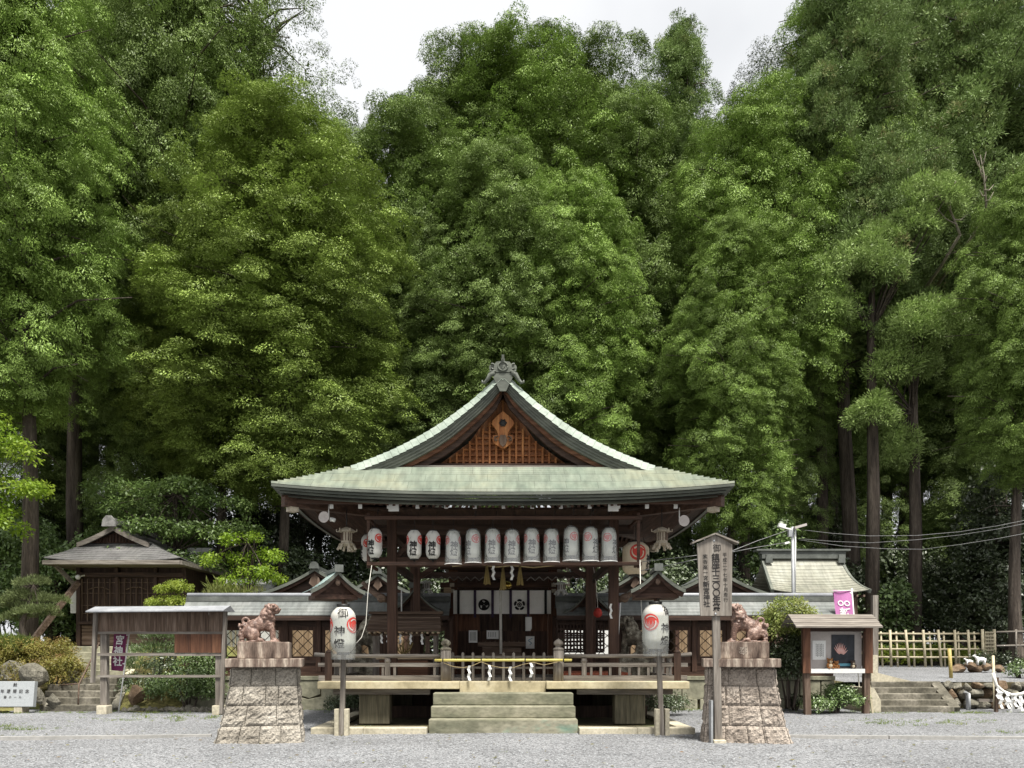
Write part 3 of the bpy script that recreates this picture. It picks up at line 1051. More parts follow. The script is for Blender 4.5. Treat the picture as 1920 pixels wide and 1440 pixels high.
def hill(x, y):
    t = min(1, max(0, (y - 29) / 8))
    side = min(1, abs(x) / 10)
    return 0.3 + (0.75 + 0.8 * side) * t + 0.2 * math.sin(x * .5) * t + 0.12 * math.sin(x * 1.7 + y)


mb = MB()
mb.grid(lambda u, v: (-60 + 120 * u, 29 + 45 * v, hill(-60 + 120 * u, 29 + 45 * v)), 80, 40)
tag(mb.build('forest_floor', M['soil'], origin=(0, 0, 0)), kind='structure')

# stone edging lines flush in the gravel
mb = MB()
for a, b in (((-13.6, 13.1), (-9.0, 13.3)), ((-8.98, 13.3), (-5.2, 13.72))):
    mb.bar((a[0], a[1], 0.012), (b[0], b[1], 0.012), 0.085, 0.09)
for a, b in (((5.0, 13.62), (6.75, 13.5)), ((6.77, 13.5), (9.2, 13.32)), ((9.22, 13.32), (13.6, 12.95))):
    mb.bar((a[0], a[1], 0.012), (b[0], b[1], 0.012), 0.085, 0.09)
tag(mb.build('stone_edging', M['line_stone']), kind='structure')

# ------------------------------------------------------------------ worship hall
YE, XE, YB = 14.4, 4.34, 20.9          # eaves
YI, XI, YIB = 15.3, 3.05, 20.0         # ring where the gable stands
ZE, ZI = 4.53, 5.2
YM, YH = (14.4 + 20.9) / 2, (20.9 - 14.4) / 2
HALL = thing('worship_hall', 'open timber worship hall with pale green copper hip-and-gable roof in the centre of the court', 'shrine hall', (0, 18.2, 0))


def eave_z(s):
    return ZE + 0.16 * abs(s) ** 2.6


def hip(side):
    def fn(u, v):
        s = 2 * u - 1
        if side == 'f': o = (s * XE, YE); i = (s * XI, YI)
        if side == 'b': o = (-s * XE, YB); i = (-s * XI, YIB)
        if side == 'l': o = (-XE, (YE + YB) / 2 - s * (YB - YE) / 2); i = (-XI, (YI + YIB) / 2 - s * (YIB - YI) / 2)
        if side == 'r': o = (XE, (YE + YB) / 2 + s * (YB - YE) / 2); i = (XI, (YI + YIB) / 2 + s * (YIB - YI) / 2)
        z0 = eave_z(s)
        w = 0.85 * v + 0.15 * v * v
        return (o[0] + (i[0] - o[0]) * v, o[1] + (i[1] - o[1]) * v, z0 + (ZI - z0) * w)
    return fn


PROF = [(0, 7.02), (.116, 6.97), (.40, 6.70), (.664, 6.47), (.928, 6.275), (1.19, 6.085), (1.455, 5.917), (1.72, 5.765), (1.98, 5.63), (2.245, 5.505), (2.51, 5.395), (2.77, 5.295), (3.02, 5.205)]
PROF_IN = [0.0] * len(PROF)


def prof_z(x):
    x = abs(x)
    for (a, za), (b, zb) in zip(PROF, PROF[1:]):
        if x <= b:
            return za + (zb - za) * (x - a) / (b - a)
    return PROF[-1][1] - (x - PROF[-1][0]) * 0.36


def offs(k, sgn=1):
    """roof profile pushed down by k, measured square to the slope"""
    out = []
    for i, (x, z) in enumerate(PROF):
        a = PROF[max(0, i - 1)]; b = PROF[min(len(PROF) - 1, i + 1)]
        dx, dz = b[0] - a[0], b[1] - a[1]
        L_ = math.hypot(dx, dz)
        nx, nz = dz / L_, -dx / L_
        if i == 0: nx, nz = 0, -1.35
        kk = k * (0.62 + 0.38 * min(1, x / 1.3))      # the boards taper towards the peak
        xx = max(0.0, x + nx * kk)
        out.append((sgn * xx, z + nz * kk))
    return out


ROOF = MB()
for sd_, mi_ in (('f', 0), ('b', 0), ('l', 1), ('r', 1)): ROOF.courses(hip(sd_), 28, 13, 0.042, mi_)
for sg in (-1, 1):                     # upper gable roof
    def up(u, v, sg=sg):
        i = (1 - v) * (len(PROF) - 1)
        a = int(min(len(PROF) - 2, math.floor(i)))
        t = i - a
        x = PROF[a][0] + (PROF[a + 1][0] - PROF[a][0]) * t
        z = PROF[a][1] + (PROF[a + 1][1] - PROF[a][1]) * t
        yy = 15.6 + 4.6 * (u if sg > 0 else 1 - u)
        return (sg * x, yy, z + 0.012)
    ROOF.courses(up, 6, 22, 0.02, 1)
roof = ROOF.build('roof', [M['copper_x'], M['copper_y']], HALL)

# layered copper edge of the eaves
E_ = MB()
steps = [(0.0, 0.0, 0.055), (0.06, 0.06, 0.105), (0.13, 0.11, 0.155), (0.20, 0.16, 0.215)]
for side in 'fblr':
    fn = hip(side)
    for ins, z0, z1 in steps:
        def pt(u, dz, ins=ins):
            p = Vector(fn(u, 0))
            q = Vector((p.x * (1 - ins / XE * 1.0), (p.y - YM) * (1 - ins / YH) + YM, p.z - dz))
            return q
        n = 30
        vs = [pt(i / n, z0) for i in range(n + 1)] + [pt(i / n, z1) for i in range(n + 1)] + [pt(i / n, z1) * 1 for i in range(n + 1)]
        for i in range(n + 1):           # underside lip
            q = vs[2 * (n + 1) + i]
            vs[2 * (n + 1) + i] = Vector((q.x * 0.985, (q.y - YM) * 0.985 + YM, q.z))
        m = n + 1
        fs = []
        for i in range(n):
            fs += [(i, m + i, m + i + 1, i + 1), (m + i, 2 * m + i, 2 * m + i + 1, m + i + 1)]
        E_.add(vs, fs, 0, False)
E_.build('eave_edge', M['copper_edge'], roof)

# soffit boards and rafters under the eaves
S_ = MB()
for side in 'fblr':
    fn = hip(side)
    def sf(u, v, fn=fn):
        p = Vector(fn(u, 0))
        k = 0.965 - 0.40 * v
        return (p.x * k, (p.y - YM) * k + YM, p.z - 0.20 + 0.34 * v)
    S_.grid(sf, 24, 4, 0, False)
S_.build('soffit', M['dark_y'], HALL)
S_ = MB()
for side in 'fblr':
    fn = hip(side)
    n = 60
    for i in range(n):
        u = (i + 0.5) / n
        p = Vector(fn(u, 0))
        a = Vector((p.x * 0.88, (p.y - YM) * 0.88 + YM, p.z - 0.19))
        if side in 'fb': b = Vector((p.x * 0.88, (p.y - YM) * 0.56 + YM, p.z + 0.08))
        else: b = Vector((p.x * 0.56, (p.y - YM) * 0.88 + YM, p.z + 0.08))
        S_.bar(a, b, 0.05, 0.08)
S_.build('rafters', M['brown_y'], HALL)['kind'] = 'stuff'
for sx in (-1, 1):                     # hip rafters with pale tips
    for (yy, yi) in ((YE + 0.12, 16.2), (YB - 0.12, 20.2)):
        h = MB()
        h.bar((sx * (XE - 0.16), yy + (0.1 if yy < 18 else -0.1), 4.40), (sx * 2.3, yi, 4.42), 0.16, 0.20)
        hr = h.build('hip_rafter', M['brown_x'], HALL)
        c = MB()
        c.obox((sx * (XE - 0.30), yy + (0.24 if yy < 18 else -0.24), 4.30), (0.17, 0.17, 0.17), (0, 0, R(45)))
        c.build('rafter_cap', M['bronze_pale'], hr)
# eave board, reddish
S_ = MB()
S_.box(-3.95, 3.95, 14.72, 14.78, 4.365, 4.45)
S_.build('eave_board', M['brown_x'], HALL)
for i in range(13):                    # white painted beam ends
    px = 622 + i * 53.7
    c = P(px, 949, 14.9)
    s = MB()
    s.box(c.x - 0.035, c.x + 0.035, 14.86, 14.9, c.z - 0.05, c.z + 0.05)
    bo = s.build('beam_end', M['white'], HALL)
for px in (738, 1150):
    c = P(px, 951, 14.86)
    MB().box(c.x - 0.1, c.x + 0.1, 14.84, 14.9, c.z - 0.075, c.z + 0.075).build('white_panel', M['plaster'], HALL)

# gable
for sg in (-1, 1):
    g = MB()
    for k0, k1, yy in ((0.165, 0.2, 15.15), (0.2, 0.25, 15.175), (0.25, 0.30, 15.2), (0.30, 0.35, 15.225)):
        g.band(offs(k0, sg), offs(k1, sg), yy, yy + 0.3)
    g.build('verge', M['copper_edge'], roof)
    g = MB()                             # verge roll: the roof sheets turn down towards the front
    o0, o1, o2 = offs(0.0, sg), offs(0.015, sg), offs(0.185, sg)
    for i in range(len(o0) - 1):
        for (A, ya), (B, yb) in (((o0, 15.62), (o1, 15.22)), ((o1, 15.22), (o2, 15.125))):
            for h in range(2):
                def ip(Q, t): return (Q[i][0] + (Q[i + 1][0] - Q[i][0]) * t, Q[i][1] + (Q[i + 1][1] - Q[i][1]) * t)
                t0, t1 = h / 2, (h + 1) / 2
                a0, a1, b0, b1 = ip(A, t0), ip(A, t1), ip(B, t0), ip(B, t1)
                e = .014
                g.add([(a0[0], ya, a0[1] + .014), (a1[0], ya, a1[1] + .014 + e), (b1[0], yb, b1[1] + .014 + e), (b0[0], yb, b0[1] + .014), (a1[0], ya, a1[1] + .012), (b1[0], yb, b1[1] + .012)],
                      [(0, 1, 2, 3), (1, 4, 5, 2)])
    g.build('verge_roll', M['verge'], roof)
    g = MB()
    g.band(offs(0.34, sg)[:-1], offs(0.43, sg)[:-1], 15.32, 15.40)
    g.build('bargeboard', M['rust_x'], HALL)
    g = MB()
    g.band(offs(0.43, sg)[:-1], offs(0.54, sg)[:-1], 15.40, 15.5)
    g.build('inner_bargeboard', M['dark_x'], HALL)
    g = MB()
    a, b = offs(0.38, sg), offs(0.42, sg)
    g.band(a, b, 15.41, 20.1)
    g.build('gable_soffit', M['dark_y'], HALL)
capm = MB()
capm.prism([(-0.16, 7.02), (0.16, 7.02), (0.19, 6.93), (0.06, 6.66), (-0.06, 6.66), (-0.19, 6.93)], 15.13, 15.16)
capm.build('verge_cap', M['copper_edge'], roof)
g = MB()
_in = offs(0.535)
def zt(x):
    x = abs(x)
    for (a, za), (c, zc) in zip(_in, _in[1:]):
        if x <= c and c > a: return za + (zc - za) * (x - a) / (c - a)
    return _in[-1][1]
g.prism([(-2.2, 5.2), (2.2, 5.2), (1.4, zt(1.4)), (0.7, zt(.7)), (0, zt(0) + .1), (-0.7, zt(.7)), (-1.4, zt(1.4))], 15.86, 15.9)
gp = g.build('gable_wall', wood('gable_board', [(0.28, 0.11, 0.05), (0.45, 0.20, 0.10), (0.56, 0.32, 0.18)], 'z'), HALL)
g = MB()
x = -1.89
while x < 1.9:
    top = zt(x) - 0.02
    if top > 5.45:
        g.box(x - 0.02, x + 0.02, 15.74, 15.85, 5.3, top)
    x += 0.135
g.build('lattice_upright', M['orange_z'], gp)['kind'] = 'stuff'
g = MB()
z = 5.45
while z < 6.5:
    xm = 1.9
    while xm > 0 and zt(xm) < z + 0.03: xm -= 0.02
    if xm > .05: g.box(-xm, xm, 15.79, 15.858, z - 0.02, z + 0.02)
    z += 0.118
g.build('lattice_rail', M['orange_x'], gp)['kind'] = 'stuff'
g = MB()
g.box(-2.1, 2.1, 15.62, 15.75, 5.28, 5.36)
g.build('gable_sill', M['brown_x'], HALL)
g = MB()
g.box(-2.6, 2.6, 15.36, 15.5, 5.16, 5.255)
g.build('gable_foot_board', M['grey_x'], HALL)
# hanging gable ornament
o = [(0, 6.42), (.10, 6.34), (.21, 6.23), (.235, 6.16), (.17, 6.08), (.12, 6.0), (.10, 5.93), (.20, 5.93), (.215, 5.85), (.19, 5.76), (.12, 5.72), (.03, 5.66)]
poly = o + [(-x, z) for x, z in reversed(o[1:])]
g = MB()
g.prism(poly, 15.60, 15.68)
go = g.build('gable_ornament', M['orange_z'], HALL, bevel=0.008)
g = MB()
g.ball((0, 15.60, 6.17), (0.07, 0.035, 0.07), 12)
for a in range(6):
    g.ball((0.06 * math.cos(a * 1.047), 15.58, 6.17 + 0.06 * math.sin(a * 1.047)), 0.022, 8)
g.build('boss', M['black_metal'], go)
g = MB()
g.prism([(-.05, 5.92), (.05, 5.92), (.085, 5.82), (.06, 5.74), (0, 5.68), (-.06, 5.74), (-.085, 5.82)], 15.565, 15.61)
for sg in (-1, 1):
    g.tube([(sg * .10, 15.58, 5.9), (sg * .16, 15.57, 5.88), (sg * .17, 15.57, 5.82), (sg * .13, 15.57, 5.80), (sg * .125, 15.57, 5.84)], .016, 6)
g.build('carved_leaf', M['aged_z'], go)

# ridge and its end ornament
g = MB()
g.box(-0.13, 0.13, 15.25, 20.3, 6.98, 7.16)
g.box(-0.17, 0.17, 15.22, 20.35, 7.16, 7.21)
g.build('ridge', M['copper_edge'], roof)
g = MB()
Yo = 15.12
g.prism([(-.19, 7.03), (.19, 7.03), (.17, 7.18), (.13, 7.235), (0, 7.25), (-.13, 7.235), (-.17, 7.18)], Yo, Yo + .12)
for sg in (-1, 1):
    sp = []
    for i in range(26):
        t = i / 25 * 4.6
        rr = 0.075 * (1 - i / 33)
        sp.append((sg * (0.205 + rr * math.cos(t + 1.2)), Yo + .02, 7.13 + rr * math.sin(t + 1.2)))
    g.tube(sp, .016, 6)
    g.prism([(sg * (.205 + .068 * math.cos(a * .524)), 7.13 + .068 * math.sin(a * .524)) for a in range(12)], Yo + .03, Yo + .1)
    g.tube([(sg * .17, Yo + .03, 7.03), (sg * .25, Yo + .03, 6.99), (sg * .30, Yo + .03, 6.90), (sg * .36, Yo + .03, 6.83), (sg * .41, Yo + .03, 6.84), (sg * .405, Yo + .03, 6.88)], [.05, .05, .04, .03, .022, .016], 8)
    g.tube([(sg * .14, Yo + .0, 7.05), (sg * .21, Yo + .0, 7.03), (sg * .26, Yo, 7.05)], .02, 6)
cir = [(0.095 * math.cos(a * .3), Yo - .01, 7.14 + .085 * math.sin(a * .3)) for a in range(22)]
g.tube(cir, .014, 6)
for i, pz in enumerate(tomoe(.06)):
    if i % 2: g.prism([(a, 7.14 + b) for a, b in pz], Yo - .012, Yo + .02)
g.box(-.035, .035, Yo - .02, Yo + .05, 7.235, 7.29)
g.bar((0, Yo - .05, 7.26), (0, Yo - .07, 7.345), .05, .035)
g.build('ridge_ornament', M['copper_edge'], roof)

# pillars, beams, ceiling
for x, y in ((-2.33, 16.2), (2.33, 16.2), (-2.33, 20.2), (2.33, 20.2)):
    p = MB()
    p.box(x - .1, x + .1, y - .1, y + .1, .95, 4.5)
    p.build('pillar', M['brown_z'], HALL, bevel=.012)
for x in (-2.02, 2.02):
    p = MB()
    p.box(x - .075, x + .075, 18.0, 18.15, .95, 4.3)
    p.build('inner_post', M['brown_z'], HALL, bevel=.01)
def hbeam(x0, x1, y, z, w, h, m='brown_x'):
    b = MB(); b.box(x0, x1, y - w / 2, y + w / 2, z - h / 2, z + h / 2)
    return b.build('beam', M[m], HALL, bevel=.008)
hbeam(-2.6, 2.6, 16.2, 3.42, .12, .2)
hbeam(-2.75, 2.75, 16.2, 4.1, .16, .2, 'dark_x')
hbeam(-2.75, 2.75, 20.2, 4.1, .16, .2, 'dark_x')
hbeam(-2.6, 2.6, 20.2, 3.55, .12, .16, 'dark_x')
for x in (-2.33, 2.33):
    for z, h in ((4.1, .2), (3.42, .16)):
        b = MB(); b.box(x - .06, x + .06, 16.31, 20.09, z - h / 2, z + h / 2); b.build('beam', M['dark_y'], HALL)
MB().box(-2.75, 2.75, 20.32, 20.36, 4.0, 4.85).build('sky_slit_blocker', M['dark_x'], HALL)  # added board that blocks a bright slit of sky behind the lanterns
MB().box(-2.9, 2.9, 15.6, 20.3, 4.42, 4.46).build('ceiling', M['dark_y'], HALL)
# carved frog-leg struts and nosing at the front beam
for sg in (-1, 1):
    b = MB()
    b.bar((sg * 1.95, 18.07, 3.3), (sg * 1.4, 18.07, 3.66), .09, .12)
    b.build('brace', M['brown_x'], HALL)
    b = MB()
    b.bar((sg * 2.0, 16.25, 3.8), (sg * 2.25, 16.25, 3.52), .09, .1)
    b.build('brace', M['brown_x'], HALL)
    b = MB()
    pts = [(sg * (2.43), 16.2, 2.62), (sg * 2.6, 16.2, 2.70), (sg * 2.78, 16.2, 2.82), (sg * 2.96, 16.18, 3.0)]
    b.tube(pts, [.07, .075, .06, .045], 8)
    b.ball((sg * 2.55, 16.12, 2.66), .1, 10)
    b.build('carved_nosing', M['aged_x'], HALL)
# transom: interlaced hexagon lattice above the inner beam
for sg in (-1, 1):
    b = MB()
    for k in range(7):
        x = sg * (0.62 + k * .22)
        b.bar((x, 20.1, 3.40), (x + .11, 20.1, 3.50), .025, .02)
        b.bar((x + .11, 20.1, 3.50), (x + .22, 20.1, 3.40), .025, .02)
    b.build('transom_lattice', M['grey_x'], HALL)
# lantern rack under the front eave
b = MB()
zt_, zb_ = PZ(971, 15.0), PZ(1057, 15.0)
xl, xr = PXW(690, 15.0), PXW(1198, 15.0)
b.box(xl - .06, xr + .06, 14.97, 15.03, zt_ - .035, zt_ + .035)
b.box(xl - .02, PXW(1203, 15), 14.97, 15.03, zb_ - .035, zb_ + .035)
for x in (xl, xr): b.box(x - .03, x + .03, 15.031, 15.07, zb_ - .08, 4.25)
for x in (xl, xr):                      # side rails to the rear
    b.box(x - .025, x + .025, 15.071, 16.1, zb_ - .03, zb_ + .03)
    b.box(x - .025, x + .025, 15.071, 16.1, zt_ - .03, zt_ + .03)
b.build('lantern_rack', M['brown_x'], HALL, bevel=.006)

# platform
DZ = PZ(1278, 15.4)                     # top of the stone rim
b = MB()
for x0, x1 in ((PXW(595, 15.4), PXW(861, 15.4)), (PXW(1024.5, 15.4), PXW(1293, 15.4))):
    b.box(x0, x1, 15.4, 15.95, DZ - .15, DZ)
b.box(PXW(862, 15.6), PXW(1023.5, 15.6), 15.55, 15.951, DZ - .25, DZ - .003)
b.box(PXW(595, 15.4), -3.0, 15.952, 21, DZ - .15, DZ - .002)
b.box(3.0, PXW(1293, 15.4), 15.952, 21, DZ - .15, DZ - .002)
b.build('stone_rim', M['cream_stone'], HALL, bevel=.012)
b = MB()
for i in range(10):
    b.box(-3 + i * .6 + .004, -2.4 + i * .6 - .004, 15.955, 21, DZ - .08, DZ - .006)
b.build('floor_boards', M['grey_y'], HALL)
for x0, x1, y0, y1 in ((-3.45, PXW(806, 15.6), 15.62, 15.80), (PXW(1082, 15.6), 3.45, 15.62, 15.80), (-3.4, -3.2, 15.81, 20.9), (3.2, 3.4, 15.81, 20.9)):
    MB().box(x0, x1, y0, y1, DZ - .27, DZ - .152).build('floor_beam', M['grey_x'], HALL)
SUP = wood('mossy_post', [(0.08, 0.072, 0.05), (0.14, 0.125, 0.085), (0.21, 0.185, 0.13)], 'z')
for x in (PXW(703, 15.8), PXW(1180, 15.8)):
    for y in (15.7, 19.6):
        b = MB(); b.box(x - .31, x + .31, y, y + .4, .05, DZ - .272)
        b.build('support_block', SUP, HALL, bevel=.02)
b = MB()
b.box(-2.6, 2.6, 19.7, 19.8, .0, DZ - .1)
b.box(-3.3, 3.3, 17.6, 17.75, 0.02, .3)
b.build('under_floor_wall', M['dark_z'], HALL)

# balustrade
def post(mb, x, y, z0, z1, w=.11):
    mb.box(x - w / 2, x + w / 2, y - w / 2, y + w / 2, z0, z1)
YR = 15.85
xa, xb = PXW(617, YR), PXW(1269, YR)
n1, n2 = PXW(836, YR - .15), PXW(1047, YR - .15)
zr, zm, zb2 = PZ(1230, YR), PZ(1246.5, YR), PZ(1270.5, YR)
for x0, x1, sg in ((xa, n1, -1), (n2, xb, 1)):
    b = MB()
    ext0, ext1 = (x0 - .30, x1) if sg < 0 else (x0, x1 + .30)
    pts = [(ext0 + (ext1 - ext0) * i / 6, YR, zr) for i in range(7)]
    if sg < 0: pts[0] = (ext0, YR, zr + .035)
    else: pts[-1] = (ext1, YR, zr + .04)
    b.tube(pts, .042, 10)
    b.build('top_rail', M['grey_x'], HALL)
    b = MB()
    b.box(x0 - (.22 if sg < 0 else 0), x1 + (.22 if sg > 0 else 0), YR - .035, YR + .035, zm - .04, zm + .04)
    b.build('middle_rail', M['grey_x'], HALL)
    b = MB()
    b.box(x0 - (.2 if sg < 0 else 0), x1 + (.2 if sg > 0 else 0), YR - .07, YR + .07, DZ, zb2 + .045)
    b.build('bottom_rail', M['grey_x'], HALL)
    k = 0
    xs = [x0 + (x1 - x0) * t for t in ((.1, .46, .56, .9) if sg < 0 else (.1, .28, .36, .44, .52, .6, .68, .76, .84, .92))]
    for x in xs:
        b = MB(); b.box(x - .025, x + .025, YR - .024, YR + .024, zb2 + .046, zm - .041); b.build('baluster', M['grey_z'], HALL)
    for x in (x0 + (x1 - x0) * (.5 if sg < 0 else .22),):
        b = MB(); b.box(x - .05, x + .05, YR - .05, YR + .05, zb2 + .047, zr - .05)
        b.lathe([(.06, 0), (.075, .03), (.05, .05), (.06, .08)], (x, YR, zr - .13), 8)
        b.build('rail_post', M['grey_z'], HALL)
    x = x0 if sg < 0 else x1
    b = MB(); b.box(x - .07, x + .07, YR - .071, YR + .071, DZ - .03, zr + .06)
    b.ball((x, YR, zr + .08), (.075, .075, .05), 8)
    b.build('corner_post', M['dark_z'], HALL)
    # side rails running back
    b = MB()
    b.tube([(x, YR + .08, zr), (x, 20.6, zr)], .042, 8)
    b.box(x - .035, x + .035, YR + .08, 20.6, zm - .04, zm + .04)
    b.box(x - .07, x + .07, YR + .08, 20.6, DZ + .001, zb2 + .044)
    b.build('side_rail', M['grey_y'], HALL)
    for i in range(6):
        yy = YR + .75 + i * .75
        b = MB(); b.box(x - .05, x + .05, yy - .05, yy + .05, DZ, zr - .03)
        b.build('rail_post', M['grey_z'], HALL)
for x, tall in ((n1, True), (n2, False)):
    y = YR - .15
    b = MB()
    ztop = PZ(1219, y)
    b.lathe([(.105, DZ), (.105, ztop)], (x, y, 0), 16)
    np_ = b.build('newel_post', M['grey_z'], HALL)
    b = MB()
    b.lathe([(.11, 0), (.115, .02), (.10, .04), (.06, .06), (.06, .09), (.095, .11), (.10, .15), (.075, .19), (.03, .22), (.0, .24)], (x, y, ztop), 16)
    b.build('finial', M['grey_z'] if not tall else M['lichen'], np_)
# floor level mats seen through the rails
MB().box(1.3, 2.9, 17.4, 19.6, DZ + .02, DZ + .12).build('red_carpet', M['vermilion'], HALL)

# ------------------------------------------------------------------ steps, kerb
ST = thing('stone_steps', 'three broad mossy stone steps leading up to the worship hall platform', 'steps', (0, 14.8, 0))
for i, (pt_, yy) in enumerate(((1349, 14.45), (1324.5, 14.78), (1299.5, 15.1))):
    b = MB()
    z1 = PZ(pt_, yy)
    z0 = (-.05, PZ(1349, 14.45) + .002, PZ(1324.5, 14.78) + .002)[i]
    ov = .012 * (2 - i)
    b.box(PXW(806, 14.45) - ov, PXW(1081, 14.45) + ov, yy, 15.54, z0, z1)
    b.build('step', M['moss_step'], ST, bevel=.018)
b = MB()
xk = 3.57
for x0, x1 in ((-xk, -2.6), (-2.595, -1.42), (1.42, 2.5), (2.505, xk)):
    b.box(x0, x1, 14.27, 14.55, -.05, .115)
for sg in (-1, 1):
    yk = 14.555
    while yk < 20:
        b.box(sg * (xk - .14) - .14, sg * (xk - .14) + .14, yk, yk + 1.4, -.05, .113)
        yk += 1.405
tag(b.build('kerb', M['paving'], bevel=.01), 'low pale stone kerb framing the ground under the worship hall eaves', 'kerb')
MB().box(-3.28, 3.28, 14.56, 20.5, -.04, .03).build('drip_floor', M['soil'])['kind'] = 'structure'
# ------------------------------------------------------------------ precinct fence
YF = 20.8
GL, GR = PXW(846, YF), PXW(1040, YF)
def fence(x0, x1, label, parts_right):
    T = thing('precinct_fence', label, 'fence', ((x0 + x1) / 2, YF, 0))
    b = MB(); b.box(x0, x1, YF - .22, YF + .22, .78, .89); b.build('base_cap', M['wall_stone'], T, bevel=.012)
    # polygonal masonry: two courses of fitted stones
    b = MB()
    rr = random.Random(int(x0 * 10) + 50)
    x = x0 + .02
    xs = []
    while x < x1 - .1:
        w = min(rr.uniform(.5, .85), x1 - x)
        xs.append((x, w)); x += w
    for x, w in xs:
        k = rr.uniform(-.05, .05)
        g = .012
        b.prism([(x + g, .36 + k), (x + w * .5, .28 + k * .5), (x + w - g, .38 + k), (x + w - g, .77), (x + g, .77)], YF - .19 + rr.uniform(-.015, .015), YF + .1)
    for x, w in xs:
        s_ = w * .5
        g = .012
        b.prism([(x - s_ + g, .26), (x + g * 0, .34), (x + w - s_ - g, .26), (x + w - s_ - g, -.05), (x - s_ + g, -.05)], YF - .21 + rr.uniform(-.015, .015), YF + .1)
    b.build('stone_base', M['wall_stone'], T, bevel=.015)
    MB().box(x0, x1, YF - .12, YF + .09, -.05, .77).build('joint_mortar', M['soil'], T)
    # timber body
    b = MB(); b.box(x0, x1, YF - .09, YF + .09, .892, 1.0); b.build('ground_sill', M['brown_x'], T)
    b = MB(); b.box(x0, x1, YF - .06, YF + .06, 1.23, 1.31); b.build('middle_rail', M['dark_x'], T)
    b = MB(); b.box(x0, x1, YF - .07, YF + .07, 2.22, 2.36); b.build('top_plate', M['dark_x'], T)
    b = MB(); b.box(x0, x1, YF - .02, YF + .02, 1.0, 1.23); b.build('lower_boards', M['brown_x'], T)
    n = max(1, round((x1 - x0) / .92))
    st = (x1 - x0) / n
    for i in range(n + 1):
        x = x0 + i * st
        b = MB(); b.box(x - .07, x + .07, YF - .1, YF + .1, 1.001, 2.5); b.build('fence_post', M['brown_z'], T, bevel=.008)
        if i == n: break
        lo, hi = x + .07, x + st - .07
        b = MB()
        b.box(lo, lo + .09, YF - .04, YF + .04, 1.31, 2.22); b.box(hi - .09, hi, YF - .04, YF + .04, 1.31, 2.22)
        b.box(lo + .09, hi - .09, YF - .04, YF + .04, 1.31, 1.42); b.box(lo + .09, hi - .09, YF - .04, YF + .04, 2.12, 2.22)
        fr = b.build('panel_frame', M['brown_z'], T)
        b = MB()                           # tortoiseshell lattice
        w, h = hi - lo - .18, .70
        nx, nz = 4, 5
        for a in range(nx + 1):
            for c in range(nz):
                xx = lo + .09 + w * a / nx
                zz = 1.42 + h * c / nz
                sgn = 1 if (a + c) % 2 else -1
                if a < nx:
                    b.bar((xx, YF, zz + (h / nz if sgn > 0 else 0)), (xx + w / nx, YF, zz + (0 if sgn > 0 else h / nz)), .018, .014, up=(0, 1, 0))
        b.build('lattice', M['dark_x'], fr)['kind'] = 'stuff'
    # small copper roof
    def slope(u, v): return (x0 + (x1 - x0) * u, YF - .55 + .5 * v, 2.50 + .40 * v + .04 * v * v)
    def slope2(u, v): return (x1 - (x1 - x0) * u, YF + .55 - .5 * v, 2.50 + .40 * v + .04 * v * v)
    b = MB(); b.courses(slope, 2, 5, .015); b.courses(slope2, 2, 5, .015)
    rf = b.build('roof', M['fence_roof'], T)
    b = MB(); b.box(x0, x1, YF - .56, YF - .5, 2.37, 2.495); b.box(x0, x1, YF + .5, YF + .56, 2.37, 2.495)
    b.box(x0, x1, YF - .5, YF + .5, 2.42, 2.45)
    b.build('eave_board', M['dark_x'], rf)
    b = MB(); b.box(x0, x1, YF - .13, YF + .13, 2.90, 2.96); b.box(x0, x1, YF - .10, YF + .10, 2.961, 3.03)
    b.build('ridge_course', M['copper_dark'], rf)
    b = MB(); b.tube([(x0, YF, 3.075), (x1, YF, 3.075)], .058, 10); b.build('ridge_cap', M['zinc'], rf)
    return T
fence(PXW(352, YF), GL - .02, 'roofed lattice fence on a stone base, running left from the inner gate', False)
fence(GR + .02, PXW(1560, YF), 'roofed lattice fence on a stone base, running right from the inner gate', True)

# ------------------------------------------------------------------ inner gate and offering hall behind it
G = thing('inner_gate', 'dark timber inner gate hall behind the worship hall, hung with a white crested curtain', 'gate', (0, 22.2, 0))
YG = 21.2
gx0, gx1 = PXW(850, YG), PXW(1036, YG)
for x in (gx0, gx1):
    b = MB(); b.box(x - .12, x + .12, YG - .12, YG + .12, .3, 3.9); b.build('pillar', M['rust_z'], G, bevel=.012)
for x in (gx0 + .42, gx1 - .42):
    b = MB(); b.box(x - .3, x + .3, YG + .3, YG + .36, .85, 2.7); b.build('door_leaf', M['rust_z'], G)
for z, h, y, m in ((PZ(1098, YG), .14, YG - .15, 'brown_x'), (PZ(1080, YG), .16, YG - .18, 'rust_x'), (PZ(1066, YG), .1, YG - .22, 'brown_x'), (PZ(1108, YG), .1, YG - .05, 'dark_x')):
    b = MB(); b.box(gx0 - .35, gx1 + .35, y - .06, y + .06, z - h / 2, z + h / 2); b.build('beam', M[m], G, bevel=.008)
for x in (gx0 - .02, gx1 + .02):
    for z in (PZ(1098, YG), PZ(1109, YG)):
        MB().box(x - .06, x + .06, YG - .24, YG - .215, z - .05, z + .05).build('beam_cap', M['bronze_pale'], G)
b = MB(); b.box(-1.6, 1.6, YG + 1.9, YG + 2.0, .3, 4.4); b.build('rear_wall', M['dark_z'], G)
b = MB(); b.box(-1.7, 1.7, YG - .02, YG + 2.2, 3.95, 4.03); b.build('ceiling', M['dark_x'], G)
b = MB(); b.box(gx0 - .2, gx1 + .2, YG - .2, YG + 2, .3, .88); b.build('gate_floor', M['wall_stone'], G)
b = MB(); b.box(gx0 + .13, gx1 - .13, YG + .25, YG + .29, PZ(1208, YG) - .35, PZ(1183, YG)); b.build('plank_screen', M['brown_z'], G)
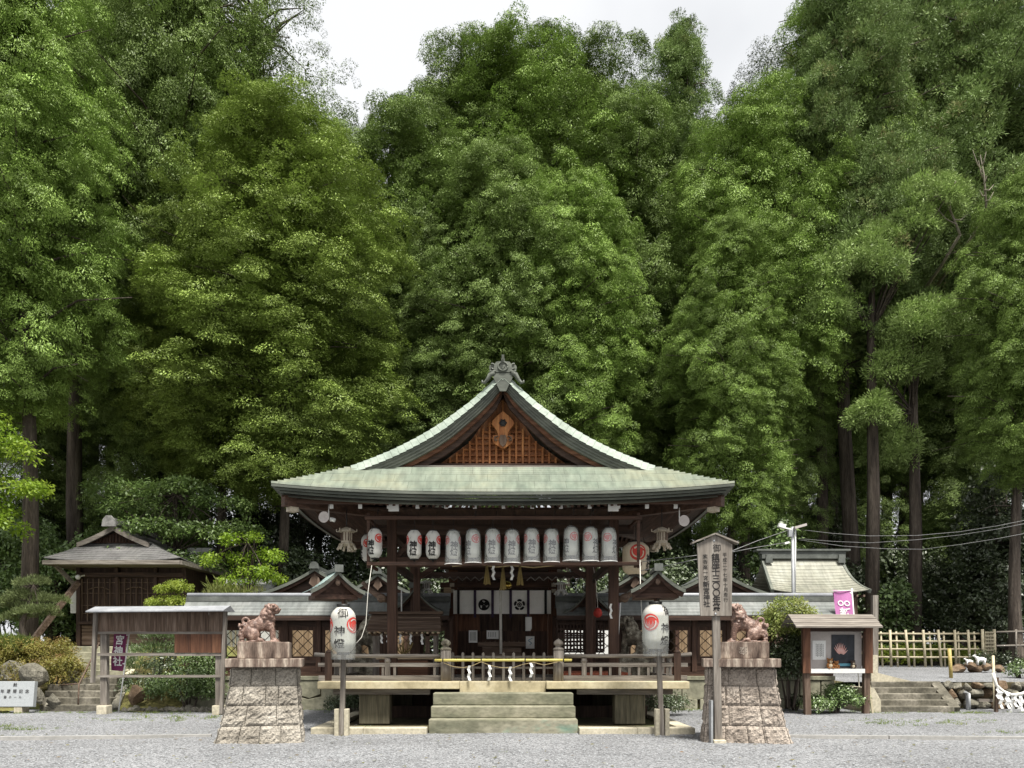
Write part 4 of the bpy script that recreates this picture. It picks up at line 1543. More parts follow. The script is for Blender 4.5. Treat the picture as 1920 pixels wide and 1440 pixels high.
b = MB(); b.bar((-1.6, YG - .05, 3.9), (1.6, YG - .05, 3.9), .12, .1); b.build('eave_beam', M['aged_x'], G)
# gate roof: copper slopes and side roofs seen between the pillars
b = MB()
b.courses(lambda u, v: (-1.75 + 3.5 * u, YG - 0.05 + 1.05 * v, 4.05 + 1.0 * v + .15 * v * v), 2, 12, .02)
b.courses(lambda u, v: (1.75 - 3.5 * u, YG + 2.05 - 1.05 * v, 4.05 + 1.0 * v + .15 * v * v), 2, 12, .02)
b.build('roof', M['copper_x'], G)
# curtain
C_ = thing('shrine_curtain', 'white curtain with two black crests and purple ribbons across the inner gate', 'curtain', (0, YG - .3, PZ(1107, YG - .3)))
YC = YG - .3
zt1, zb1 = PZ(1107, YC), PZ(1151, YC)
cols = [(850, 858, 0), (861, 888, 1), (893, 921, 2), (926, 955, 3), (960, 988, 4), (993, 1021, 5), (1025, 1033, 6)]
for a, c, k in cols:
    b = MB()
    def f(u, v, a=a, c=c, k=k):
        x = PXW(a + (c - a) * u, YC)
        return (x, YC + .012 * math.sin(u * 6 + k) * v - .01 * math.sin(v * 3 + u * 4), zb1 + (zt1 - zb1) * v)
    b.grid(f, 8, 6)
    b.build('curtain_panel', M['cloth'], C_)
for px in (890.5, 923.5, 957.5, 990.5, 859.5, 1023):
    x = PXW(px, YC - .02)
    full = 880 < px < 1000
    MB().box(x - .034, x + .034, YC - .045, YC - .035, PZ(1158 if full else 1151, YC), zt1).build('ribbon', M['purple_ribbon'] if full else M['ink'], C_)
def crest_fn(px, py, Y):
    c = P(px, py, Y)
    return lambda a, b_: (c.x + a, Y - .028, c.z + b_)
b = MB()
add_polys(b, tomoe(.155), crest_fn(907.5, 1134, YC)); b.build('comma_crest', M['ink'], C_)
b = MB()
fn = crest_fn(974, 1134, YC)
for k in range(5):
    a0 = math.pi / 2 + k * 2 * math.pi / 5
    pts = []
    for i in range(9):
        t = a0 - .52 + 1.04 * i / 8
        bul = .155 * (1 - .10 * abs((i - 4) / 4) ** 2)
        pts.append((bul * math.cos(t), bul * math.sin(t)))
    for i in range(9):
        t = a0 + .46 - .92 * i / 8
        pts.append((.092 * math.cos(t), .092 * math.sin(t)))
    b.add([fn(*p) for p in pts], [tuple(range(len(pts)))])
for k in range(5):
    a0, a1 = math.pi / 2 + k * 1.2566, math.pi / 2 + (k + 1) * 1.2566
    q = [(.07 * math.cos(a0), .07 * math.sin(a0)), (.07 * math.cos(a1), .07 * math.sin(a1)), (.042 * math.cos(a1), .042 * math.sin(a1)), (.042 * math.cos(a0), .042 * math.sin(a0))]
    b.add([fn(*p) for p in q], [(0, 1, 2, 3)])
b.add([fn(.026 * math.cos(k * 1.2566 + 1.57), .026 * math.sin(k * 1.2566 + 1.57)) for k in range(5)], [tuple(range(5))])
b.build('flower_crest', M['ink'], C_)

# things at the gate
b = MB()
y = YG - .55
bx0, bx1 = PXW(905, y), PXW(977, y)
b.box(bx0, bx1, y - .2, y + .2, .88, PZ(1212, y)); 
t_ = thing('offertory_box', 'wooden offertory box with flared lid before the inner gate', 'box', (0, y, .88))
b.build('box_body', M['aged_x'], t_)
b = MB()
b.box(bx0 - .12, bx1 + .12, y - .27, y + .27, PZ(1212, y) + .001, PZ(1204, y))
for i in range(8): b.box(bx0 + .05 + i * .13, bx0 + .08 + i * .13, y - .22, y + .22, PZ(1204, y) + .001, PZ(1204, y) + .03)
b.build('lid', M['aged_x'], t_)
b = MB()
yy = YG - .9
b.tube([P(938.5, 1104, yy), P(938.7, 1160, yy), P(939.3, 1226, yy)], .036, 10)
br = thing('bell_rope', 'thick white rope hanging from the bell in front of the crested curtain', 'rope', P(939, 1226, yy))
b.build('rope', M['white_rope'], br)
b = MB(); b.lathe([(.0, -.10), (.10, -.07), (.13, 0), (.10, .07), (.03, .11)], P(951, 1098, yy), 14); b.build('bell', M['gold'], br)
# notices and papers
for (a, c, d, e, lab) in ((879, 895, 1182, 1205, 'white paper notice pinned to the plank screen, left of the offertory box'), (912.5, 935, 1182, 1198, 'white paper notice pinned to the plank screen behind the bell rope'),
                     (986, 1002, 1193, 1216, 'white sign with a blue squiggle standing right of the offertory box')):
    Y = YG - .06
    t_ = MB().box(PXW(a, Y), PXW(c, Y), Y, Y + .015, PZ(e, Y), PZ(d, Y)).build('paper_notice', M['white'])
    tag(t_, lab, 'notice')
    b = MB()
    if a > 980:
        c0 = P(994, 1203, Y - .004)
        b.tube([c0 + Vector((.06 * math.cos(k * .7) * (1 - k / 22), 0, .10 - .016 * k)) for k in range(13)], .009, 5)
        b.build('blue_mark', M['poster_blue'], t_)
    else:
        for k in range(5): b.box(PXW(a + 3 + k * 2.4 * (c - a) / 16, Y), PXW(a + 3.7 + k * 2.4 * (c - a) / 16, Y), Y - .003, Y - .001, PZ(e - 4, Y), PZ(d + 3, Y))
        b.build('writing', M['ink'], t_)['kind'] = 'stuff'
b = MB()
for k in range(3):
    b.box(PXW(985 + k, YG - .4), PXW(995 + k, YG - .4), YG - .41 - .02 * k, YG - .40 - .02 * k, PZ(1183 - 2 * k, YG - .4), PZ(1157, YG - .4))
tag(b.build('paper_strip', M['white']), 'bundle of white paper strips hanging from a curtain ribbon', 'paper')
b = MB(); c = P(839, 1107, 20.9)
b.box(c.x - .1, c.x + .1, 20.88, 20.9, c.z - .08, c.z + .08)
tag(b.build('wooden_plaque', M['pale_x']), 'small pale wooden plaque on a dark beam left of the curtain', 'plaque')
# side gates: little curved gables inside the fence line, left and right of the curtain
def small_gable(name, label, cat, c, half, rise, depth, thick, mat_roof, wall=True, rz=0, curve=.35, group=None, bodyw=None, bodyh=1.3, body_mat='brown_z'):
    """gabled roof with drooping concave slopes; c is the middle of the eave line at the front"""
    T = thing(name, label, cat, (c[0], c[1], c[2]), rz, group)
    pr = []
    for i in range(9):
        t = i / 8
        pr.append((half * t, rise * ((1 - t) ** 1.0 * (1 - curve) + curve * (1 - t) ** 2.2)))
    for sg in (-1, 1):
        pass
    b = MB()
    for sg in (-1, 1):
        def f(u, v, sg=sg):
            i = (1 - v) * 8; a = min(7, int(i)); t = i - a
            return (sg * (pr[a][0] + (pr[a + 1][0] - pr[a][0]) * t), depth * (u if sg > 0 else 1 - u), pr[a][1] + (pr[a + 1][1] - pr[a][1]) * t + .01)
        b.courses(f, 2, 8, .018)
    rf = b.build('roof', mat_roof, T, local=True)
    b = MB()
    for sg in (-1, 1):
        top = [(sg * x, z + .005) for x, z in pr]
        mid = [(sg * x * .985, z - thick) for x, z in pr]
        b.band(top, mid, -.02, .1)
    b.build('verge', M['copper_edge'], rf, local=True)
    b = MB()
    for sg in (-1, 1):
        b.band([(sg * x * .985, z - thick) for x, z in pr], [(sg * x * .96, z - thick * 1.9 - .01) for x, z in pr], .06, .14)
    b.build('bargeboard', M['brown_x'], T, local=True)
    b = MB()
    b.prism([(-half * .93, -thick * 1.2), (half * .93, -thick * 1.2), (half * .5, pr[4][1] - thick), (0, rise - thick), (-half * .5, pr[4][1] - thick)], .22, .26)
    b.build('gable_wall', M['dark_x'], T, local=True)
    b = MB()
    b.prism([(0, rise - thick * 1.9), (.09, rise - thick * 1.9 - .09), (.14, rise - thick * 1.9 - .22), (.05, rise - thick * 1.9 - .30), (0, rise - thick * 1.9 - .36), (-.05, rise - thick * 1.9 - .30), (-.14, rise - thick * 1.9 - .22), (-.09, rise - thick * 1.9 - .09)], .02, .058)
    b.xf(Matrix.Diagonal((half / 1.3, 1, half / 1.3, 1)))
    for i in range(len(b.v)): b.v[i].z += (rise - thick * 1.9) * (1 - half / 1.3)
    b.build('gable_ornament', M['aged_z'], T, local=True)
    b = MB()
    b.box(-.07, .07, -.05, depth, rise - .01, rise + .09)
    b.prism([(-.16, rise - .02), (.16, rise - .02), (.12, rise + .13), (.05, rise + .19), (-.05, rise + .19), (-.12, rise + .13)], -.1, -.04)
    b.build('ridge', M['copper_dark'], rf, local=True)
    if bodyw:
        b = MB(); b.box(-bodyw / 2, bodyw / 2, .3, depth - .2, -bodyh, -.02); b.build('body_wall', M[body_mat], T, local=True)
        b = MB(); b.box(-bodyw / 2 - .06, -bodyw / 2 + .06, .24, .36, -bodyh, 0); b.build('corner_post', M['brown_z'], T, local=True)
        b = MB(); b.box(bodyw / 2 - .06, bodyw / 2 + .06, .24, .36, -bodyh, 0); b.build('corner_post', M['brown_z'], T, local=True)
    return T
small_gable('side_gate', 'small curved bronze gable over the side gate left of the crested curtain', 'gate', P(778, 1146, 20.0), .72, .62, 1.2, .05, M['fence_roof'], curve=.6)
small_gable('side_gate', 'small curved bronze gable over the side gate right of the crested curtain', 'gate', P(1107, 1148, 20.3), .72, .66, 1.2, .05, M['copper_x'], curve=.6)
# auxiliary shrines behind the fence
AUX = [(('auxiliary_shrine', 'dark gabled auxiliary shrine roof behind the left fence, nearer the fence end', 'shrine'), P(590, 1112, 24.0), 1.75, .78, 2.4),
       (('auxiliary_shrine', 'dark gabled auxiliary shrine roof behind the left lantern, next to the hall pillar', 'shrine'), P(708, 1116, 24.6), 1.35, .70, 2.2),
       (('auxiliary_shrine', 'dark gabled auxiliary shrine roof behind the right lantern, next to the hall pillar', 'shrine'), P(1192, 1116, 24.6), 1.45, .72, 2.2),
       (('auxiliary_shrine', 'wide grey gabled auxiliary shrine roof behind the tall wooden name board', 'shrine'), P(1345, 1116, 24.2), 1.85, .82, 2.4)]
for (nm, lab, cat), c, half, rise, dep in AUX:
    small_gable(nm, lab, cat, c, half, rise, dep, .09, M['fence_roof'], bodyw=half * 1.3, bodyh=c.z - .3, body_mat='tan_wall')
# lit gravel court and a plastered store behind the lattice
for x0, x1, lab in ((-8.6, -6.4, 'low white plastered wall seen through the lattice of the left fence'), (3.2, 8.2, 'low white plastered wall seen through the lattice of the right fence')):
    T = thing('plastered_wall', lab, 'wall', ((x0 + x1) / 2, 26.5, .2))
    MB().box(x0, x1, 26.4, 26.5, .2, 1.72).build('board_dado', M['tan_wall'], T)
    MB().box(x0, x1, 26.42, 26.5, 1.721, 2.7).build('white_band', M['plaster'], T)
T = thing('plastered_wall', 'white wall added to make the lattice right of the crested curtain look backlit', 'wall', (2.6, 24.4, .2))  # added white wall standing in for daylight behind the lattice screen
MB().box(1.95, 3.9, 24.4, 24.5, .2, 2.9).build('backlight_face', M['plaster'], T)
MB().box(1.9, 3.95, 24.35, 24.55, 2.901, 2.98).build('coping', M['copper_dark'], T)
# a mossy stone guardian pair on the platform is built with the statues below

# ------------------------------------------------------------------ side shrine on the right
SS = thing('side_shrine', 'small shrine with mossy copper roof between the tall name board and notice case', 'shrine', (PXW(1535, 25), 26.2, .8))
YS = 25.0
rx0, rx1 = PXW(1462, YS), PXW(1612, YS)
ex0, ex1 = PXW(1440, YS), PXW(1632, YS)
zr_, ze_ = PZ(1047, YS + 1.4), PZ(1112, YS)
b = MB()
def ssf(u, v):
    k = v ** .8
    x0 = ex0 + .15 + (rx0 - ex0 - .25) * (1 - (1 - v) ** 2.2); x1 = ex1 - (ex1 - rx1) * (1 - (1 - v) ** 2.4)
    up = .12 * abs(2 * u - 1) ** 3 * (1 - v)
    return (x0 + (x1 - x0) * u, YS + 1.4 * v, ze_ + (zr_ - ze_) * (.55 * v + .45 * v * v) + up)
b.courses(ssf, 12, 12, .022)
b.courses(lambda u, v: (lambda p: (p[0], 2 * (YS + 1.4) - p[1], p[2]))(ssf(1 - u, v)), 6, 12, .022)
rf = b.build('roof', M['side_roof'], SS)
b = MB()
for u in (0, 1):
    top = [Vector(ssf(u, i / 10)) for i in range(11)]
    for i in range(10):
        b.bar(top[i] - Vector((0, 0, .06)), top[i + 1] - Vector((0, 0, .06)), .09, .13)
b.build('verge', M['copper_edge'], rf)
b = MB()
b.box(rx0 - .15, rx1 + .1, YS + 1.25, YS + 1.55, zr_ - .02, zr_ + .14)
b.box(rx0 - .35, rx1 + .25, YS + 1.2, YS + 1.6, zr_ + .24, zr_ + .3)
b.box(rx0 - .2, rx1 + .12, YS + 1.28, YS + 1.52, zr_ + .141, zr_ + .239)
b.build('ridge', M['copper_dark'], rf)
b = MB()
for x in (rx0 + .05, rx1 - .08): b.prism([(x - .12, zr_ - .18), (x + .12, zr_ - .18), (x + .1, zr_ + .1), (x - .1, zr_ + .1)], YS + 1.12, YS + 1.2)
b.build('ridge_end', M['copper_dark'], rf)
b = MB(); b.box(ex0 + .3, ex1 - .3, YS + .25, YS + 2.4, .8, ze_ + .05); b.build('body_wall', M['aged_z'], SS)
b = MB()
for i in range(14): b.box(ex0 + .25 + i * .22, ex0 + .31 + i * .22, YS + .02, YS + .25, ze_ - .12, ze_ - .05)
b.build('rafters', M['aged_y'], SS)['kind'] = 'stuff'
b = MB()
for z in (1.5, 2.0, 2.45): b.box(PXW(1606, YS), PXW(1634, YS), YS - .1, YS + .2, z, z + .07)
b.build('side_shelf', M['aged_x'], SS)
b = MB(); b.box(PXW(1630, YS), PXW(1640, YS), YS - .25, YS - .1, .8, PZ(1117, YS)); b.build('corner_post', M['grey_z'], SS)
MB().box(PXW(1627, 23), PXW(1643, 23), 22.9, 23.1, .75, PZ(1228, 23)).build('stone_foot', M['paving'], SS)

# ------------------------------------------------------------------ storehouse on the left terrace
H2 = thing('storehouse', 'old dark timber storehouse with grey hipped gable roof on the left terrace', 'storehouse', (PXW(230, 28), 28.5, 1.7))
Y0 = 27.0
sx = PXW(228, Y0)
zeave = PZ(1051, Y0 - 1)
def px2(p, Y): return PXW(p, Y)
ex0, ex1 = px2(82, 26), px2(338, 26)
ymid = 29.0
ye0, ye1 = 26.0, 32.2
ix0, ix1 = px2(163, 27.6), px2(283, 27.6)
zi = PZ(1018, 27.6)
def hipq(side):
    def f(u, v):
        O = [(ex0, ye0), (ex1, ye0), (ex1 + .0, ye1), (ex0, ye1)]
        I = [(ix0, 27.6), (ix1, 27.6), (ix1, 30.6), (ix0, 30.6)]
        a = 'frbl'.index(side); c = (a + 1) % 4
        o = Vector((*O[a], 0)).lerp(Vector((*O[c], 0)), u); i = Vector((*I[a], 0)).lerp(Vector((*I[c], 0)), u)
        p = o.lerp(i, v)
        return (p.x, p.y, zeave + .1 * abs(2 * u - 1) ** 3 * (1 - v) + (zi - zeave) * (.8 * v + .2 * v * v))
    return f
b = MB()
for s_ in 'frbl': b.courses(hipq(s_), 10, 9, .03)
gx = (ix0 + ix1) / 2
zrid = PZ(985, 27.4)
for sg in (-1, 1):
    hw = (ix1 - ix0) / 2 + .12
    b.courses(lambda u, v, sg=sg: (gx + sg * hw * (1 - v), 27.2 + 3.6 * (u if sg > 0 else 1 - u), zi - .05 + (zrid - zi) * (.75 * v + .25 * v * v)), 2, 7, .03)
rf = b.build('roof', M['bark_roof'], H2)
b = MB()
for a_, c_ in (((ex0, ye0), (ex1, ye0)), ((ex1, ye0), (ex1, ye1)), ((ex1, ye1), (ex0, ye1)), ((ex0, ye1), (ex0, ye0))):
    b.bar((a_[0], a_[1], zeave - .06), (c_[0], c_[1], zeave - .06), .12, .14)
b.box(ex0 + .1, ex1 - .1, ye0 + .1, ye1 - .1, zeave - .12, zeave - .08)
b.build('eave_board', M['grey_x'], rf)
b = MB()
for sg in (-1, 1):
    hw = (ix1 - ix0) / 2 + .12
    q = [(gx + sg * hw * (1 - i / 6), zi - .05 + (zrid - zi) * (.75 * i / 6 + .25 * (i / 6) ** 2)) for i in range(7)]
    b.band(q, [(x, z - .17) for x, z in q], 27.14, 27.22)
b.build('bargeboard', M['grey_x'], rf)
b = MB(); b.prism([(gx - 1.0, zi - .02), (gx + 1.0, zi - .02), (gx, zrid - .2)], 27.5, 27.55); b.build('gable_wall', M['brown_z'], H2)
b = MB()
for i in range(15):
    x = gx - .8 + i * .114
    h = (zrid - .24 - zi) * (1 - abs(x - gx) / 1.0)
    if h > .05: b.box(x - .018, x + .018, 27.45, 27.5, zi, zi + h)
b.build('gable_slats', M['dark_z'], H2)['kind'] = 'stuff'
b = MB()
for k in range(3): b.box(gx - .16 + k * .025, gx + .16 - k * .025, 27.0, 30.9, zrid - .02 + k * .06, zrid + .035 + k * .06)
b.box(gx - .1, gx + .1, 26.95, 30.95, zrid + .16, zrid + .21)
b.prism([(gx - .24, zrid - .12), (gx + .24, zrid - .12), (gx + .2, zrid + .12), (gx + .08, zrid + .26), (gx - .08, zrid + .26), (gx - .2, zrid + .12)], 26.85, 26.95)
b.build('ridge', M['tilegrey'], rf)
wx0, wx1 = px2(147, Y0), px2(345, Y0)
zb0 = 1.7
MB().box(wx0, wx1, Y0 + .12, 31.4, zb0, zeave).build('wall', M['dark_z'], H2)
for x, w in ((wx0, .14), (wx1, .14), ((wx0 + px2(291, Y0)) / 2, .1), (px2(291, Y0), .12)):
    b = MB(); b.box(x - w / 2, x + w / 2, Y0 - .02, Y0 + .12, zb0, zeave); b.build('wall_post', M['dark_z'], H2)
for py, h in ((1078, .16), (1060, .1), (1168, .1)):
    z = PZ(py, Y0); b = MB(); b.box(wx0, wx1, Y0 - .05, Y0 + .11, z - h / 2, z + h / 2); b.build('wall_beam', M['dark_x'], H2)
for x0, x1 in ((wx0 + .1, (wx0 + px2(291, Y0)) / 2 - .06), ((wx0 + px2(291, Y0)) / 2 + .06, px2(291, Y0) - .08)):
    b = MB()
    n = 7
    for i in range(n): b.box(x0 + (x1 - x0) * i / (n - 1) - .014, x0 + (x1 - x0) * i / (n - 1) + .014, Y0 + .03, Y0 + .08, PZ(1166, Y0), PZ(1085, Y0))
    for q in (1092, 1112, 1135, 1150): b.box(x0, x1, Y0 + .05, Y0 + .09, PZ(q, Y0) - .012, PZ(q, Y0) + .012)
    cx_ = (x0 + x1) / 2
    b.tube([(cx_ - .35, Y0 + .02, PZ(1105, Y0)), (cx_ - .1, Y0 + .02, PZ(1101, Y0)), (cx_ + .15, Y0 + .02, PZ(1101, Y0)), (cx_ + .38, Y0 + .02, PZ(1106, Y0))], .02, 6)
    b.build('carved_screen', M['aged_z'], H2)
b = MB()
for i in range(5):
    z = PZ(1176 + i * 7.5, Y0)
    b.obox(((wx0 + px2(291, Y0)) / 2, Y0 + .05, z), (px2(291, Y0) - wx0 - .2, .03, .14), (R(12), 0, 0))
b.build('lower_boards', M['aged_x'], H2)
b = MB(); b.bar((wx0 - .1, Y0 - .02, zeave - .75), (wx0 - .45, Y0 - .6, zeave - .12), .12, .12); b.build('bracket', M['grey_x'], H2)
MB().box(wx0 - .6, wx1 + .5, Y0 - .7, 32, 1.45, 1.7).build('plinth', M['step_stone'], H2)
tag(MB().bar(P(146, 1092, 26.6), P(60, 1203, 25.4), .17, .17).build('timber_prop', M['aged_x']), 'slanting timber prop leaning against the left wall of the storehouse', 'timber')
b = MB(); b.box(PXW(135, 27.2), PXW(146, 27.2), 27.1, 27.25, PZ(1150, 27.2), PZ(1106, 27.2))
tag(b.build('white_board', M['plaster']), 'narrow white board beside the left corner of the storehouse', 'board')
b = MB(); c = P(146, 1082, 26.7); b.ball(c, .09, 8); b.bar(c, c + Vector((.1, .3, .1)), .05)
tag(b.build('flood_lamp', M['white']), 'small white lamp on the left corner of the storehouse', 'lamp')
# pale sheds behind the trees
for a, c_, t, bt, lab, Y in ((352, 398, 1026, 1112, 'white walled shed glimpsed between trunks right of the storehouse', 33), (424, 492, 1084, 1120, 'shed with a pale corrugated roof behind the left fence', 28)):
    T = thing('shed', lab, 'shed', (PXW((a + c_) / 2, Y), Y + 1, .8))
    b = MB(); b.box(PXW(a, Y), PXW(c_, Y), Y, Y + 2.5, .8, PZ(t, Y) - .03); b.build('wall', M['plaster'], T)
    b = MB()
    for i in range(12):
        x0 = PXW(a - 4 + (c_ - a + 8) * i / 12, Y); x1 = PXW(a - 4 + (c_ - a + 8) * (i + 1) / 12, Y)
        b.bar(((x0 + x1) / 2, Y - .4, PZ(bt - 20, Y)), ((x0 + x1) / 2, Y + 1.6, PZ(t - 6, Y)), (x1 - x0) * .98, .05)
    b.build('roof', M['white'], T)
# ------------------------------------------------------------------ trees of the grove
# front rows, left to right
tree('cyp1', 25, 26, -120, 360, 'cypress', 'bright green cypress at the left edge, its lowest boughs hanging over a young maple')
tree('cyp3', 150, 33, -160, 300, 'cypress_mid', 'tall dark cypress with bare lower trunk, just behind the bright tree at left edge')
tree('cyp2', 330, 33, -190, 330, 'cypress_mid', 'tall dense mid green cypress rising past the top edge above the old storehouse')
tree('sparse', 480, 37, -60, 330, 'cypress_mid', 'thin open topped cypress with its branches showing against the sky', trunk_scale=1.0)
tree('cyp2', 530, 29.5, 215, 390, 'cypress_yellow', 'broad yellow green cypress before the thin open topped tree, left of the hall roof', z0=1.0)
tree('cyp1', 400, 31, 330, 260, 'cypress_yellow', 'shorter olive green cypress whose trunk shows between the storehouse and the hall', z0=1.0)
tree('cyp1', 640, 37, 250, 210, 'cypress_mid', 'slim olive cypress shouldering the broad yellow green one on its right')
tree('cyp2', 775, 36, 225, 310, 'cypress_mid', 'left shoulder tree of the big domed clump behind the hall roof')
tree('cyp1', 880, 39, 105, 320, 'cypress_mid', 'tallest left hand tree of the domed clump, its feathery tips against the sky')
tree('cyp2', 990, 37, 85, 340, 'cypress', 'bright rounded cypress at the top of the domed clump, directly above the ridge ornament')
tree('cyp1', 1095, 39, 105, 330, 'cypress_mid', 'cypress on the right of the domed clump with open gaps in its middle')
tree('cyp2', 1180, 36, 190, 280, 'cypress_mid', 'right shoulder tree of the domed clump, beside the pointed cedar')
tree('cyp2', 935, 33, 290, 270, 'cypress_mid', 'lower front cypress of the domed clump hanging above the roof ridge')
tree('cyp1', 1070, 33, 340, 260, 'cypress', 'lower front cypress of the domed clump over the right roof slope')
tree('cyp3', 800, 33, 420, 220, 'cypress_mid', 'low dark cypress over the left slope of the hall roof')
tree('ced1', 1277, 39, 60, 250, 'cedar', 'pointed olive cedar standing alone in the sky gap right of the domed clump', name='cedar_tree', trunk_scale=.8)
tree('cyp1', 1418, 33, 185, 300, 'cypress', 'big bright cypress on the right with heavy rounded boughs low over the eave')
tree('cyp2', 1560, 36, 0, 270, 'cypress', 'tall bright cypress behind the heavy boughed one, its top at the picture edge')
tree('cyp2', 1370, 30, 420, 210, 'cypress', 'lower bright cypress nearest the right eave of the hall', z0=.9)
tree('ced1', 1590, 33, -170, 290, 'cedar', 'tall brownish cedar on the right, thick bare trunk standing behind the side shrine', name='cedar_tree', trunk_scale=1.0)
tree('ced1', 1700, 37, -260, 340, 'cedar', 'tall dull olive cedar in the upper right, right of the thick trunked one', name='cedar_tree')
tree('ced1', 1860, 35, -230, 340, 'cedar', 'dull cedar rising out of the picture at the upper right edge', name='cedar_tree')
tree('ced2', 1535, 34, 60, 200, 'cedar', 'slender cedar with a pale leaning trunk left of the thick trunked one', name='cedar_tree')
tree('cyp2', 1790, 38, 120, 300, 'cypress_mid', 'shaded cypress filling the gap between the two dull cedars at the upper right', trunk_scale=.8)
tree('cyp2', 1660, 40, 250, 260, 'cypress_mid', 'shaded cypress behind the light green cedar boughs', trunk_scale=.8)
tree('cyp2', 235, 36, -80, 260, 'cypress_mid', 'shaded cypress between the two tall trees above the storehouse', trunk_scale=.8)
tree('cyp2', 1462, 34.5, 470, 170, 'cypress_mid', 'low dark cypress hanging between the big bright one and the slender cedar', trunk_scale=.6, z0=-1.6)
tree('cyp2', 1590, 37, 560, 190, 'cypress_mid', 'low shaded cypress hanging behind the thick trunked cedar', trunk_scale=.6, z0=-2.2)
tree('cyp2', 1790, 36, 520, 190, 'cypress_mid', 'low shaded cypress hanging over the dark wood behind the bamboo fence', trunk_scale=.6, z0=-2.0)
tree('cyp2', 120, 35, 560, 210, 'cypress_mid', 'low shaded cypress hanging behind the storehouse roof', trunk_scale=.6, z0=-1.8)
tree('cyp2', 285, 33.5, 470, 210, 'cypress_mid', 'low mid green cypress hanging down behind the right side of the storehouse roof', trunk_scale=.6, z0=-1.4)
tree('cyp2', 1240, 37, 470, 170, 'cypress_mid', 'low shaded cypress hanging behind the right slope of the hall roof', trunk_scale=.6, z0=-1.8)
tree('cyp1', 1925, 27, 330, 220, 'cypress', 'bright cypress at the right edge above the dark broadleaf evergreen', z0=1.2)
# rows behind: trunks and dark crowns that close the view, with sky between
BACK = 'dark cypress in the back rows of the grove, mostly hidden by the trees before it'
k = 0
for px in range(-60, 2010, 74):
    Y = 43 + 5 * ((k * 7) % 5) / 4
    top = 330 + 110 * math.sin(k * 1.9) + (40 if 560 < px < 720 or 1190 < px < 1340 else 0)
    if px > 1400 or px < 520: top -= 260
    if px > 1480 or px < 120: Y -= 4
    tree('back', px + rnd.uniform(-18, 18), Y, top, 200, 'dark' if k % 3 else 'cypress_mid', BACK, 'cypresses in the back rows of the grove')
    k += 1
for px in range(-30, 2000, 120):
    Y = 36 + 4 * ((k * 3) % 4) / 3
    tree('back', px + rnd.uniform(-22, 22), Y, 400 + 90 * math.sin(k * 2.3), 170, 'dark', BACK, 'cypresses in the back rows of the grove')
    k += 1
tree('cyp3', 695, 60, 215, 55, 'dark', 'tiny distant sapling top in the sky gap left of the domed clump')

# fresh cedar boughs of the young cedar on the right
def fresh(name, label, px, Y, lobes, leaf='cedar_fresh', seed=3):
    base = Vector((PXW(px, Y), Y, hill(PXW(px, Y), Y)))
    lo = []
    for (ax, ay, rx, ry) in lobes:
        c = P(ax, ay, Y)
        lo.append((c.x - base.x, rnd.uniform(-.5, .5), c.z - base.z, rx * Y / F, rx * Y / F * .8, ry * Y / F))
    zt = max(l[2] for l in lo)
    tr = ([(0, .3, 0), (.1, .3, zt * .4), (-.05, .2, zt * .75), (.0, .1, zt)], [.3, .24, .16, .04])
    return bush(name, label, 'tree', base, lo, 'cedar', 120, 9, .38, leaf, seed, 26, crown_name='crown', trunk=tr, stem_r=.045)
fresh('cedar_tree', 'young cedar with fresh light green tufted boughs, before the dull cedars on the right', 1640, 30.5,
      [(1735, 400, 62, 55), (1700, 440, 45, 40), (1640, 465, 45, 38), (1610, 520, 78, 55), (1550, 560, 40, 40), (1545, 600, 40, 30)], seed=31)
fresh('cedar_tree', 'second young cedar with fresh tufts hanging lower, right of the thick bare trunk', 1720, 31,
      [(1690, 640, 60, 55), (1740, 610, 60, 40), (1665, 700, 40, 50), (1715, 690, 40, 40), (1625, 790, 40, 45), (1680, 850, 50, 60)], seed=32)
# bare grey dead branches
for pts_, lab in (([(1850, 400, 0), (1845, 330, .2), (1838, 290, 0)], 'bare grey dead branch sticking up near the upper right edge'),
                  ([(1800, 440, 0), (1780, 390, .1), (1762, 345, 0)], 'bare grey dead branch curling above the light green cedar boughs')):
    b = MB()
    pp = [P(a, c, 29.5 + d) for a, c, d in pts_]
    b.tube(pp, [.05, .035, .012], 6)
    for q in range(7):
        s0 = pp[0].lerp(pp[2], .2 + .1 * q)
        e = s0 + Vector((rnd.uniform(-.8, .8), rnd.uniform(-.3, .3), rnd.uniform(.1, .7)))
        b.tube([s0, (s0 + e) / 2 + Vector((0, 0, -.12)), e], [.03, .022, .008], 5)
    b.tube([pp[0], pp[0] + Vector((.1, 1.5, -.5)), pp[0] + Vector((.2, 4.5, -1.2))], [.05, .06, .08], 6)
    tag(b.build('dead_branch', M['twig']), lab, 'branch')

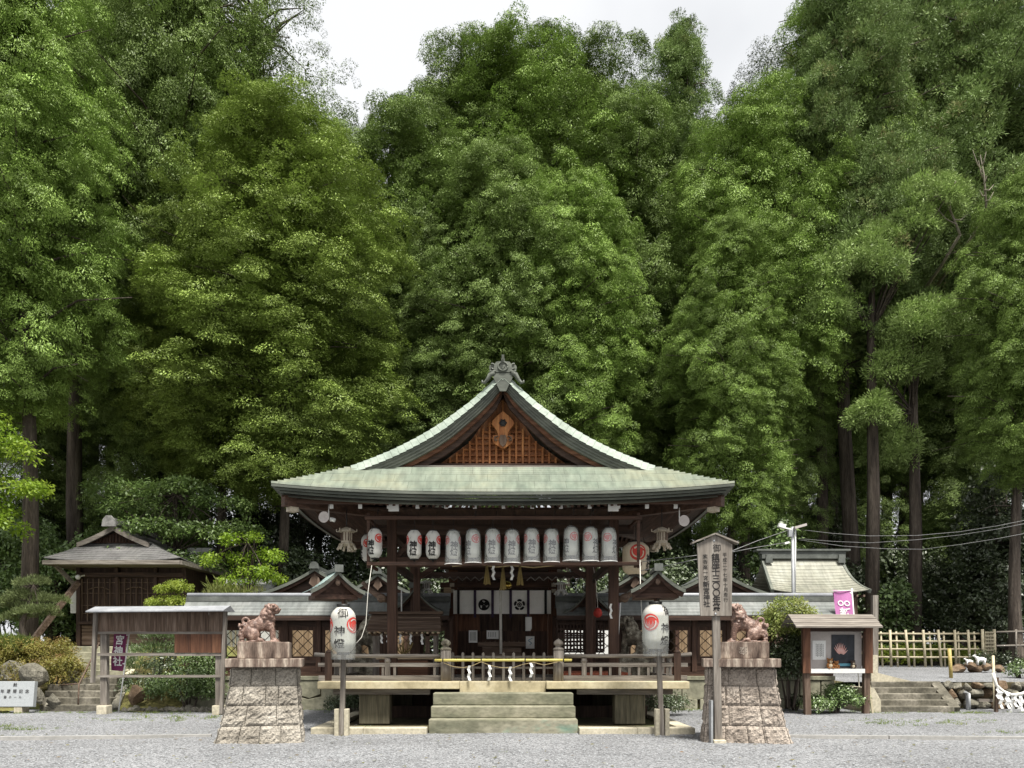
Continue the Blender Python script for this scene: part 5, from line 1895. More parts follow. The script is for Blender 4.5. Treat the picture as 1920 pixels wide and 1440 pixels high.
# understorey
bush('broadleaf_evergreen', 'large dark glossy evergreen filling the right edge behind the bamboo fence', 'tree', (PXW(1866, 30.5), 30.5, 1.1),
     [(-.6, 0, 1.6, 1.2, 1.3, 1.4), (.4, 0, 3.0, 1.7, 1.5, 1.6), (.3, .3, 5.0, 1.7, 1.5, 1.6), (.6, .2, 6.8, 1.4, 1.3, 1.3), (1.7, .2, 2.2, 1.4, 1.3, 1.5), (1.9, .3, 4.4, 1.4, 1.3, 1.5), (-.5, 0, 3.9, 1.1, 1.1, 1.0)],
     'broad', 110, 3.0, .42, 'dark', 41, 20, crown_name='crown', trunk=([(0, .3, -.2), (.1, .3, 3), (.3, .3, 6)], [.22, .16, .05]))
bush('broadleaf_evergreen', 'wide dark evergreen mass behind the storehouse at the left edge', 'tree', (PXW(90, 31), 31, 1.4),
     [(-2.0, 0, 2.0, 1.9, 1.3, 1.9), (0, 0, 3.0, 1.7, 1.3, 1.6), (1.6, 0, 3.6, 1.4, 1.2, 1.3), (-1.2, .2, 4.4, 1.5, 1.2, 1.3), (2.8, .3, 3.2, 1.2, 1.2, 1.2), (-2.6, 0, 4.2, 1.2, 1.2, 1.2), (.4, 0, 1.2, 1.6, 1.2, 1.3)],
     'broad', 100, 2.6, .42, 'broad', 42, 16, crown_name='crown', trunk=([(0, .3, -.2), (.1, .3, 2), (.3, .3, 4)], [.22, .16, .05]))
bush('maple_tree', 'young yellow green maple overhanging the left edge of the picture', 'tree', (PXW(-60, 24), 24, 1.7),
     [(.5, 0, 6.6, 1.0, .9, .6), (1.25, 0, 6.0, .75, .8, .45), (1.5, 0, 4.9, .8, .8, .5), (.6, .1, 4.2, .9, .8, .5), (1.2, 0, 3.8, .5, .6, .35), (0, 0, 5.3, 1.0, .9, .7)],
     'broad', 90, 3.4, .36, 'maple', 43, 26, crown_name='crown', trunk=([(-.3, .2, -.4), (-.1, .2, 2.2), (.3, .1, 4.2), (.6, 0, 6.0)], [.12, .10, .07, .03]))
bush('broadleaf_tree', 'light leafy tree with layered sprays between the storehouse roof and the hall eave', 'tree', (PXW(345, 28.2), 28.2, 1.5),
     [(-1.7, 0, 5.3, 1.4, .9, .32), (-.2, -.2, 5.9, 1.6, 1.0, .36), (1.2, 0, 5.4, 1.3, .9, .32), (-.8, -.3, 4.5, 1.5, .9, .3), (.7, -.3, 4.3, 1.3, .9, .3), (-2.6, .2, 6.0, 1.0, .8, .28), (1.9, .1, 4.5, .9, .8, .28), (.2, -.2, 3.3, 1.2, .9, .3), (-1.5, -.2, 3.5, 1.0, .8, .28)],
     'broad', 70, 3.6, .36, 'fresh_broad', 44, 40, crown_name='crown', trunk=([(0, .3, -.4), (-.1, .3, 2.0), (-.3, .2, 3.8), (-.3, 0, 5.8)], [.18, .14, .09, .03]))
bush('sapling', 'bright leafy sapling just left of the hall eave, behind the precinct fence', 'tree', (PXW(462, 27), 27, 1.2),
     [(-.1, 0, 4.3, .7, .6, .18), (.55, 0, 3.7, .7, .6, .18), (-.75, 0, 3.6, .7, .6, .18), (.2, 0, 3.1, .8, .6, .18), (-.5, .1, 2.8, .7, .5, .16), (.8, .1, 2.9, .5, .5, .15)],
     'broad', 60, 4.5, .30, 'maple', 45, 22, crown_name='crown', trunk=([(0, .2, -.4), (0, .2, 2.4), (.05, 0, 4.2)], [.05, .04, .012]))
bush('bamboo_clump', 'dry yellowish dwarf bamboo behind the fence below the bright sapling', 'plant', (PXW(440, 26), 26, 1.2),
     [(-.5, 0, 1.9, .8, .5, .8), (.5, 0, 1.7, .8, .5, .7)], 'pine', 60, 5, .5, 'bamboo_leaf', 46, 14, stem_mat=M['bamboo_old'])
US = [(290, 37, 870, 160), (420, 37, 880, 160), (525, 36, 890, 140), (80, 34, 905, 190), (200, 35, 890, 190), (1530, 36, 900, 150), (1640, 36, 930, 150), (1760, 37, 900, 170), (560, 30, 980, 170), (640, 29, 1060, 150), (760, 31, 1010, 170), (880, 30, 1040, 170), (1010, 31, 1020, 170), (1130, 30, 1030, 170), (1245, 29, 1010, 150), (1330, 31, 985, 170), (1400, 29, 1050, 150),
      (1475, 30, 935, 130), (1665, 31, 1070, 120), (1740, 33, 1010, 150), (250, 32, 960, 190), (420, 33, 1000, 170), (1830, 35, 960, 200), (1560, 33, 1000, 150), (180, 34, 1020, 170), (1960, 32, 1000, 200), (700, 35, 960, 170), (1200, 35, 930, 170)]
for q in range(19):
    US.append((-60 + q * 112 + rnd.uniform(-25, 25), 41 + 3 * ((q * 5) % 4) / 3, 915 + rnd.uniform(-35, 75), 150))
for i, (px, Y, top, w) in enumerate(US):
    x = PXW(px, Y)
    zb = hill(x, Y) - .1
    h = (PZ(top, Y) - zb) * .9
    r_ = w / 2 * Y / F
    lobes = [(rnd.uniform(-.4, .4) * r_, 0, h * .3, r_, r_ * .8, h * .33), (rnd.uniform(-.3, .3) * r_, 0, h * .62, r_ * .85, r_ * .7, h * .3), (rnd.uniform(-.5, .5) * r_, .2, h * .8, r_ * .6, r_ * .6, h * .2)]
    if px == 1475:
        lab, grp, lf = 'rounded fresh green shrub rising behind the utility pole', None, 'broad'
    elif px == 1665:
        lab, grp, lf = 'green shrub at the right end of the side shrine roof, before the dark wood', None, 'broad'
    else:
        lab, grp, lf = 'dark evergreen undergrowth shrub among the trunks behind the precinct', 'undergrowth shrubs behind the precinct', 'dark'
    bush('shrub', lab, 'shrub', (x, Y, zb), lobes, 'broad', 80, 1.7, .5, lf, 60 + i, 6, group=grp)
# ------------------------------------------------------------------ lanterns
def lantern_profile(h, r):
    out = []
    n = 40
    for i in range(n + 1):
        t = i / n
        e = min(t, 1 - t) / .24
        k = (1 - (1 - min(1, e)) ** 2.3)
        rr = r * (.52 + .48 * k)
        if 0.02 < t < .98: rr *= 1 + (.012 if i % 2 else -.006)
        out.append((rr, h * t))
    return out


def lantern_r(z, h, r):
    t = max(0, min(1, z / h)); e = min(t, 1 - t) / .24
    return r * (.52 + .48 * (1 - (1 - min(1, e)) ** 2.3)) * 1.012


def on_lantern(base, h, r, ang, zc, off=.006):
    """wraps (a, b) round the lantern; ang 0 looks at the camera, positive to the right"""
    def f(a, b_):
        z = zc + b_
        rr = lantern_r(z, h, r) + off
        t = ang + a / r
        return (base[0] + rr * math.sin(t), base[1] - rr * math.cos(t), base[2] + z)
    return f


def lantern_parts(T, base, h, r, crest=True, paper='paper', crest_angles=(1.25, -1.25), text_size=None, cap_mat='black_metal', crest_r=None, full=True):
    B = Vector(base)
    b = MB(); b.lathe(lantern_profile(h, r), B, 24)
    body = b.build('paper_body', M[paper], T, local=True)
    b = MB(); b.lathe([(r * .53, -.03 * h), (r * .55, .02 * h)], B, 16); b.lathe([(r * .53, h * .985), (r * .55, h * 1.035)], B, 16)
    b.build('rim', M[cap_mat], T, local=True)
    ts = text_size or h * .27
    b = MB()
    write(b, '御神燈', on_lantern(B, h, r, 0, h * .74), ts, ts * .96, bold=.03)
    b.build('writing', M['ink'], body, local=True)
    cr = crest_r or r * .62
    for ca in crest_angles:
        b = MB()
        f = on_lantern(B, h, r, ca, h * .66, .004)
        # disc
        for q in range(1, 5):
            pass
        ring = [(0, 0)] + [(cr * k / 4 * math.cos(t * .2618), cr * k / 4 * math.sin(t * .2618)) for k in range(1, 5) for t in range(24)]
        fs = [(0, 1 + t, 1 + (t + 1) % 24) for t in range(24)]
        for k in range(3):
            for t in range(24):
                fs.append((1 + k * 24 + t, 1 + (k + 1) * 24 + t, 1 + (k + 1) * 24 + (t + 1) % 24, 1 + k * 24 + (t + 1) % 24))
        b.add([f(*p) for p in ring], fs)
        b.build('red_disc', M['red'], body, local=True)
        b = MB()
        f = on_lantern(B, h, r, ca, h * .66, .008)
        for k in range(3):
            a0 = k * 2.094 + .5
            pts = []
            for i in range(12):
                t = a0 + i * .17
                pts.append((cr * .80 * (1 - .012 * i) * math.cos(t), cr * .80 * (1 - .012 * i) * math.sin(t)))
            qts = []
            for i in range(12):
                t = a0 + (11 - i) * .17
                w = .05 + .10 * abs(math.sin((11 - i) / 11 * 1.9))
                qts.append((cr * (.80 - w - .012 * (11 - i)) * math.cos(t), cr * (.80 - w - .012 * (11 - i)) * math.sin(t)))
            n = len(pts)
            allp = pts + qts
            b.add([f(*p) for p in allp], [(i, i + 1, 2 * n - 2 - i, 2 * n - 1 - i) for i in range(n - 1)])
        b.build('comma_crest', M[paper], body, local=True)
    return body


# small hanging lanterns
LH, LR = PZ(993, 15) - PZ(1046, 15), PXW(943 + 13.4, 15)
YL = 15.0
proto_l = thing('paper_lantern', 'x', 'lantern', (0, YL, 3.3))
lantern_parts(proto_l, (0, 0, 0), LH, LR, crest_angles=(1.25, -1.25))
b = MB(); b.tube([(0, 0, LH * 1.02), (0, 0, LH + .26)], .006, 5); b.tube([(0, 0, -.02), (0, 0, -.06)], .02, 6)
b.build('hanging_cord', M['ink'], proto_l, local=True)
proto_c = copy_tree(proto_l)
proto_c.name = 'paper_lantern'
b = MB()
b.lathe([(LR * .5, LH * 1.05), (LR * .95, LH * .96), (LR * 1.12, LH * .7), (LR * 1.14, LH * .3), (LR * 1.2, -.10)], (0, 0, 0), 20)
b.f.pop(0 if False else -1); b.m.pop(); b.s.pop()
WM[proto_c.name] = Matrix.Identity(4)
cov = b.build('plastic_cover', M['plastic'], proto_c, local=True)
b = MB(); b.tube([(LR * 1.2 * math.cos(k * .3142), LR * 1.2 * math.sin(k * .3142), -.10) for k in range(21)], .008, 5, cap=False)
b.build('cover_hem', M['white'], cov, local=True)
lan = [(703, 990, 'n', -28, 'bare paper lantern at the left end of the row, alone between rack post and pillar'),
       (777, 992, 'n', -4, 'bare waisted paper lantern just right of the left hall pillar'),
       (812, 992, 'n', -4, 'bare paper lantern, second right of the left hall pillar, before the plastic covered ones'),
       (850, 992, 'c', 10, 'first plastic covered paper lantern from the left, red crest at its left edge'),
       (887, 990, 'c', -46, 'plastic covered lantern turned left so its writing is cut off, crest at right'),
       (924, 990, 'c', -8, 'plastic covered lantern directly above the comma crest of the curtain'),
       (960, 990, 'c', -3, 'plastic covered lantern right above the bell and the flower crest gap'),
       (997, 989, 'c', 0, 'plastic covered lantern above the curtain right end panel, writing faint'),
       (1034, 989, 'c', 3, 'plastic covered lantern fourth from the right end of the row'),
       (1071, 987, 'c', -52, 'plastic covered lantern third from right, turned to show half writing and a crest'),
       (1107, 988, 'c', 42, 'plastic covered lantern second from right, red crest on its left half'),
       (1142, 988, 'c', 50, 'plastic covered lantern at the right end of the row, beside the right pillar')]
for px, py, kind, rot, lab in lan:
    src = proto_c if kind == 'c' else proto_l
    z = PZ(py + 56, YL) + rnd.uniform(-.01, .01)
    copy_tree(src, (PXW(px, YL), YL + rnd.uniform(-.02, .02), z), R(rot), lab, 'paper lanterns hung under the front eave', scale=(1, 1, 1 + rnd.uniform(-.02, .03)))
def drop(o):
    for ch in kids(o): drop(ch)
    bpy.data.objects.remove(o)
drop(proto_c)
drop(proto_l)
t_ = thing('paper_lantern', 'yellowed larger paper lantern with red crest hung behind the right rack post', 'lantern', (PXW(1192, 15.7), 15.7, PZ(1078, 15.7)), R(58))
lantern_parts(t_, (0, 0, 0), .66, .27, paper='old_paper', crest_angles=(-1.0, 1.3))
MB().tube([(0, 0, .66), (0, 0, 1.0)], .006, 5).build('hanging_cord', M['ink'], t_, local=True)
t_ = thing('paper_lantern', 'paper lantern almost hidden behind the left rack post', 'lantern', (PXW(690, 15.9), 15.9, PZ(1053, 15.9)), R(-70))
lantern_parts(t_, (0, 0, 0), LH, LR)
MB().tube([(0, 0, LH), (0, 0, LH + .3)], .006, 5).build('hanging_cord', M['ink'], t_, local=True)

# lanterns on posts with little copper roofs
def lantern_stand(px_pole, py_base, px_l, top, bot, wpx, Y, rot, roof_c, roof_half, roof_py, roof_rz, label, lean, roof_mat, base_stone):
    bx = PXW(px_pole, Y)
    T = thing('lantern_stand', label, 'lantern stand', (bx, Y, 0))
    zl0, zl1 = PZ(bot, Y - .2), PZ(top, Y - .2)
    lx = PXW(px_l, Y - .2)
    r = PXW(CX + wpx / 2, Y - .2)
    b = MB(); b.bar((bx, Y, -.1), (bx + lean, Y + .02, PZ(roof_py + 6, Y)), .085, .085); b.build('pole', M['grey_z'], T)
    b = MB(); b.box(bx - .13, bx - .05, Y - .07, Y + .07, -.1, .48); b.box(bx + .05, bx + .13, Y - .07, Y + .07, -.1, .48); b.build('stone_stake', M['paving'], T, bevel=.01)
    # lantern body turned so that the writing faces its own way
    L_ = thing('x', None, None, (lx, Y - .2, zl0), rot)
    Lh = zl1 - zl0
    b = MB(); b.lathe(lantern_profile(Lh, r), (0, 0, 0), 36)
    off = Vector((lx - bx, -.2, zl0))
    Mx = Matrix.Translation(off) @ Matrix.Rotation(rot, 4, 'Z')
    b.xf(Mx)
    body = b.build('paper_lantern', M['paper'], T, local=True)
    ts = Lh * .225
    b = MB(); write(b, '御神燈', on_lantern((0, 0, 0), Lh, r, 0, Lh * .755), ts, ts * 1.26, bold=.016, sx=1.15); b.xf(Mx); b.build('writing', M['ink'], body, local=True)
    for ca in (1.25, -1.25):
        cr = r * .66
        for nm, mat, o_ in (('red_disc', 'red', .004), ('comma_crest', 'paper', .008)):
            b = MB(); f = on_lantern((0, 0, 0), Lh, r, ca, Lh * .60, o_)
            if nm == 'red_disc':
                ring = [(0, 0)] + [(cr * k / 4 * math.cos(t * .2618), cr * k / 4 * math.sin(t * .2618)) for k in range(1, 5) for t in range(24)]
                fs = [(0, 1 + t, 1 + (t + 1) % 24) for t in range(24)]
                for k in range(3):
                    for t in range(24): fs.append((1 + k * 24 + t, 1 + (k + 1) * 24 + t, 1 + (k + 1) * 24 + (t + 1) % 24, 1 + k * 24 + (t + 1) % 24))
                b.add([f(*p) for p in ring], fs)
            else:
                for k in range(3):
                    a0 = k * 2.094 + .5; n = 12
                    pts = [(cr * (.84 - .012 * i) * math.cos(a0 + i * .17), cr * (.84 - .012 * i) * math.sin(a0 + i * .17)) for i in range(n)]
                    q = [(cr * (.84 - .012 * i - .05 - .09 * abs(math.sin(i / 11 * 1.9))) * math.cos(a0 + i * .17), cr * (.84 - .012 * i - .05 - .09 * abs(math.sin(i / 11 * 1.9))) * math.sin(a0 + i * .17)) for i in range(n)]
                    b.add([f(*p) for p in pts + q], [(i, i + 1, n + i + 1, n + i) for i in range(n - 1)])
            b.xf(Mx); b.build(nm, M[mat], body, local=True)
    b = MB(); b.lathe([(r * .5, Lh * .99), (r * .52, Lh * 1.07)], (0, 0, 0), 16); b.lathe([(r * .5, -.06 * Lh), (r * .52, .005)], (0, 0, 0), 16); b.xf(Mx)
    b.build('lantern_rim', M['black_metal'], body, local=True)
    b = MB(); b.lathe([(r * 1.02, Lh * .75), (r * 1.05, Lh * .4), (r * 1.02, Lh * .1), (r * .96, -.16 * Lh)], (0, 0, 0), 24)
    del b.f[-2:]; del b.m[-2:]; del b.s[-2:]
    b.xf(Mx); cv = b.build('plastic_cover', M['plastic'], T, local=True)
    b = MB(); b.bar((lx - bx, -.2, zl1 + .02 - 0), (lx - bx, -.2, PZ(roof_py, Y)), .05, .05); b.bar((lx - bx, -.24, PZ(roof_py + 8, Y)), (lx - bx, .04, PZ(roof_py + 8, Y)), .05, .05)
    b.build('hanger', M['brown_z'], T, local=True)
    # roof
    s0 = MB()
    half, rise, dep = roof_half, roof_half * .74, .9
    pr = [(half * i / 8, rise * ((1 - i / 8) * .55 + .45 * (1 - i / 8) ** 2)) for i in range(9)]
    Rm_ = Matrix.Translation(Vector((PXW(roof_c, Y) - bx, -.45, PZ(roof_py, Y)))) @ Matrix.Rotation(roof_rz, 4, 'Z')
    for sg in (-1, 1):
        def f(u, v, sg=sg):
            i = (1 - v) * 8; a = min(7, int(i)); t = i - a
            return (sg * (pr[a][0] + (pr[a + 1][0] - pr[a][0]) * t), dep * (u if sg > 0 else 1 - u), pr[a][1] + (pr[a + 1][1] - pr[a][1]) * t + .012)
        s0.courses(f, 2, 8, .012)
    s0.xf(Rm_); rf = s0.build('roof', roof_mat, T, local=True)
    b = MB()
    for sg in (-1, 1): b.band([(sg * x, z + .01) for x, z in pr], [(sg * x, z - .055) for x, z in pr], -.02, .06)
    b.xf(Rm_); b.build('verge', M['copper_edge'], rf, local=True)
    b = MB()
    for sg in (-1, 1): b.band([(sg * x * .97, z - .055) for x, z in pr], [(sg * x * .9, z - .12) for x, z in pr], .05, .12)
    b.box(-half * .8, half * .8, .13, dep - .1, -.13, -.05)
    b.prism([(-half * .8, -.05), (half * .8, -.05), (0, rise - .12)], .2, .24)
    b.xf(Rm_); b.build('gable_boards', M['brown_x'], T, local=True)
    b = MB(); b.ball((0, .03, rise - .2), (.05, .03, .06), 8); b.xf(Rm_); b.build('gable_ornament', M['aged_z'], T, local=True)
    b = MB(); b.box(-.05, .05, -.04, dep + .02, rise + .005, rise + .07); b.box(-.075, .075, -.08, -.03, rise - .02, rise + .11); b.xf(Rm_)
    b.build('ridge', M['copper_dark'], rf, local=True)
    drop(L_)
    return T
lantern_stand(641, 1378, 643.5, 1139, 1223, 46, 14.15, R(-7), 644, .48, 1112, R(24), 'big paper lantern under a tilted blue green copper roof on the left post', .05, M['copper_blue'], True)
lantern_stand(1241, 1375, 1229, 1134, 1217, 48, 14.15, R(37), 1225, .48, 1110, R(-4), 'big paper lantern turned to show its red crest, on the right post', -.09, M['copper_dark'], True)

# pale bronze hanging lanterns
def bronze_lantern(px, top, bot, wpx, Y, label, mat='bronze_pale', group=None):
    c = P(px, bot, Y); h = PZ(top, Y) - PZ(bot, Y); r = PXW(CX + wpx / 2, Y)
    T = thing('hanging_lantern', label, 'lantern', c, 0, group)
    b = MB(); b.lathe([(r * .62, h * .32), (r * .60, h * .78)], (0, 0, 0), 6, smooth=False); b.build('lamp_case', M[mat], T, local=True)
    b = MB(); b.lathe([(r * 1.05, h * .78), (r * .98, h * .82), (r * .5, h * .94), (.02, h)], (0, 0, 0), 6, smooth=False)
    for k in range(6):
        a = k * math.pi / 3
        b.tube([(r * .9 * math.cos(a), r * .9 * math.sin(a), h * .8), (r * 1.12 * math.cos(a), r * 1.12 * math.sin(a), h * .80), (r * 1.12 * math.cos(a), r * 1.12 * math.sin(a), h * .9)], .014, 5)
    b.build('lamp_cap', M[mat], T, local=True)
    b = MB(); b.lathe([(r * .55, h * .18), (r * .95, h * .24), (r * .62, h * .32)], (0, 0, 0), 6, smooth=False)
    for k in range(6):
        a = k * math.pi / 3
        b.tube([(r * .7 * math.cos(a), r * .7 * math.sin(a), h * .22), (r * .9 * math.cos(a), r * .9 * math.sin(a), h * .08), (r * 1.02 * math.cos(a), r * 1.02 * math.sin(a), h * .0)], [.03, .025, .03], 6)
    b.build('lamp_foot', M[mat], T, local=True)
    b = MB()
    for k in range(6):
        a = k * math.pi / 3 + math.pi / 6
        for q in (-.3, 0, .3):
            b.bar((r * .535 * math.cos(a) - q * r * math.sin(a), r * .535 * math.sin(a) + q * r * math.cos(a), h * .38), (r * .535 * math.cos(a) - q * r * math.sin(a), r * .535 * math.sin(a) + q * r * math.cos(a), h * .74), .014, .03)
    b.build('pierced_screen', M['aged_z'], T, local=True)
    MB().tube([(0, 0, h), (0, 0, h + .35)], .01, 5).build('hanging_chain', M['black_metal'], T, local=True)
bronze_lantern(650, 988, 1031, 34, 15.3, 'pierced bronze lantern hanging under the left corner of the hall eave')
bronze_lantern(1241, 988, 1030, 34, 15.3, 'pierced bronze lantern hanging under the right corner of the hall eave')
bronze_lantern(799, 1088, 1113, 24, 20.6, 'white hanging lantern left of the curtain, in front of the dark beams', 'white')
bronze_lantern(1052, 1090, 1115, 24, 20.6, 'white hanging lantern right of the curtain, in front of the dark beams', 'white')
t_ = thing('hanging_lantern', 'small red paper lantern hanging beside the right rear pillar', 'lantern', P(1121, 1158, 19.2))
b = MB(); b.lathe([(.03, 0), (.1, .05), (.11, .12), (.08, .2), (.03, .24)], (0, 0, 0), 12); b.build('lamp_body', M['red'], t_, local=True)
MB().tube([(0, 0, .24), (-.05, 0, .9), (-.12, 0, 1.3)], .008, 5).build('hanging_cord', M['white_rope'], t_, local=True)
for px, py, sg, lab in ((614, 972, -1, 'white horn loudspeaker under the left eave'), (1276, 979, 1, 'white horn loudspeaker under the right eave')):
    c = P(px, py, 14.9)
    t_ = thing('loudspeaker', lab, 'loudspeaker', c)
    b = MB(); b.lathe([(.035, 0), (.04, .06), (.07, .12), (.11, .16), (.10, .163), (.03, .1)], (0, 0, 0), 16)
    b.xf(Matrix.Rotation(R(90), 4, 'X') @ Matrix.Rotation(R(12 * sg), 4, 'Y')); b.build('horn', M['panel_grey'], t_, local=True)
    b = MB(); b.tube([(.03, .1, .0), (.07, .12, 0), (.12, .12, -.02)], .04, 8); b.tube([(.0, .1, .03), (0, .1, .3)], .012, 5); b.build('driver_bracket', M['white'], t_, local=True)

# straw tassels and paper streamers on the rope across the front of the gate
def shide(mb, top, h, w, y=0, ph=0):
    """folded zigzag paper streamer"""
    x, z = 0.0, 0.0
    n = 4
    for i in range(n):
        s = 1 if (i + ph) % 2 else -1
        dx = s * w * .35
        st = h / n
        vs = []
        mb.add([(top[0] + x - w * .3, top[1] + .008 * s, top[2] + z), (top[0] + x + w * .3, top[1] + .008 * s, top[2] + z),
                (top[0] + x + dx + w * .34, top[1] - .012 * s, top[2] + z - st * 1.12), (top[0] + x + dx - w * .30, top[1] - .012 * s, top[2] + z - st * 1.12)], [(0, 1, 2, 3)])
        x += dx * .75; z -= st
YT = 16.0
T = thing('sacred_rope', 'thin straw rope with three tassels and two paper streamers above the crested curtain', 'rope', P(943, 1060, YT))
b = MB()
pts = [P(px, py, YT) for px, py in ((848, 1062), (880, 1058), (912, 1060), (930, 1063), (944, 1062), (960, 1060), (980, 1062), (1000, 1064), (1040, 1060))]
b.tube(pts, .014, 6); b.build('straw_cord', M['rope'], T)
for px, t, bt in ((913, 1060, 1096), (943, 1063, 1106), (975, 1060, 1097)):
    b = MB()
    c = P(px, t, YT); h = c.z - PZ(bt, YT)
    for k in range(16):
        a = k * .393
        b.tube([c + Vector((.012 * math.cos(a), .012 * math.sin(a), 0)), c + Vector((.03 * math.cos(a), .03 * math.sin(a), -h * .35)), c + Vector((.062 * math.cos(a) + rnd.uniform(-.01, .01), .062 * math.sin(a), -h * rnd.uniform(.95, 1.03)))], [.008, .010, .009], 5)
    b.build('straw_tassel', M['straw'], T)
for px, t, bt, p_ in ((926, 1061, 1087, 0), (959, 1061, 1087, 1)):
    b = MB(); c = P(px, t, YT - .03); shide(b, c, c.z - PZ(bt, YT), .085, ph=p_)
    b.build('paper_streamer', M['white'], T)
# barrier: bamboo pole, straw cord, streamers, pickets
YB_ = 15.55
T = thing('bamboo_pole', 'yellow green bamboo pole tied across the top of the steps', 'pole', P(943, 1238, YB_))
b = MB()
x0, x1 = PXW(815, YB_), PXW(1072, YB_)
b.tube([(x0 + (x1 - x0) * i / 8, YB_, PZ(1238 - .3 * i / 8, YB_)) for i in range(9)], [.026 + .004 * (i % 2) for i in range(9)], 10)
pole = b.build('culm', M['bamboo'], T)
b = MB()
for t in (.06, .34, .66, .94):
    x = x0 + (x1 - x0) * t
    b.lathe([(.034, -.012), (.034, .012)], (0, 0, 0), 10); st = len(b.v) - 20
    Mx = Matrix.Translation((x, YB_, PZ(1238, YB_))) @ Matrix.Rotation(R(90), 4, 'Y')
    for i in range(st, len(b.v)): b.v[i] = Mx @ b.v[i]
b.build('black_ties', M['ink'], T)['kind'] = 'stuff'
T = thing('streamer_cord', 'thin straw cord with four white paper streamers under the bamboo pole', 'cord', P(943, 1250, YB_ - .03))
b = MB()
b.tube([P(px, py, YB_ - .04) for px, py in ((832, 1243), (850, 1250), (868, 1252), (884, 1249), (902, 1241), (920, 1248), (940, 1252), (962, 1252), (980, 1246), (1000, 1242), (1020, 1247), (1046, 1241)) ], .006, 5)
b.build('straw_cord', M['rope'], T)
for px, t, bt, p_ in ((880.5, 1248, 1275, 0), (917, 1247, 1275, 1), (957.5, 1250, 1276, 0), (995, 1243, 1269, 1)):
    b = MB(); c = P(px, t, YB_ - .06); shide(b, c, c.z - PZ(bt, YB_), .085, ph=p_)
    b.build('paper_streamer', M['white'], T)
T = thing('picket_barrier', 'low weathered picket barrier standing at the top of the stone steps', 'barrier', P(943, 1270, 16.0))
for i in range(10):
    px = 849 + i * 19
    x = PXW(px, 16.0)
    b = MB(); b.prism([(x - .028, DZ), (x + .028, DZ), (x + .028, PZ(1225, 16)), (x, PZ(1222.5, 16)), (x - .028, PZ(1225, 16))], 15.98, 16.02); b.build('picket', M['grey_z'], T)
for py in (1231.5, 1252):
    MB().box(PXW(845, 16.03), PXW(1040, 16.03), 16.021, 16.05, PZ(py, 16) - .022, PZ(py, 16) + .022).build('picket_rail', M['grey_x'], T)
MB().box(PXW(848, 16.1), PXW(1038, 16.1), 16.051, 16.1, DZ, DZ + .06).build('foot_rail', M['grey_x'], T)

# little roofed stand with straw ornament on the platform
YO = 17.4
T = thing('offering_stand', 'little board roofed stand with paper streamers on the left of the platform', 'stand', (PXW(760, YO), YO, DZ))
x0, x1 = PXW(694, YO), PXW(829, YO)
z0, z1 = PZ(1182, YO - .4), PZ(1151, YO)
b = MB()
for k in range(4):
    y0_, y1_ = YO - .45 + k * .12, YO - .45 + (k + 1) * .13
    b.bar(((x0 + x1) / 2, (y0_ + y1_) / 2, z0 + (z1 - z0) * (k + .5) / 4), ((x0 + x1) / 2, (y0_ + y1_) / 2 + .001, z0 + (z1 - z0) * (k + .5) / 4), .001, .001)
for k in range(4):
    a = Vector((0, YO - .45 + k * .11, z0 + (z1 - z0) * k / 4)); c = Vector((0, YO - .45 + (k + 1) * .115, z0 + (z1 - z0) * (k + 1.05) / 4))
    d = (c - a); n_ = Vector((0, -d.z, d.y)).normalized() * .03
    ins = .012 * k
    b.add([(x0 + ins, a.y, a.z + .012), (x1 - ins, a.y, a.z + .012), (x1 - ins, c.y, c.z), (x0 + ins, c.y, c.z), (x0 + ins, a.y, a.z - .03), (x1 - ins, a.y, a.z - .03)], [(0, 1, 2, 3), (4, 5, 1, 0)])
    b.add([(x0 + ins, 2 * YO - a.y, a.z + .012), (x1 - ins, 2 * YO - a.y, a.z + .012), (x1 - ins, 2 * YO - c.y, c.z), (x0 + ins, 2 * YO - c.y, c.z)], [(3, 2, 1, 0)])
b.box(x0 - .02, x1 + .02, YO - .09, YO + .09, z1 - .01, z1 + .05)
b.build('board_roof', M['aged_x'], T)
b = MB()
for i in range(14):
    x = x0 + .06 + i * (x1 - x0 - .12) / 13
    b.lathe([(.0, -.01), (.026, 0), (.026, .3), (0, .31)], (0, 0, 0), 8); st = len(b.v) - 32
    Mx = Matrix.Translation((x, YO - .44, z0 - .055)) @ Matrix.Rotation(R(-90), 4, 'X')
    for q in range(st, len(b.v)): b.v[q] = Mx @ b.v[q]
b.build('rafter_tips', M['pale_x'], T)['kind'] = 'stuff'
for x in (x0 + .14, x1 - .14):
    for y in (YO - .25, YO + .25):
        b = MB(); b.box(x - .035, x + .035, y - .035, y + .035, DZ, z0 - .06); b.build('post', M['grey_z'], T)
b = MB(); b.box(x0 + .08, x1 - .08, YO - .3, YO - .25, z0 - .12, z0 - .05); b.build('front_beam', M['aged_x'], T)
b = MB(); b.box(x0 + .14, x1 - .14, YO - .28, YO + .28, PZ(1236, YO), PZ(1231, YO)); b.build('shelf', M['pale_x'], T)
b = MB(); b.box(x0 + .25, x1 - .3, YO - .26, YO + .25, DZ, PZ(1238, YO)); b.build('cabinet', M['rust_x'], T)
b = MB(); b.box(PXW(800, YO), PXW(808, YO), YO - .3, YO - .26, PZ(1225, YO), PZ(1188, YO)); b.build('hanging_board', M['aged_z'], T)
for px, t, bt in ((716, 1188, 1206), (728, 1188, 1208), (749.5, 1188, 1207), (769, 1188, 1208), (792, 1186, 1208)):
    b = MB(); c = P(px, t, YO - .33); shide(b, c, c.z - PZ(bt, YO), .075, ph=px % 2 > .5); b.build('paper_streamer', M['white'], T)
b = MB()
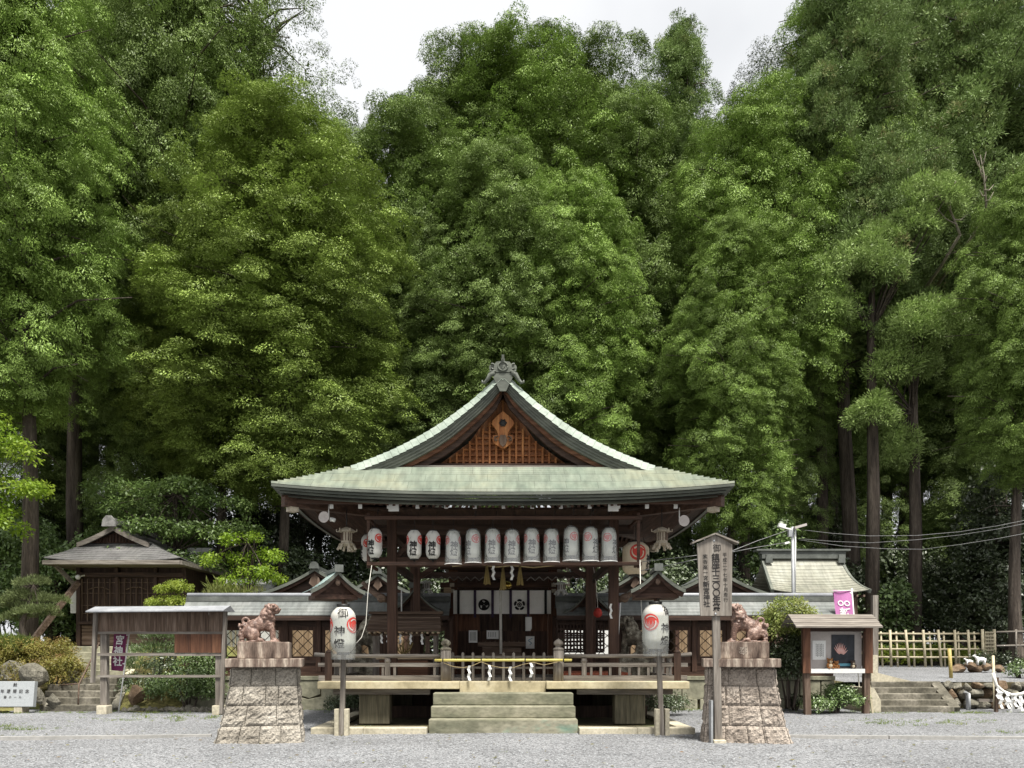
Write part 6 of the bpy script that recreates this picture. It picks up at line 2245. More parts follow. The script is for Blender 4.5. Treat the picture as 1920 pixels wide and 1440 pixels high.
for k in range(26):
    a = rnd.uniform(-1.1, 1.1); c = P(757, 1229, YO - .3)
    b.tube([c, c + Vector((.16 * math.sin(a), rnd.uniform(-.06, .06), .12)), c + Vector((.24 * math.sin(a), rnd.uniform(-.08, .08), .22 + .12 * math.cos(a)))], [.012, .009, .004], 4)
b.build('straw_ornament', M['straw'], T)
b = MB()
c = P(744, 1133, 18.2)
b.tube([P(728, 1130, 17.42), P(733, 1140, 17.42), P(729, 1150, 17.42)], .022, 6); b.ball(P(735, 1128, 17.42), .03, 8)
tag(b.build('paper_ornament', M['white']), 'white twisted paper ornament on the roof of the little stand', 'ornament')
t_ = MB().tube([P(753, 1106, 18.3), P(753, 1150, 18.3)], .018, 6).build('white_pole', M['white'])
tag(t_, 'thin white pole beside the left hall pillar', 'pole')
b = MB(); shide(b, P(1146, 1132, 16.05), .3, .07)
tag(b.build('paper_streamer', M['white']), 'white paper streamer tied to the right front pillar of the hall', 'paper streamer')
# lattice doors behind the right half of the hall
T = thing('lattice_screen', 'dark lattice screen letting white light through, between the right pillars of the hall', 'screen', P(1080, 1216, 20.55))
Y = 20.5
xa_, xb_ = PXW(1045, Y), PXW(1132, Y)
b = MB()
n = 14
for i in range(n + 1):
    x = xa_ + (xb_ - xa_) * i / n; b.box(x - .024, x + .024, Y - .02, Y + .029, PZ(1222, Y), PZ(1152, Y))
for py in (1152, 1163, 1166, 1170, 1180, 1188, 1192, 1196, 1203, 1210, 1218, 1222): b.box(xa_, xb_, Y - .03, Y - .021, PZ(py, Y) - .026, PZ(py, Y) + .026)
b.build('lattice', M['dark_z'], T)

# ------------------------------------------------------------------ guardian statues on stone pedestals
def guardian_mesh(name, mat, seed=1, curls=True):
    b = MB()
    E_ = [((.32, 0, .845), (.155, .14, .135)), ((.425, 0, .80), (.085, .10, .075)), ((.41, 0, .745), (.07, .085, .04)), ((.18, 0, .67), (.19, .19, .21)), ((.27, 0, .60), (.13, .16, .16)),
          ((.22, 0, .45), (.16, .17, .2)), ((.04, 0, .46), (.21, .165, .19)), ((-.10, 0, .40), (.2, .17, .19)), ((-.24, 0, .26), (.19, .18, .2)),
          ((-.14, .14, .18), (.16, .08, .165)), ((-.14, -.14, .18), (.16, .08, .165)), ((.02, .16, .05), (.10, .06, .05)), ((.02, -.16, .05), (.10, .06, .05)),
          ((.37, .10, .045), (.09, .065, .05)), ((.37, -.10, .045), (.09, .065, .05)), ((-.41, 0, .22), (.09, .12, .17)), ((-.37, 0, .40), (.07, .09, .11)),
          ((.40, .06, .895), (.045, .04, .03)), ((.40, -.06, .895), (.045, .04, .03)), ((.24, .13, .93), (.05, .035, .05)), ((.24, -.13, .93), (.05, .035, .05)), ((.50, 0, .83), (.03, .04, .028))]
    for c, r in E_: b.ball(c, r, 14)
    for sg in (-1, 1):
        b.tube([(.26, sg * .10, .46), (.31, sg * .10, .28), (.33, sg * .10, .05)], [.085, .07, .06], 10)
    b.tube([(-.34 + .075 * math.cos(t * .45), 0, .53 + .075 * math.sin(t * .45)) for t in range(-3, 11)], .035, 8)
    rr = random.Random(seed)
    if curls:
        for i in range(60):                     # curls of the mane
            a = rr.uniform(-2.6, 2.6); zz = rr.uniform(.50, .92)
            cx_ = .18 + (zz - .62) * .55
            b.ball((cx_ - .19 * math.cos(a), .185 * math.sin(a), zz), rr.uniform(.03, .05), 8)
        for i in range(40):                     # curls of the tail
            a = rr.uniform(-1.9, 1.9)
            b.ball((-.41 - .085 * math.cos(a), .12 * math.sin(a), rr.uniform(.05, .45)), rr.uniform(.028, .048), 8)
    b.prism([(-.5, 0), (.5, 0), (.5, .025), (-.5, .025)], -.2, .2)
    tmp = b.build('tmp', mat, local=True)
    m = tmp.modifiers.new('r', 'REMESH'); m.mode = 'VOXEL'; m.voxel_size = .014
    m2 = tmp.modifiers.new('s', 'SMOOTH'); m2.iterations = 2; m2.factor = .5
    dg = bpy.context.evaluated_depsgraph_get()
    me = bpy.data.meshes.new_from_object(tmp.evaluated_get(dg))
    bpy.data.objects.remove(tmp)
    for p_ in me.polygons: p_.use_smooth = True
    me.materials.clear(); me.materials.append(mat)
    me.name = name
    return me
GM = guardian_mesh('guardian', M['komainu'])
def statue(name, me, loc, s, rz, label, mirror=False, mat=None):
    o = bpy.data.objects.new(name, me)
    COL.objects.link(o); o.location = loc; o.scale = (s, s * .95, s); o.rotation_euler = (0, 0, rz)
    if mat:
        o.material_slots[0].link = 'OBJECT'; o.material_slots[0].material = mat
    return tag(o, label, 'statue')

def pedestal(px0, px1, py_base, Y, label, mat, block_x, cap_x, body_top, body_bot, mirror=False, ch=None, seed=3):
    """battered masonry of split stone blocks, slab cap and square plinth"""
    D = 1.15
    xc = PXW((px0 + px1) / 2, Y)
    T = thing('stone_pedestal', label, 'pedestal', (xc, Y + .6, 0))
    def Z(py): return PZ(py, Y)
    tops = [1252, 1287, 1324, 1362, 1399]
    edge = lambda z: (body_top[0] + (body_bot[0] - body_top[0]) * ((Z(1252) - z) / (Z(1252) - Z(1395))) ** 1.6, body_top[1] + (body_bot[1] - body_top[1]) * ((Z(1252) - z) / (Z(1252) - Z(1395))) ** 1.6)
    rr = random.Random(seed)
    for c in range(4):
        z1, z0 = Z(tops[c]), Z(tops[c + 1]) - (.1 if c == 3 else 0)
        zm = (z0 + z1) / 2
        n = [3, 4, 3, 4][c]
        cuts = [0] + [(i + 1 + rr.uniform(-.18, .18)) / n for i in range(n - 1)] + [1]
        b = MB()
        for i in range(n):
            g = .004
            def fx(t, z):
                a, c_ = edge(z); return PXW(a + (c_ - a) * t, Y)
            bat = lambda z: .16 * ((Z(1252) - z) / 1.5) ** 1.5
            # rough face as a small grid
            nu, nv = 9, 8
            grid = []
            for v in range(nv + 1):
                for u in range(nu + 1):
                    z = z0 + g + (z1 - z0 - 2 * g) * v / nv
                    t = cuts[i] + (cuts[i + 1] - cuts[i]) * u / nu
                    x = fx(t, z) + (g if u == 0 else -g if u == nu else 0)
                    rim = min(u, nu - u, v, nv - v)
                    bulge = 0 if rim == 0 else .020 + rr.uniform(-.014, .016)
                    grid.append((x, Y + .0 - bat(z) + .16 - bulge, z))
            fs = []
            for v in range(nv):
                for u in range(nu):
                    a = v * (nu + 1) + u
                    fs.append((a, a + 1, a + nu + 2, a + nu + 1))
            b.add(grid, fs)
            # sides and back of the block
            bk = [(fx(cuts[i], z0) + g, Y + D, z0 + g), (fx(cuts[i + 1], z0) - g, Y + D, z0 + g), (fx(cuts[i + 1], z1) - g, Y + D, z1 - g), (fx(cuts[i], z1) + g, Y + D, z1 - g)]
            m_ = nu + 1
            fr = [grid[0], grid[nu], grid[nv * m_ + nu], grid[nv * m_]]
            b.add(fr + bk, [(0, 4, 5, 1), (1, 5, 6, 2), (2, 6, 7, 3), (3, 7, 4, 0), (5, 4, 7, 6)])
        # side faces: rough strips
        for sd in (0, 1):
            nu, nv = 12, 8
            grid = []
            for v in range(nv + 1):
                for u in range(nu + 1):
                    z = z0 + .004 + (z1 - z0 - .008) * v / nv
                    x = PXW(edge(z)[sd], Y)
                    y = Y + .16 - .16 * ((Z(1252) - z) / 1.5) ** 1.5 + (D - .16) * u / nu
                    rim = min(v, nv - v) if u % 6 else 0
                    bl = 0 if rim == 0 else .02 + rr.uniform(-.012, .02)
                    grid.append((x + (bl + .004) * (1 if sd else -1), y, z))
            fs = []
            for v in range(nv):
                for u in range(nu):
                    a = v * (nu + 1) + u
                    fs.append((a, a + nu + 1, a + nu + 2, a + 1) if sd == 0 else (a, a + 1, a + nu + 2, a + nu + 1))
            b.add(grid, fs)
        b.build('masonry_course', mat, T)
    MB().box(PXW(edge(Z(1252))[0], Y) + .06, PXW(edge(Z(1252))[1], Y) - .06, Y + .2, Y + D - .05, -.05, Z(1252) - .005).build('mortar_core', M['step_stone'], T)
    b = MB(); b.box(PXW(cap_x[0], Y), PXW(cap_x[1], Y), Y - .02, Y + D + .05, Z(1251.5), Z(1235)); b.build('cap_slab', M['stained_cap'], T, bevel=.012)
    b = MB(); b.box(PXW(block_x[0], Y + .15), PXW(block_x[1], Y + .15), Y + .15, Y + D - .15, Z(1235) + .003, PZ(1203.5, Y + .15)); bl = b.build('plinth_block', M['stained_cap'], T, bevel=.01)
    if ch:
        b = MB(); c = P((block_x[0] + block_x[1]) / 2 + 2, 1220, Y + .14)
        write(b, ch, lambda a, d: (c.x + a, Y + .146, c.z + d), .15, bold=.01); b.build('carved_character', M['granite'], bl)
    T.rotation_euler = (0, 0, R(-13 if px0 > CX else 13))
    return PZ(1203.5, Y + .15)
YP = 12.75
zp = pedestal(399, 546, 1395, YP, 'left granite pedestal of rough split blocks carrying a reddish lion dog', M['granite_grey'], (435, 529), (409, 549), (419, 538), (391, 548), seed=3)
statue('guardian_lion_dog', GM, P(487, 1203, YP + .58), .685, R(10), 'reddish glazed lion dog facing right on the left pedestal').location.z = zp + .004
zp = pedestal(1345, 1490, 1395, YP, 'right pinkish granite pedestal of rough split blocks behind the name board post', M['granite'], (1356, 1452), (1337, 1477), (1347, 1468), (1337, 1496), ch='奉', seed=8)
statue('guardian_lion_dog', GM, P(1400, 1203, YP + .58), .685, R(170), 'reddish glazed lion dog facing left, half hidden by the name board').location.z = zp + .004
# older stone pair on the platform
GS = guardian_mesh('old_guardian', M['lichen'], 5)
for px, rz, lab in ((1196, R(150), 'lichen covered old stone lion dog behind the right lantern'), (674, R(30), 'lichen covered old stone lion dog behind the left lantern')):
    Y = 19.0
    o = statue('stone_lion_dog', GS, P(px, 1232, Y), 1.05, rz, lab)
    c = P(px, 1232, Y)
    t_ = MB().box(c.x - .5, c.x + .5, Y - .35, Y + .35, .0, c.z).build('statue_plinth', M['lichen'], bevel=.02)
    tag(t_, 'mossy stone plinth under the %s stone lion dog' % ('right hand' if px > 943 else 'left hand'), 'plinth')

# ------------------------------------------------------------------ tall wooden name board
YK = 12.85
T = thing('name_board', 'tall pointed wooden name board on a post, before the right pedestal', 'sign', (PXW(1348, YK), YK, 0))
b = MB()
b.bar((PXW(1348, YK), YK + .035, -.1), (PXW(1341, YK), YK + .035, PZ(1030, YK)), .125, .07)
b.build('post', M['grey_z'], T, bevel=.008)
poly = [(PXW(a, YK), PZ(c, YK)) for a, c in ((1312.5, 1155), (1371, 1155), (1372, 1021), (1339, 1003), (1306, 1021))]
b = MB(); b.prism(poly, YK - .035, YK - .001)
bd = b.build('board', M['grey_z'], T, bevel=.004)
b = MB()
for sg, a in ((-1, 1296), (1, 1383)):
    p0, p1 = P(1339.5, 1001.5, YK), P(a, 1019, YK)
    b.bar(p0, p1, .16, .025, up=(0, 0, 1))
b.build('board_roof', M['grey_x'], T)
def bfn(px, py):
    c = P(px, py, YK)
    return lambda a, d: (c.x + a + d * -.025, YK - .039, c.z + d)
b = MB()
write(b, '御鎮座千三〇〇年祭', bfn(1340, 1032), .138, .1185, bold=.02)
write(b, '平成二十七年十月斎行', bfn(1357.5, 1041), .078, .083, bold=.006)
write(b, '紫香楽一宮', bfn(1321, 1044), .083, .089, bold=.008)
write(b, '新宮神社', bfn(1323, 1096), .112, .108, bold=.016)
b.build('writing', M['ink'], bd)
b = MB()
for py in (1014, 1151): b.ball(P(1339 + (py - 1014) * .02, py, YK - .037), (.018, .008, .02), 8)
b.build('bolt', M['steel'], bd)
MB().box(PXW(1336, YK), PXW(1359, YK), YK - .1, YK + .12, -.05, .06).build('footing', M['paving'], T, bevel=.01)
b = MB(); b.box(PXW(1332, YK), PXW(1335.5, YK), YK - .05, YK + .1, -.05, PZ(1313, YK)); b.build('steel_stake', M['steel'], T)

# ------------------------------------------------------------------ notice case on the right
YN = 19.0
T = thing('notice_case', 'roofed wooden notice case with a dark poster, right of the side shrine', 'notice board', (PXW(1568, YN), YN, 0))
for px, lo in ((1509, 1513), (1625, 1622)):
    b = MB(); b.bar((PXW(lo + 1, YN), YN, -.05), (PXW(px, YN), YN, PZ(1177, YN)), .15, .14); b.build('post', M['rust_z'] if px < 0 else M['aged_z'], T, bevel=.01)
for px in (1509, 1625):
    b = MB(); b.box(PXW(px - 7, YN), PXW(px + 7, YN), YN - .13, YN - .072, PZ(1262, YN), PZ(1178, YN)); b.build('side_board', M['rust_z'], T)
cx0, cx1 = PXW(1517, YN), PXW(1618, YN)
MB().box(cx0, cx1, YN + .07, YN + .1, PZ(1262, YN), PZ(1182, YN)).build('backing', M['panel_grey'], T)
MB().box(cx0, cx1, YN - .12, YN + .069, PZ(1262, YN), PZ(1254, YN)).build('shelf', M['white'], T, bevel=.005)
MB().box(cx0, cx1, YN - .1, YN + .069, PZ(1184, YN), PZ(1177, YN)).build('head_beam', M['dark_x'], T)
b = MB()
for k in range(3):
    f = lambda py, y: PZ(py, YN)
    za, zb_3 = PZ(1175.5 - k * 8.2, YN - .5), PZ(1175.5 - (k + 1) * 8.6, YN - .5)
    ya, yb = YN - .5 + k * .17, YN - .5 + (k + 1) * .18
    xa_, xb_ = PXW(1490 - k * 3.2, YN - .5), PXW(1654 - k * 7, YN - .5)
    xa2, xb2 = PXW(1490 - (k + 1) * 3.2, YN - .5), PXW(1654 - (k + 1) * 7, YN - .5)
    xa_ = xa2 = PXW(1484, YN - .2); xb_ = xb2 = PXW(1644, YN - .2)
    b.add([(xa_, ya, za + .02), (xb_, ya, za + .02), (xb2, yb, zb_3), (xa2, yb, zb_3), (xa_, ya, za - .02), (xb_, ya, za - .02), (xb2, yb, zb_3 - .04), (xa2, yb, zb_3 - .04)],
          [(0, 1, 2, 3), (4, 5, 1, 0), (5, 6, 2, 1), (7, 4, 0, 3), (7, 6, 5, 4)])
    b.add([(xa_, 2 * (YN + .05) - ya, za + .02), (xb_, 2 * (YN + .05) - ya, za + .02), (xb2, 2 * (YN + .05) - yb, zb_3), (xa2, 2 * (YN + .05) - yb, zb_3)], [(3, 2, 1, 0)])
b.build('board_roof', M['grey_x'], T)
po = MB().box(PXW(1561, YN), PXW(1604, YN), YN + .05, YN + .068, PZ(1252, YN), PZ(1190, YN)).build('poster', M['poster'])
tag(po, 'dark poster with a pale swirling figure, pinned in the notice case', 'poster')
b = MB()
for k in range(9):
    a = .3 + k * .26
    c = P(1577, 1228, YN + .045)
    pts = [c + Vector((.05 * math.cos(a + t * .25) + .035 * t * math.cos(a), 0, .03 * math.sin(a + t * .3) + .06 * t * abs(math.sin(a)))) for t in range(6)]
    b.tube(pts, [.012, .02, .018, .014, .010, .004], 5)
for i in range(len(b.v)): b.v[i].y = YN + .046 + (b.v[i].y - YN - .045) * .05
b.build('pale_swirl', M['poster_pink'], po)
MB().box(PXW(1573, YN), PXW(1603, YN), YN + .044, YN + .049, PZ(1249, YN), PZ(1244, YN)).build('blue_band', M['poster_blue'], po)
pn = MB().box(PXW(1525, YN), PXW(1550, YN), YN + .055, YN + .068, PZ(1237, YN), PZ(1201, YN)).build('paper_notice', M['white'])
tag(pn, 'white paper with columns of small writing in the notice case', 'notice')
b = MB()
for k in range(6):
    x = PXW(1532 + k * 2.6, YN); 
    for q in range(7):
        zq = PZ(1207 + q * 3.4 + (k % 2), YN); b.box(x - .006, x + .006, YN + .052, YN + .054, zq - .035, zq)
b.build('writing', M['ink'], pn)['kind'] = 'stuff'
def plush(px, label, fur, face, s):
    c = P(px, 1254, YN - .03)
    T2 = thing('plush_toy', label, 'toy', c)
    b = MB(); b.ball((0, 0, .08 * s), (.085 * s, .07 * s, .09 * s), 12); b.ball((0, -.01, .20 * s), (.075 * s, .07 * s, .068 * s), 12)
    for sg in (-1, 1):
        b.ball((sg * .06 * s, 0, .26 * s), .026 * s, 8); b.ball((sg * .075 * s, -.05 * s, .10 * s), (.03 * s, .03 * s, .05 * s), 8); b.ball((sg * .05 * s, -.07 * s, .025 * s), (.035 * s, .05 * s, .028 * s), 8)
    b.build('furry_body', M[fur], T2, local=True)
    b = MB(); b.ball((0, -.055 * s, .185 * s), (.042 * s, .03 * s, .034 * s), 10); b.ball((0, -.045 * s, .08 * s), (.055 * s, .04 * s, .06 * s), 10); b.build('muzzle_and_belly', M[face], T2, local=True)
    b = MB()
    for sg in (-1, 1): b.ball((sg * .03 * s, -.072 * s, .215 * s), .011 * s, 6)
    b.ball((0, -.085 * s, .19 * s), .012 * s, 6); b.build('eyes_and_nose', M['ink'], T2, local=True)
plush(1556, 'brown plush toy with a cream belly sitting in the notice case', 'plush_brown', 'plush_cream', .95)
plush(1568, 'small orange brown plush toy leaning beside the poster foot', 'plush_brown', 'plush_brown', .72)
plush(1599, 'dark plush toy at the right end of the notice case shelf', 'plush_dark', 'plush_cream', .75)

# ------------------------------------------------------------------ long wooden board on the left
YD = 18.8
T = thing('votive_board', 'long roofed wooden display frame with weathered boards on the left', 'display board', (PXW(300, YD), YD, 0))
xa_, xb_ = PXW(182, YD), PXW(420, YD)
for x, d in ((PXW(190, YD), 0), (PXW(407, YD), 0)):
    b = MB(); b.box(x - .08, x + .08, YD + .09, YD + .24, .1, PZ(1146, YD)); b.build('rear_post', M['grey_z'], T, bevel=.008)
    b = MB(); b.box(x - .13, x + .12, YD + .0, YD + .3, -.05, .22); b.build('footing', M['paving'], T, bevel=.015)
for x, lo, bt in ((PXW(180, YD), PXW(174, YD), 1280), (PXW(423, YD), PXW(415, YD), 1338)):
    b = MB(); b.bar((lo, YD, PZ(bt, YD)), (x, YD, PZ(1143, YD)), .075, .1); b.build('side_stile', M['grey_z'], T)
for py, h in ((1186, .07), (1227, .075), (1268, .06)):
    b = MB(); b.box(xa_ - .02, xb_ - .02, YD + .05, YD + .088, PZ(py, YD) - h / 2, PZ(py, YD) + h / 2); b.build('rail', M['grey_x'], T)
n = 24
b = MB()
for i in range(n):
    x0 = xa_ + (xb_ - xa_) * i / n; x1 = xa_ + (xb_ - xa_) * (i + 1) / n
    y_ = YD + .03 + rnd.uniform(0, .012)
    b.box(x0 + .002, x1 - .002, y_, y_ + .015, PZ(1184, YD), PZ(1146, YD))
b.build('board_panel', M['aged_z'], T)
b = MB()
x0, x1 = PXW(326, YD), PXW(416, YD)
for i in range(9):
    y_ = YD + .03 + rnd.uniform(0, .01)
    b.box(x0 + (x1 - x0) * i / 9 + .002, x0 + (x1 - x0) * (i + 1) / 9 - .002, y_, y_ + .015, PZ(1224, YD), PZ(1189, YD))
op = b.build('board_panel', M['rust_z'], T); op['label'] = 'orange brown board panel, less weathered than the upper one'
b = MB()
b.add([(xa_ - .12, YD - .3, PZ(1147, YD)), (xb_ + .1, YD - .3, PZ(1145, YD)), (xb_ + .12, YD + .1, PZ(1135, YD)), (xa_ - .1, YD + .1, PZ(1137, YD)),
       (xa_ - .12, YD - .3, PZ(1149, YD)), (xb_ + .1, YD - .3, PZ(1147, YD)), (xb_ + .12, YD + .45, PZ(1146, YD)), (xa_ - .1, YD + .45, PZ(1148, YD))], [(0, 1, 2, 3), (4, 5, 1, 0), (3, 2, 6, 7), (1, 5, 6, 2), (0, 3, 7, 4), (4, 7, 6, 5)])
b.build('sheet_roof', M['zinc'], T)

# ------------------------------------------------------------------ banners
def banner(label, top, foot, wtop, hpx, Y, mat, text, size, pitch, px_text, arms=4, crest=False, flip=-1):
    T = thing('banner', label, 'banner', P(foot[0], foot[1], Y))
    a, c = P(top[0], top[1], Y), P(foot[0], foot[1], Y)
    b = MB(); b.tube([c, a], .016, 8); b.tube([a + Vector((.06, 0, -.05)), a + Vector((-wtop - .08, 0, -.05 - .03))], .01, 6); b.build('pole', M['white'], T)
    d = (c - a).normalized()
    L_ = hpx * Y / F
    side = Vector((-1, 0, 0.06)).normalized()
    def f(u, v):
        p = a + d * (.07 + L_ * v) + side * (wtop * (1 - u * 1.0) + .03) * (1 - .15 * v)
        return p + Vector((0, .03 * math.sin(v * 7 + u * 3), 0))
    b = MB(); b.grid(f, 8, 14); cl = b.build('cloth', M[mat], T)
    b = MB()
    def tf(x, y):
        v = (px_text[1] - y) / L_
        u = px_text[0] + x / wtop
        q = Vector(f(u, v)); return (q.x, q.y - .012, q.z)
    write(b, text, tf, size, pitch, bold=.02)
    if crest:
        for cx_ in (-.09, .07):
            for k in range(20):
                t0, t1 = k * .314, (k + 1) * .314
                b.add([tf(cx_ + .075 * math.cos(t0), .26 + .075 * math.sin(t0)), tf(cx_ + .075 * math.cos(t1), .26 + .075 * math.sin(t1)), tf(cx_ + .045 * math.cos(t1), .26 + .045 * math.sin(t1)), tf(cx_ + .045 * math.cos(t0), .26 + .045 * math.sin(t0))], [(0, 1, 2, 3)])
    b.build('writing', M['white'], cl)
    b = MB()
    for k in range(arms):
        q = a + d * (.12 + L_ * k / arms); b.obox(q + Vector((-.03, 0, 0)), (.06, .012, .03))
    b.build('loops', M['white'], T)
    return T
banner('dark purple banner with white writing behind the long display frame', (243, 1182), (222, 1338), .36, 72, 19.25, 'purple', '宮神社', .25, .27, (.48, .18))
banner('pink banner with white crests rising behind the notice case', (1597, 1103), (1612, 1300), .46, 130, 20.2, 'pink', '新宮', .3, .33, (.55, .60), crest=True)
banner('narrow pink banner on a white pole behind the right front pillar', (1164, 1120), (1157, 1225), .13, 90, 18.6, 'pink', '新宮', .1, .14, (.5, .3))

# ------------------------------------------------------------------ utility pole and wires
YU = 23.0
T = thing('utility_pole', 'grey utility pole with camera and lamp rising before the side shrine roof', 'pole', (PXW(1489, YU), YU, .5))
b = MB(); b.tube([P(1490, 1270, YU), P(1486, 988, YU)], [.062, .05], 12); b.build('pole', M['steel'], T)
b = MB(); b.tube([P(1491, 1120, YU - .05), P(1491.5, 990, YU - .05)], .02, 6); b.build('conduit', M['white'], T)
b = MB(); b.obox(P(1466, 986, YU - .1), (.2, .14, .12), (0, R(18), 0)); b.bar(P(1472, 990, YU - .05), P(1486, 993, YU), .04); b.build('camera', M['white'], T)
b = MB(); b.obox(P(1500, 987, YU - .1), (.36, .16, .07), (0, R(-16), 0)); b.build('lamp_head', M['panel_grey'], T)
b = MB(); b.obox(P(1481, 1000, YU - .12), (.1, .12, .2)); b.build('junction_box', M['steel'], T); b = MB(); b.obox(P(1475, 1018, YU - .1), (.14, .1, .06), (0, R(-15), 0)); b.build('small_lamp', M['white'], T)
def wire(label, pts, Y0, Y1, r=.006, mat='cable'):
    n = len(pts)
    b = MB(); b.tube([P(px, py, Y0 + (Y1 - Y0) * i / (n - 1)) for i, (px, py) in enumerate(pts)], r, 5)
    tag(b.build('wire', M[mat]), label, 'wire')
wire('upper wire from the utility pole sagging to the right edge', [(1500, 993), (1560, 1000), (1630, 1005), (1720, 1004), (1800, 997), (1870, 986), (1960, 968)], 23, 19)
wire('middle wire from the utility pole sagging to the right edge', [(1497, 1010), (1560, 1015), (1630, 1018), (1720, 1012), (1800, 1003), (1870, 992), (1960, 974)], 23, 19)
wire('lowest wire from the utility pole sagging to the right edge', [(1497, 1012), (1580, 1024), (1660, 1029), (1730, 1030), (1800, 1021), (1870, 1010), (1960, 993)], 23, 19)
wire('upper wire from the utility pole to the worship hall eave', [(1478, 994), (1420, 1014), (1375, 1032), (1300, 1042), (1205, 1053)], 23, 15.2, .008)
wire('lower wire from the utility pole to the worship hall eave', [(1475, 1017), (1420, 1026), (1372, 1035), (1290, 1052), (1202, 1070)], 23, 15.2, .008)
wire('pale rope hanging from the left end of the lantern rack to the deck', [(697, 1060), (690, 1110), (686, 1170), (678, 1195), (668, 1206)], 14.9, 14.6, .006, 'white_rope')
wire('thin pale rope hanging beside the right lantern', [(1200, 1050), (1201, 1110), (1204, 1160), (1206, 1200)], 14.9, 14.4, .008, 'white_rope')
# ------------------------------------------------------------------ left bank: steps, plaque, planting
def stairs(name_lab, x0f, x1f, n, Y0, dY, z0, dz, mat, lean=0.0):
    T = thing('stone_steps', name_lab, 'steps', ((x0f(0) + x1f(0)) / 2, Y0, z0))
    for i in range(n):
        b = MB(); b.box(x0f(i), x1f(i), Y0 + i * dY, Y0 + (i + 1) * dY + .25, z0 + i * dz - .04, z0 + (i + 1) * dz)
        b.build('step', mat, T, bevel=.02)
    return T
T = stairs('mossy lower stone steps on the left, behind the long display frame', lambda i: PXW(78 + i * 4, 20 + i * .3), lambda i: PXW(208 + i * 3, 20 + i * .3), 5, 19.9, .32, 0, .165, M['step_stone'])
b = MB(); b.bar(P(96, 1330, 19.9), P(118, 1284, 21.6), .3, .16); b.build('side_slab', M['rock'], T)
b = MB(); b.bar(P(214, 1332, 19.9), P(236, 1284, 21.6), .2, .14); b.build('side_slab', M['rock'], T)
T = stairs('upper stone steps climbing to the storehouse terrace on the left', lambda i: PXW(130 + i * 2, 23 + i * .3), lambda i: PXW(244 + i * 2, 23 + i * .3), 5, 22.6, .38, .82, .18, M['wall_stone'])
b = MB(); b.bar(P(238, 1268, 22.7), P(262, 1232, 24.4), .36, .16); b.build('side_slab', M['paving'], T)
MB().box(PXW(110, 21.5), PXW(240, 21.5), 21.5, 22.7, .7, .83).build('landing', M['step_stone'], T)
T = thing('handrail', 'bent metal handrail beside the lower steps on the left', 'handrail', P(147, 1334, 20))
b = MB(); b.tube([P(146, 1335, 19.95), P(148, 1283, 19.95), P(186, 1206, 23.2)], .022, 8); b.build('rail_tube', M['aged_x'], T)
b = MB(); b.tube([P(148, 1282, 19.97), P(110, 1285, 21.0)], .02, 8); b.build('rail_branch', M['aged_x'], T)
T = thing('memorial_plaque', 'grey engraved memorial stone plaque at the left edge of the court', 'plaque', P(20, 1328, 19.3))
Y = 19.3
b = MB(); b.obox((PXW(17, Y), Y + .1, PZ(1302, Y)), (PXW(62, Y) - PXW(-28, Y), .14, PZ(1278, Y) - PZ(1326, Y)), (R(-8), 0, 0)); sl = b.build('slab', M['plaque'], T, bevel=.01)
b = MB(); b.box(PXW(26, Y), PXW(41, Y), Y, Y + .3, -.05, PZ(1322, Y)); b.build('foot', M['paving'], T)
def pf(px, py):
    c = P(px, py, Y + .02); 
    return lambda a, d: (c.x + a, c.y + .0 + (d + (c.z - PZ(1302, Y))) * math.tan(R(8)) , c.z + d)
b = MB()
write(b, '献', pf(27, 1284), .1, bold=.012)
write(b, '年還暦記念', pf(4, 1296), .10, .155, bold=.012, vertical=False)
write(b, '藤ホール', pf(10, 1307), .075, .125, bold=.01, vertical=False)
b.build('engraving', M['ink'], sl)
ROCKS = [(62, 1268, 20.2, .42, .38, 'pale rounded boulder among the azaleas at the left', 'rock'), (18, 1262, 20.6, .5, .34, 'grey lichened boulder above the memorial plaque', 'rock'),
         (255, 1305, 20.1, .28, .30, 'rust coloured stone beside the lower steps under the display frame', 'rust_rock'), (72, 1305, 19.9, .24, .34, 'upright grey stone between the plaque and the lower steps', 'rock'),
         (412, 1322, 19.4, .16, .16, 'small grey stone at the foot of the left pedestal', 'rock'), (100, 1316, 19.9, .22, .26, 'slanting slab stone at the left of the lower steps', 'rock')]
for i, (px, py, Y, rx, rz, lab, mt) in enumerate(ROCKS):
    c = P(px, py, Y); b = MB(); rock_shape(b, c, (rx, rx * .8, rz), 30 + i); tag(b.build('boulder', M[mt]), lab, 'boulder')
b = MB()
for i in range(16):
    rock_shape(b, (PXW(235 + i * 11, 19.75), 19.75 + rnd.uniform(-.05, .05), .03), (.14, .12, .1 + .03 * (i % 3)), 90 + i)
tag(b.build('edging_stones', M['rock']), 'row of low mossy edging stones under the shrubs behind the display frame', 'stones', kind='stuff')
def B(lab, base, lobes, kind, K, dens, size, leaf, seed, name='shrub', cat='shrub', **kw):
    return bush(name, lab, cat, base, lobes, kind, K, dens, size, leaf, seed, **kw)
B('glossy green camellia bush under the right half of the display frame', (PXW(350, 20.2), 20.2, .05), [(0, 0, .55, .75, .5, .5), (.35, 0, 1.05, .6, .5, .45), (-.6, .1, .5, .45, .4, .4), (.5, .1, .5, .5, .4, .5)], 'broad', 70, 13, .20, 'broad', 201)
B('spreading juniper like shrub above the camellia behind the display frame', (PXW(290, 21.3), 21.3, .3), [(0, 0, 1.2, .8, .5, .3), (.2, 0, 1.65, .55, .4, .28), (-.5, 0, .8, .5, .4, .3)], 'pine', 70, 12, .24, 'broad', 202)
B('leafy shrub left of the glossy camellia at the foot of the bank', (PXW(262, 20.6), 20.6, .1), [(0, 0, .45, .5, .4, .4), (.6, .1, 1.0, .5, .4, .4)], 'broad', 60, 13, .18, 'dark', 203)
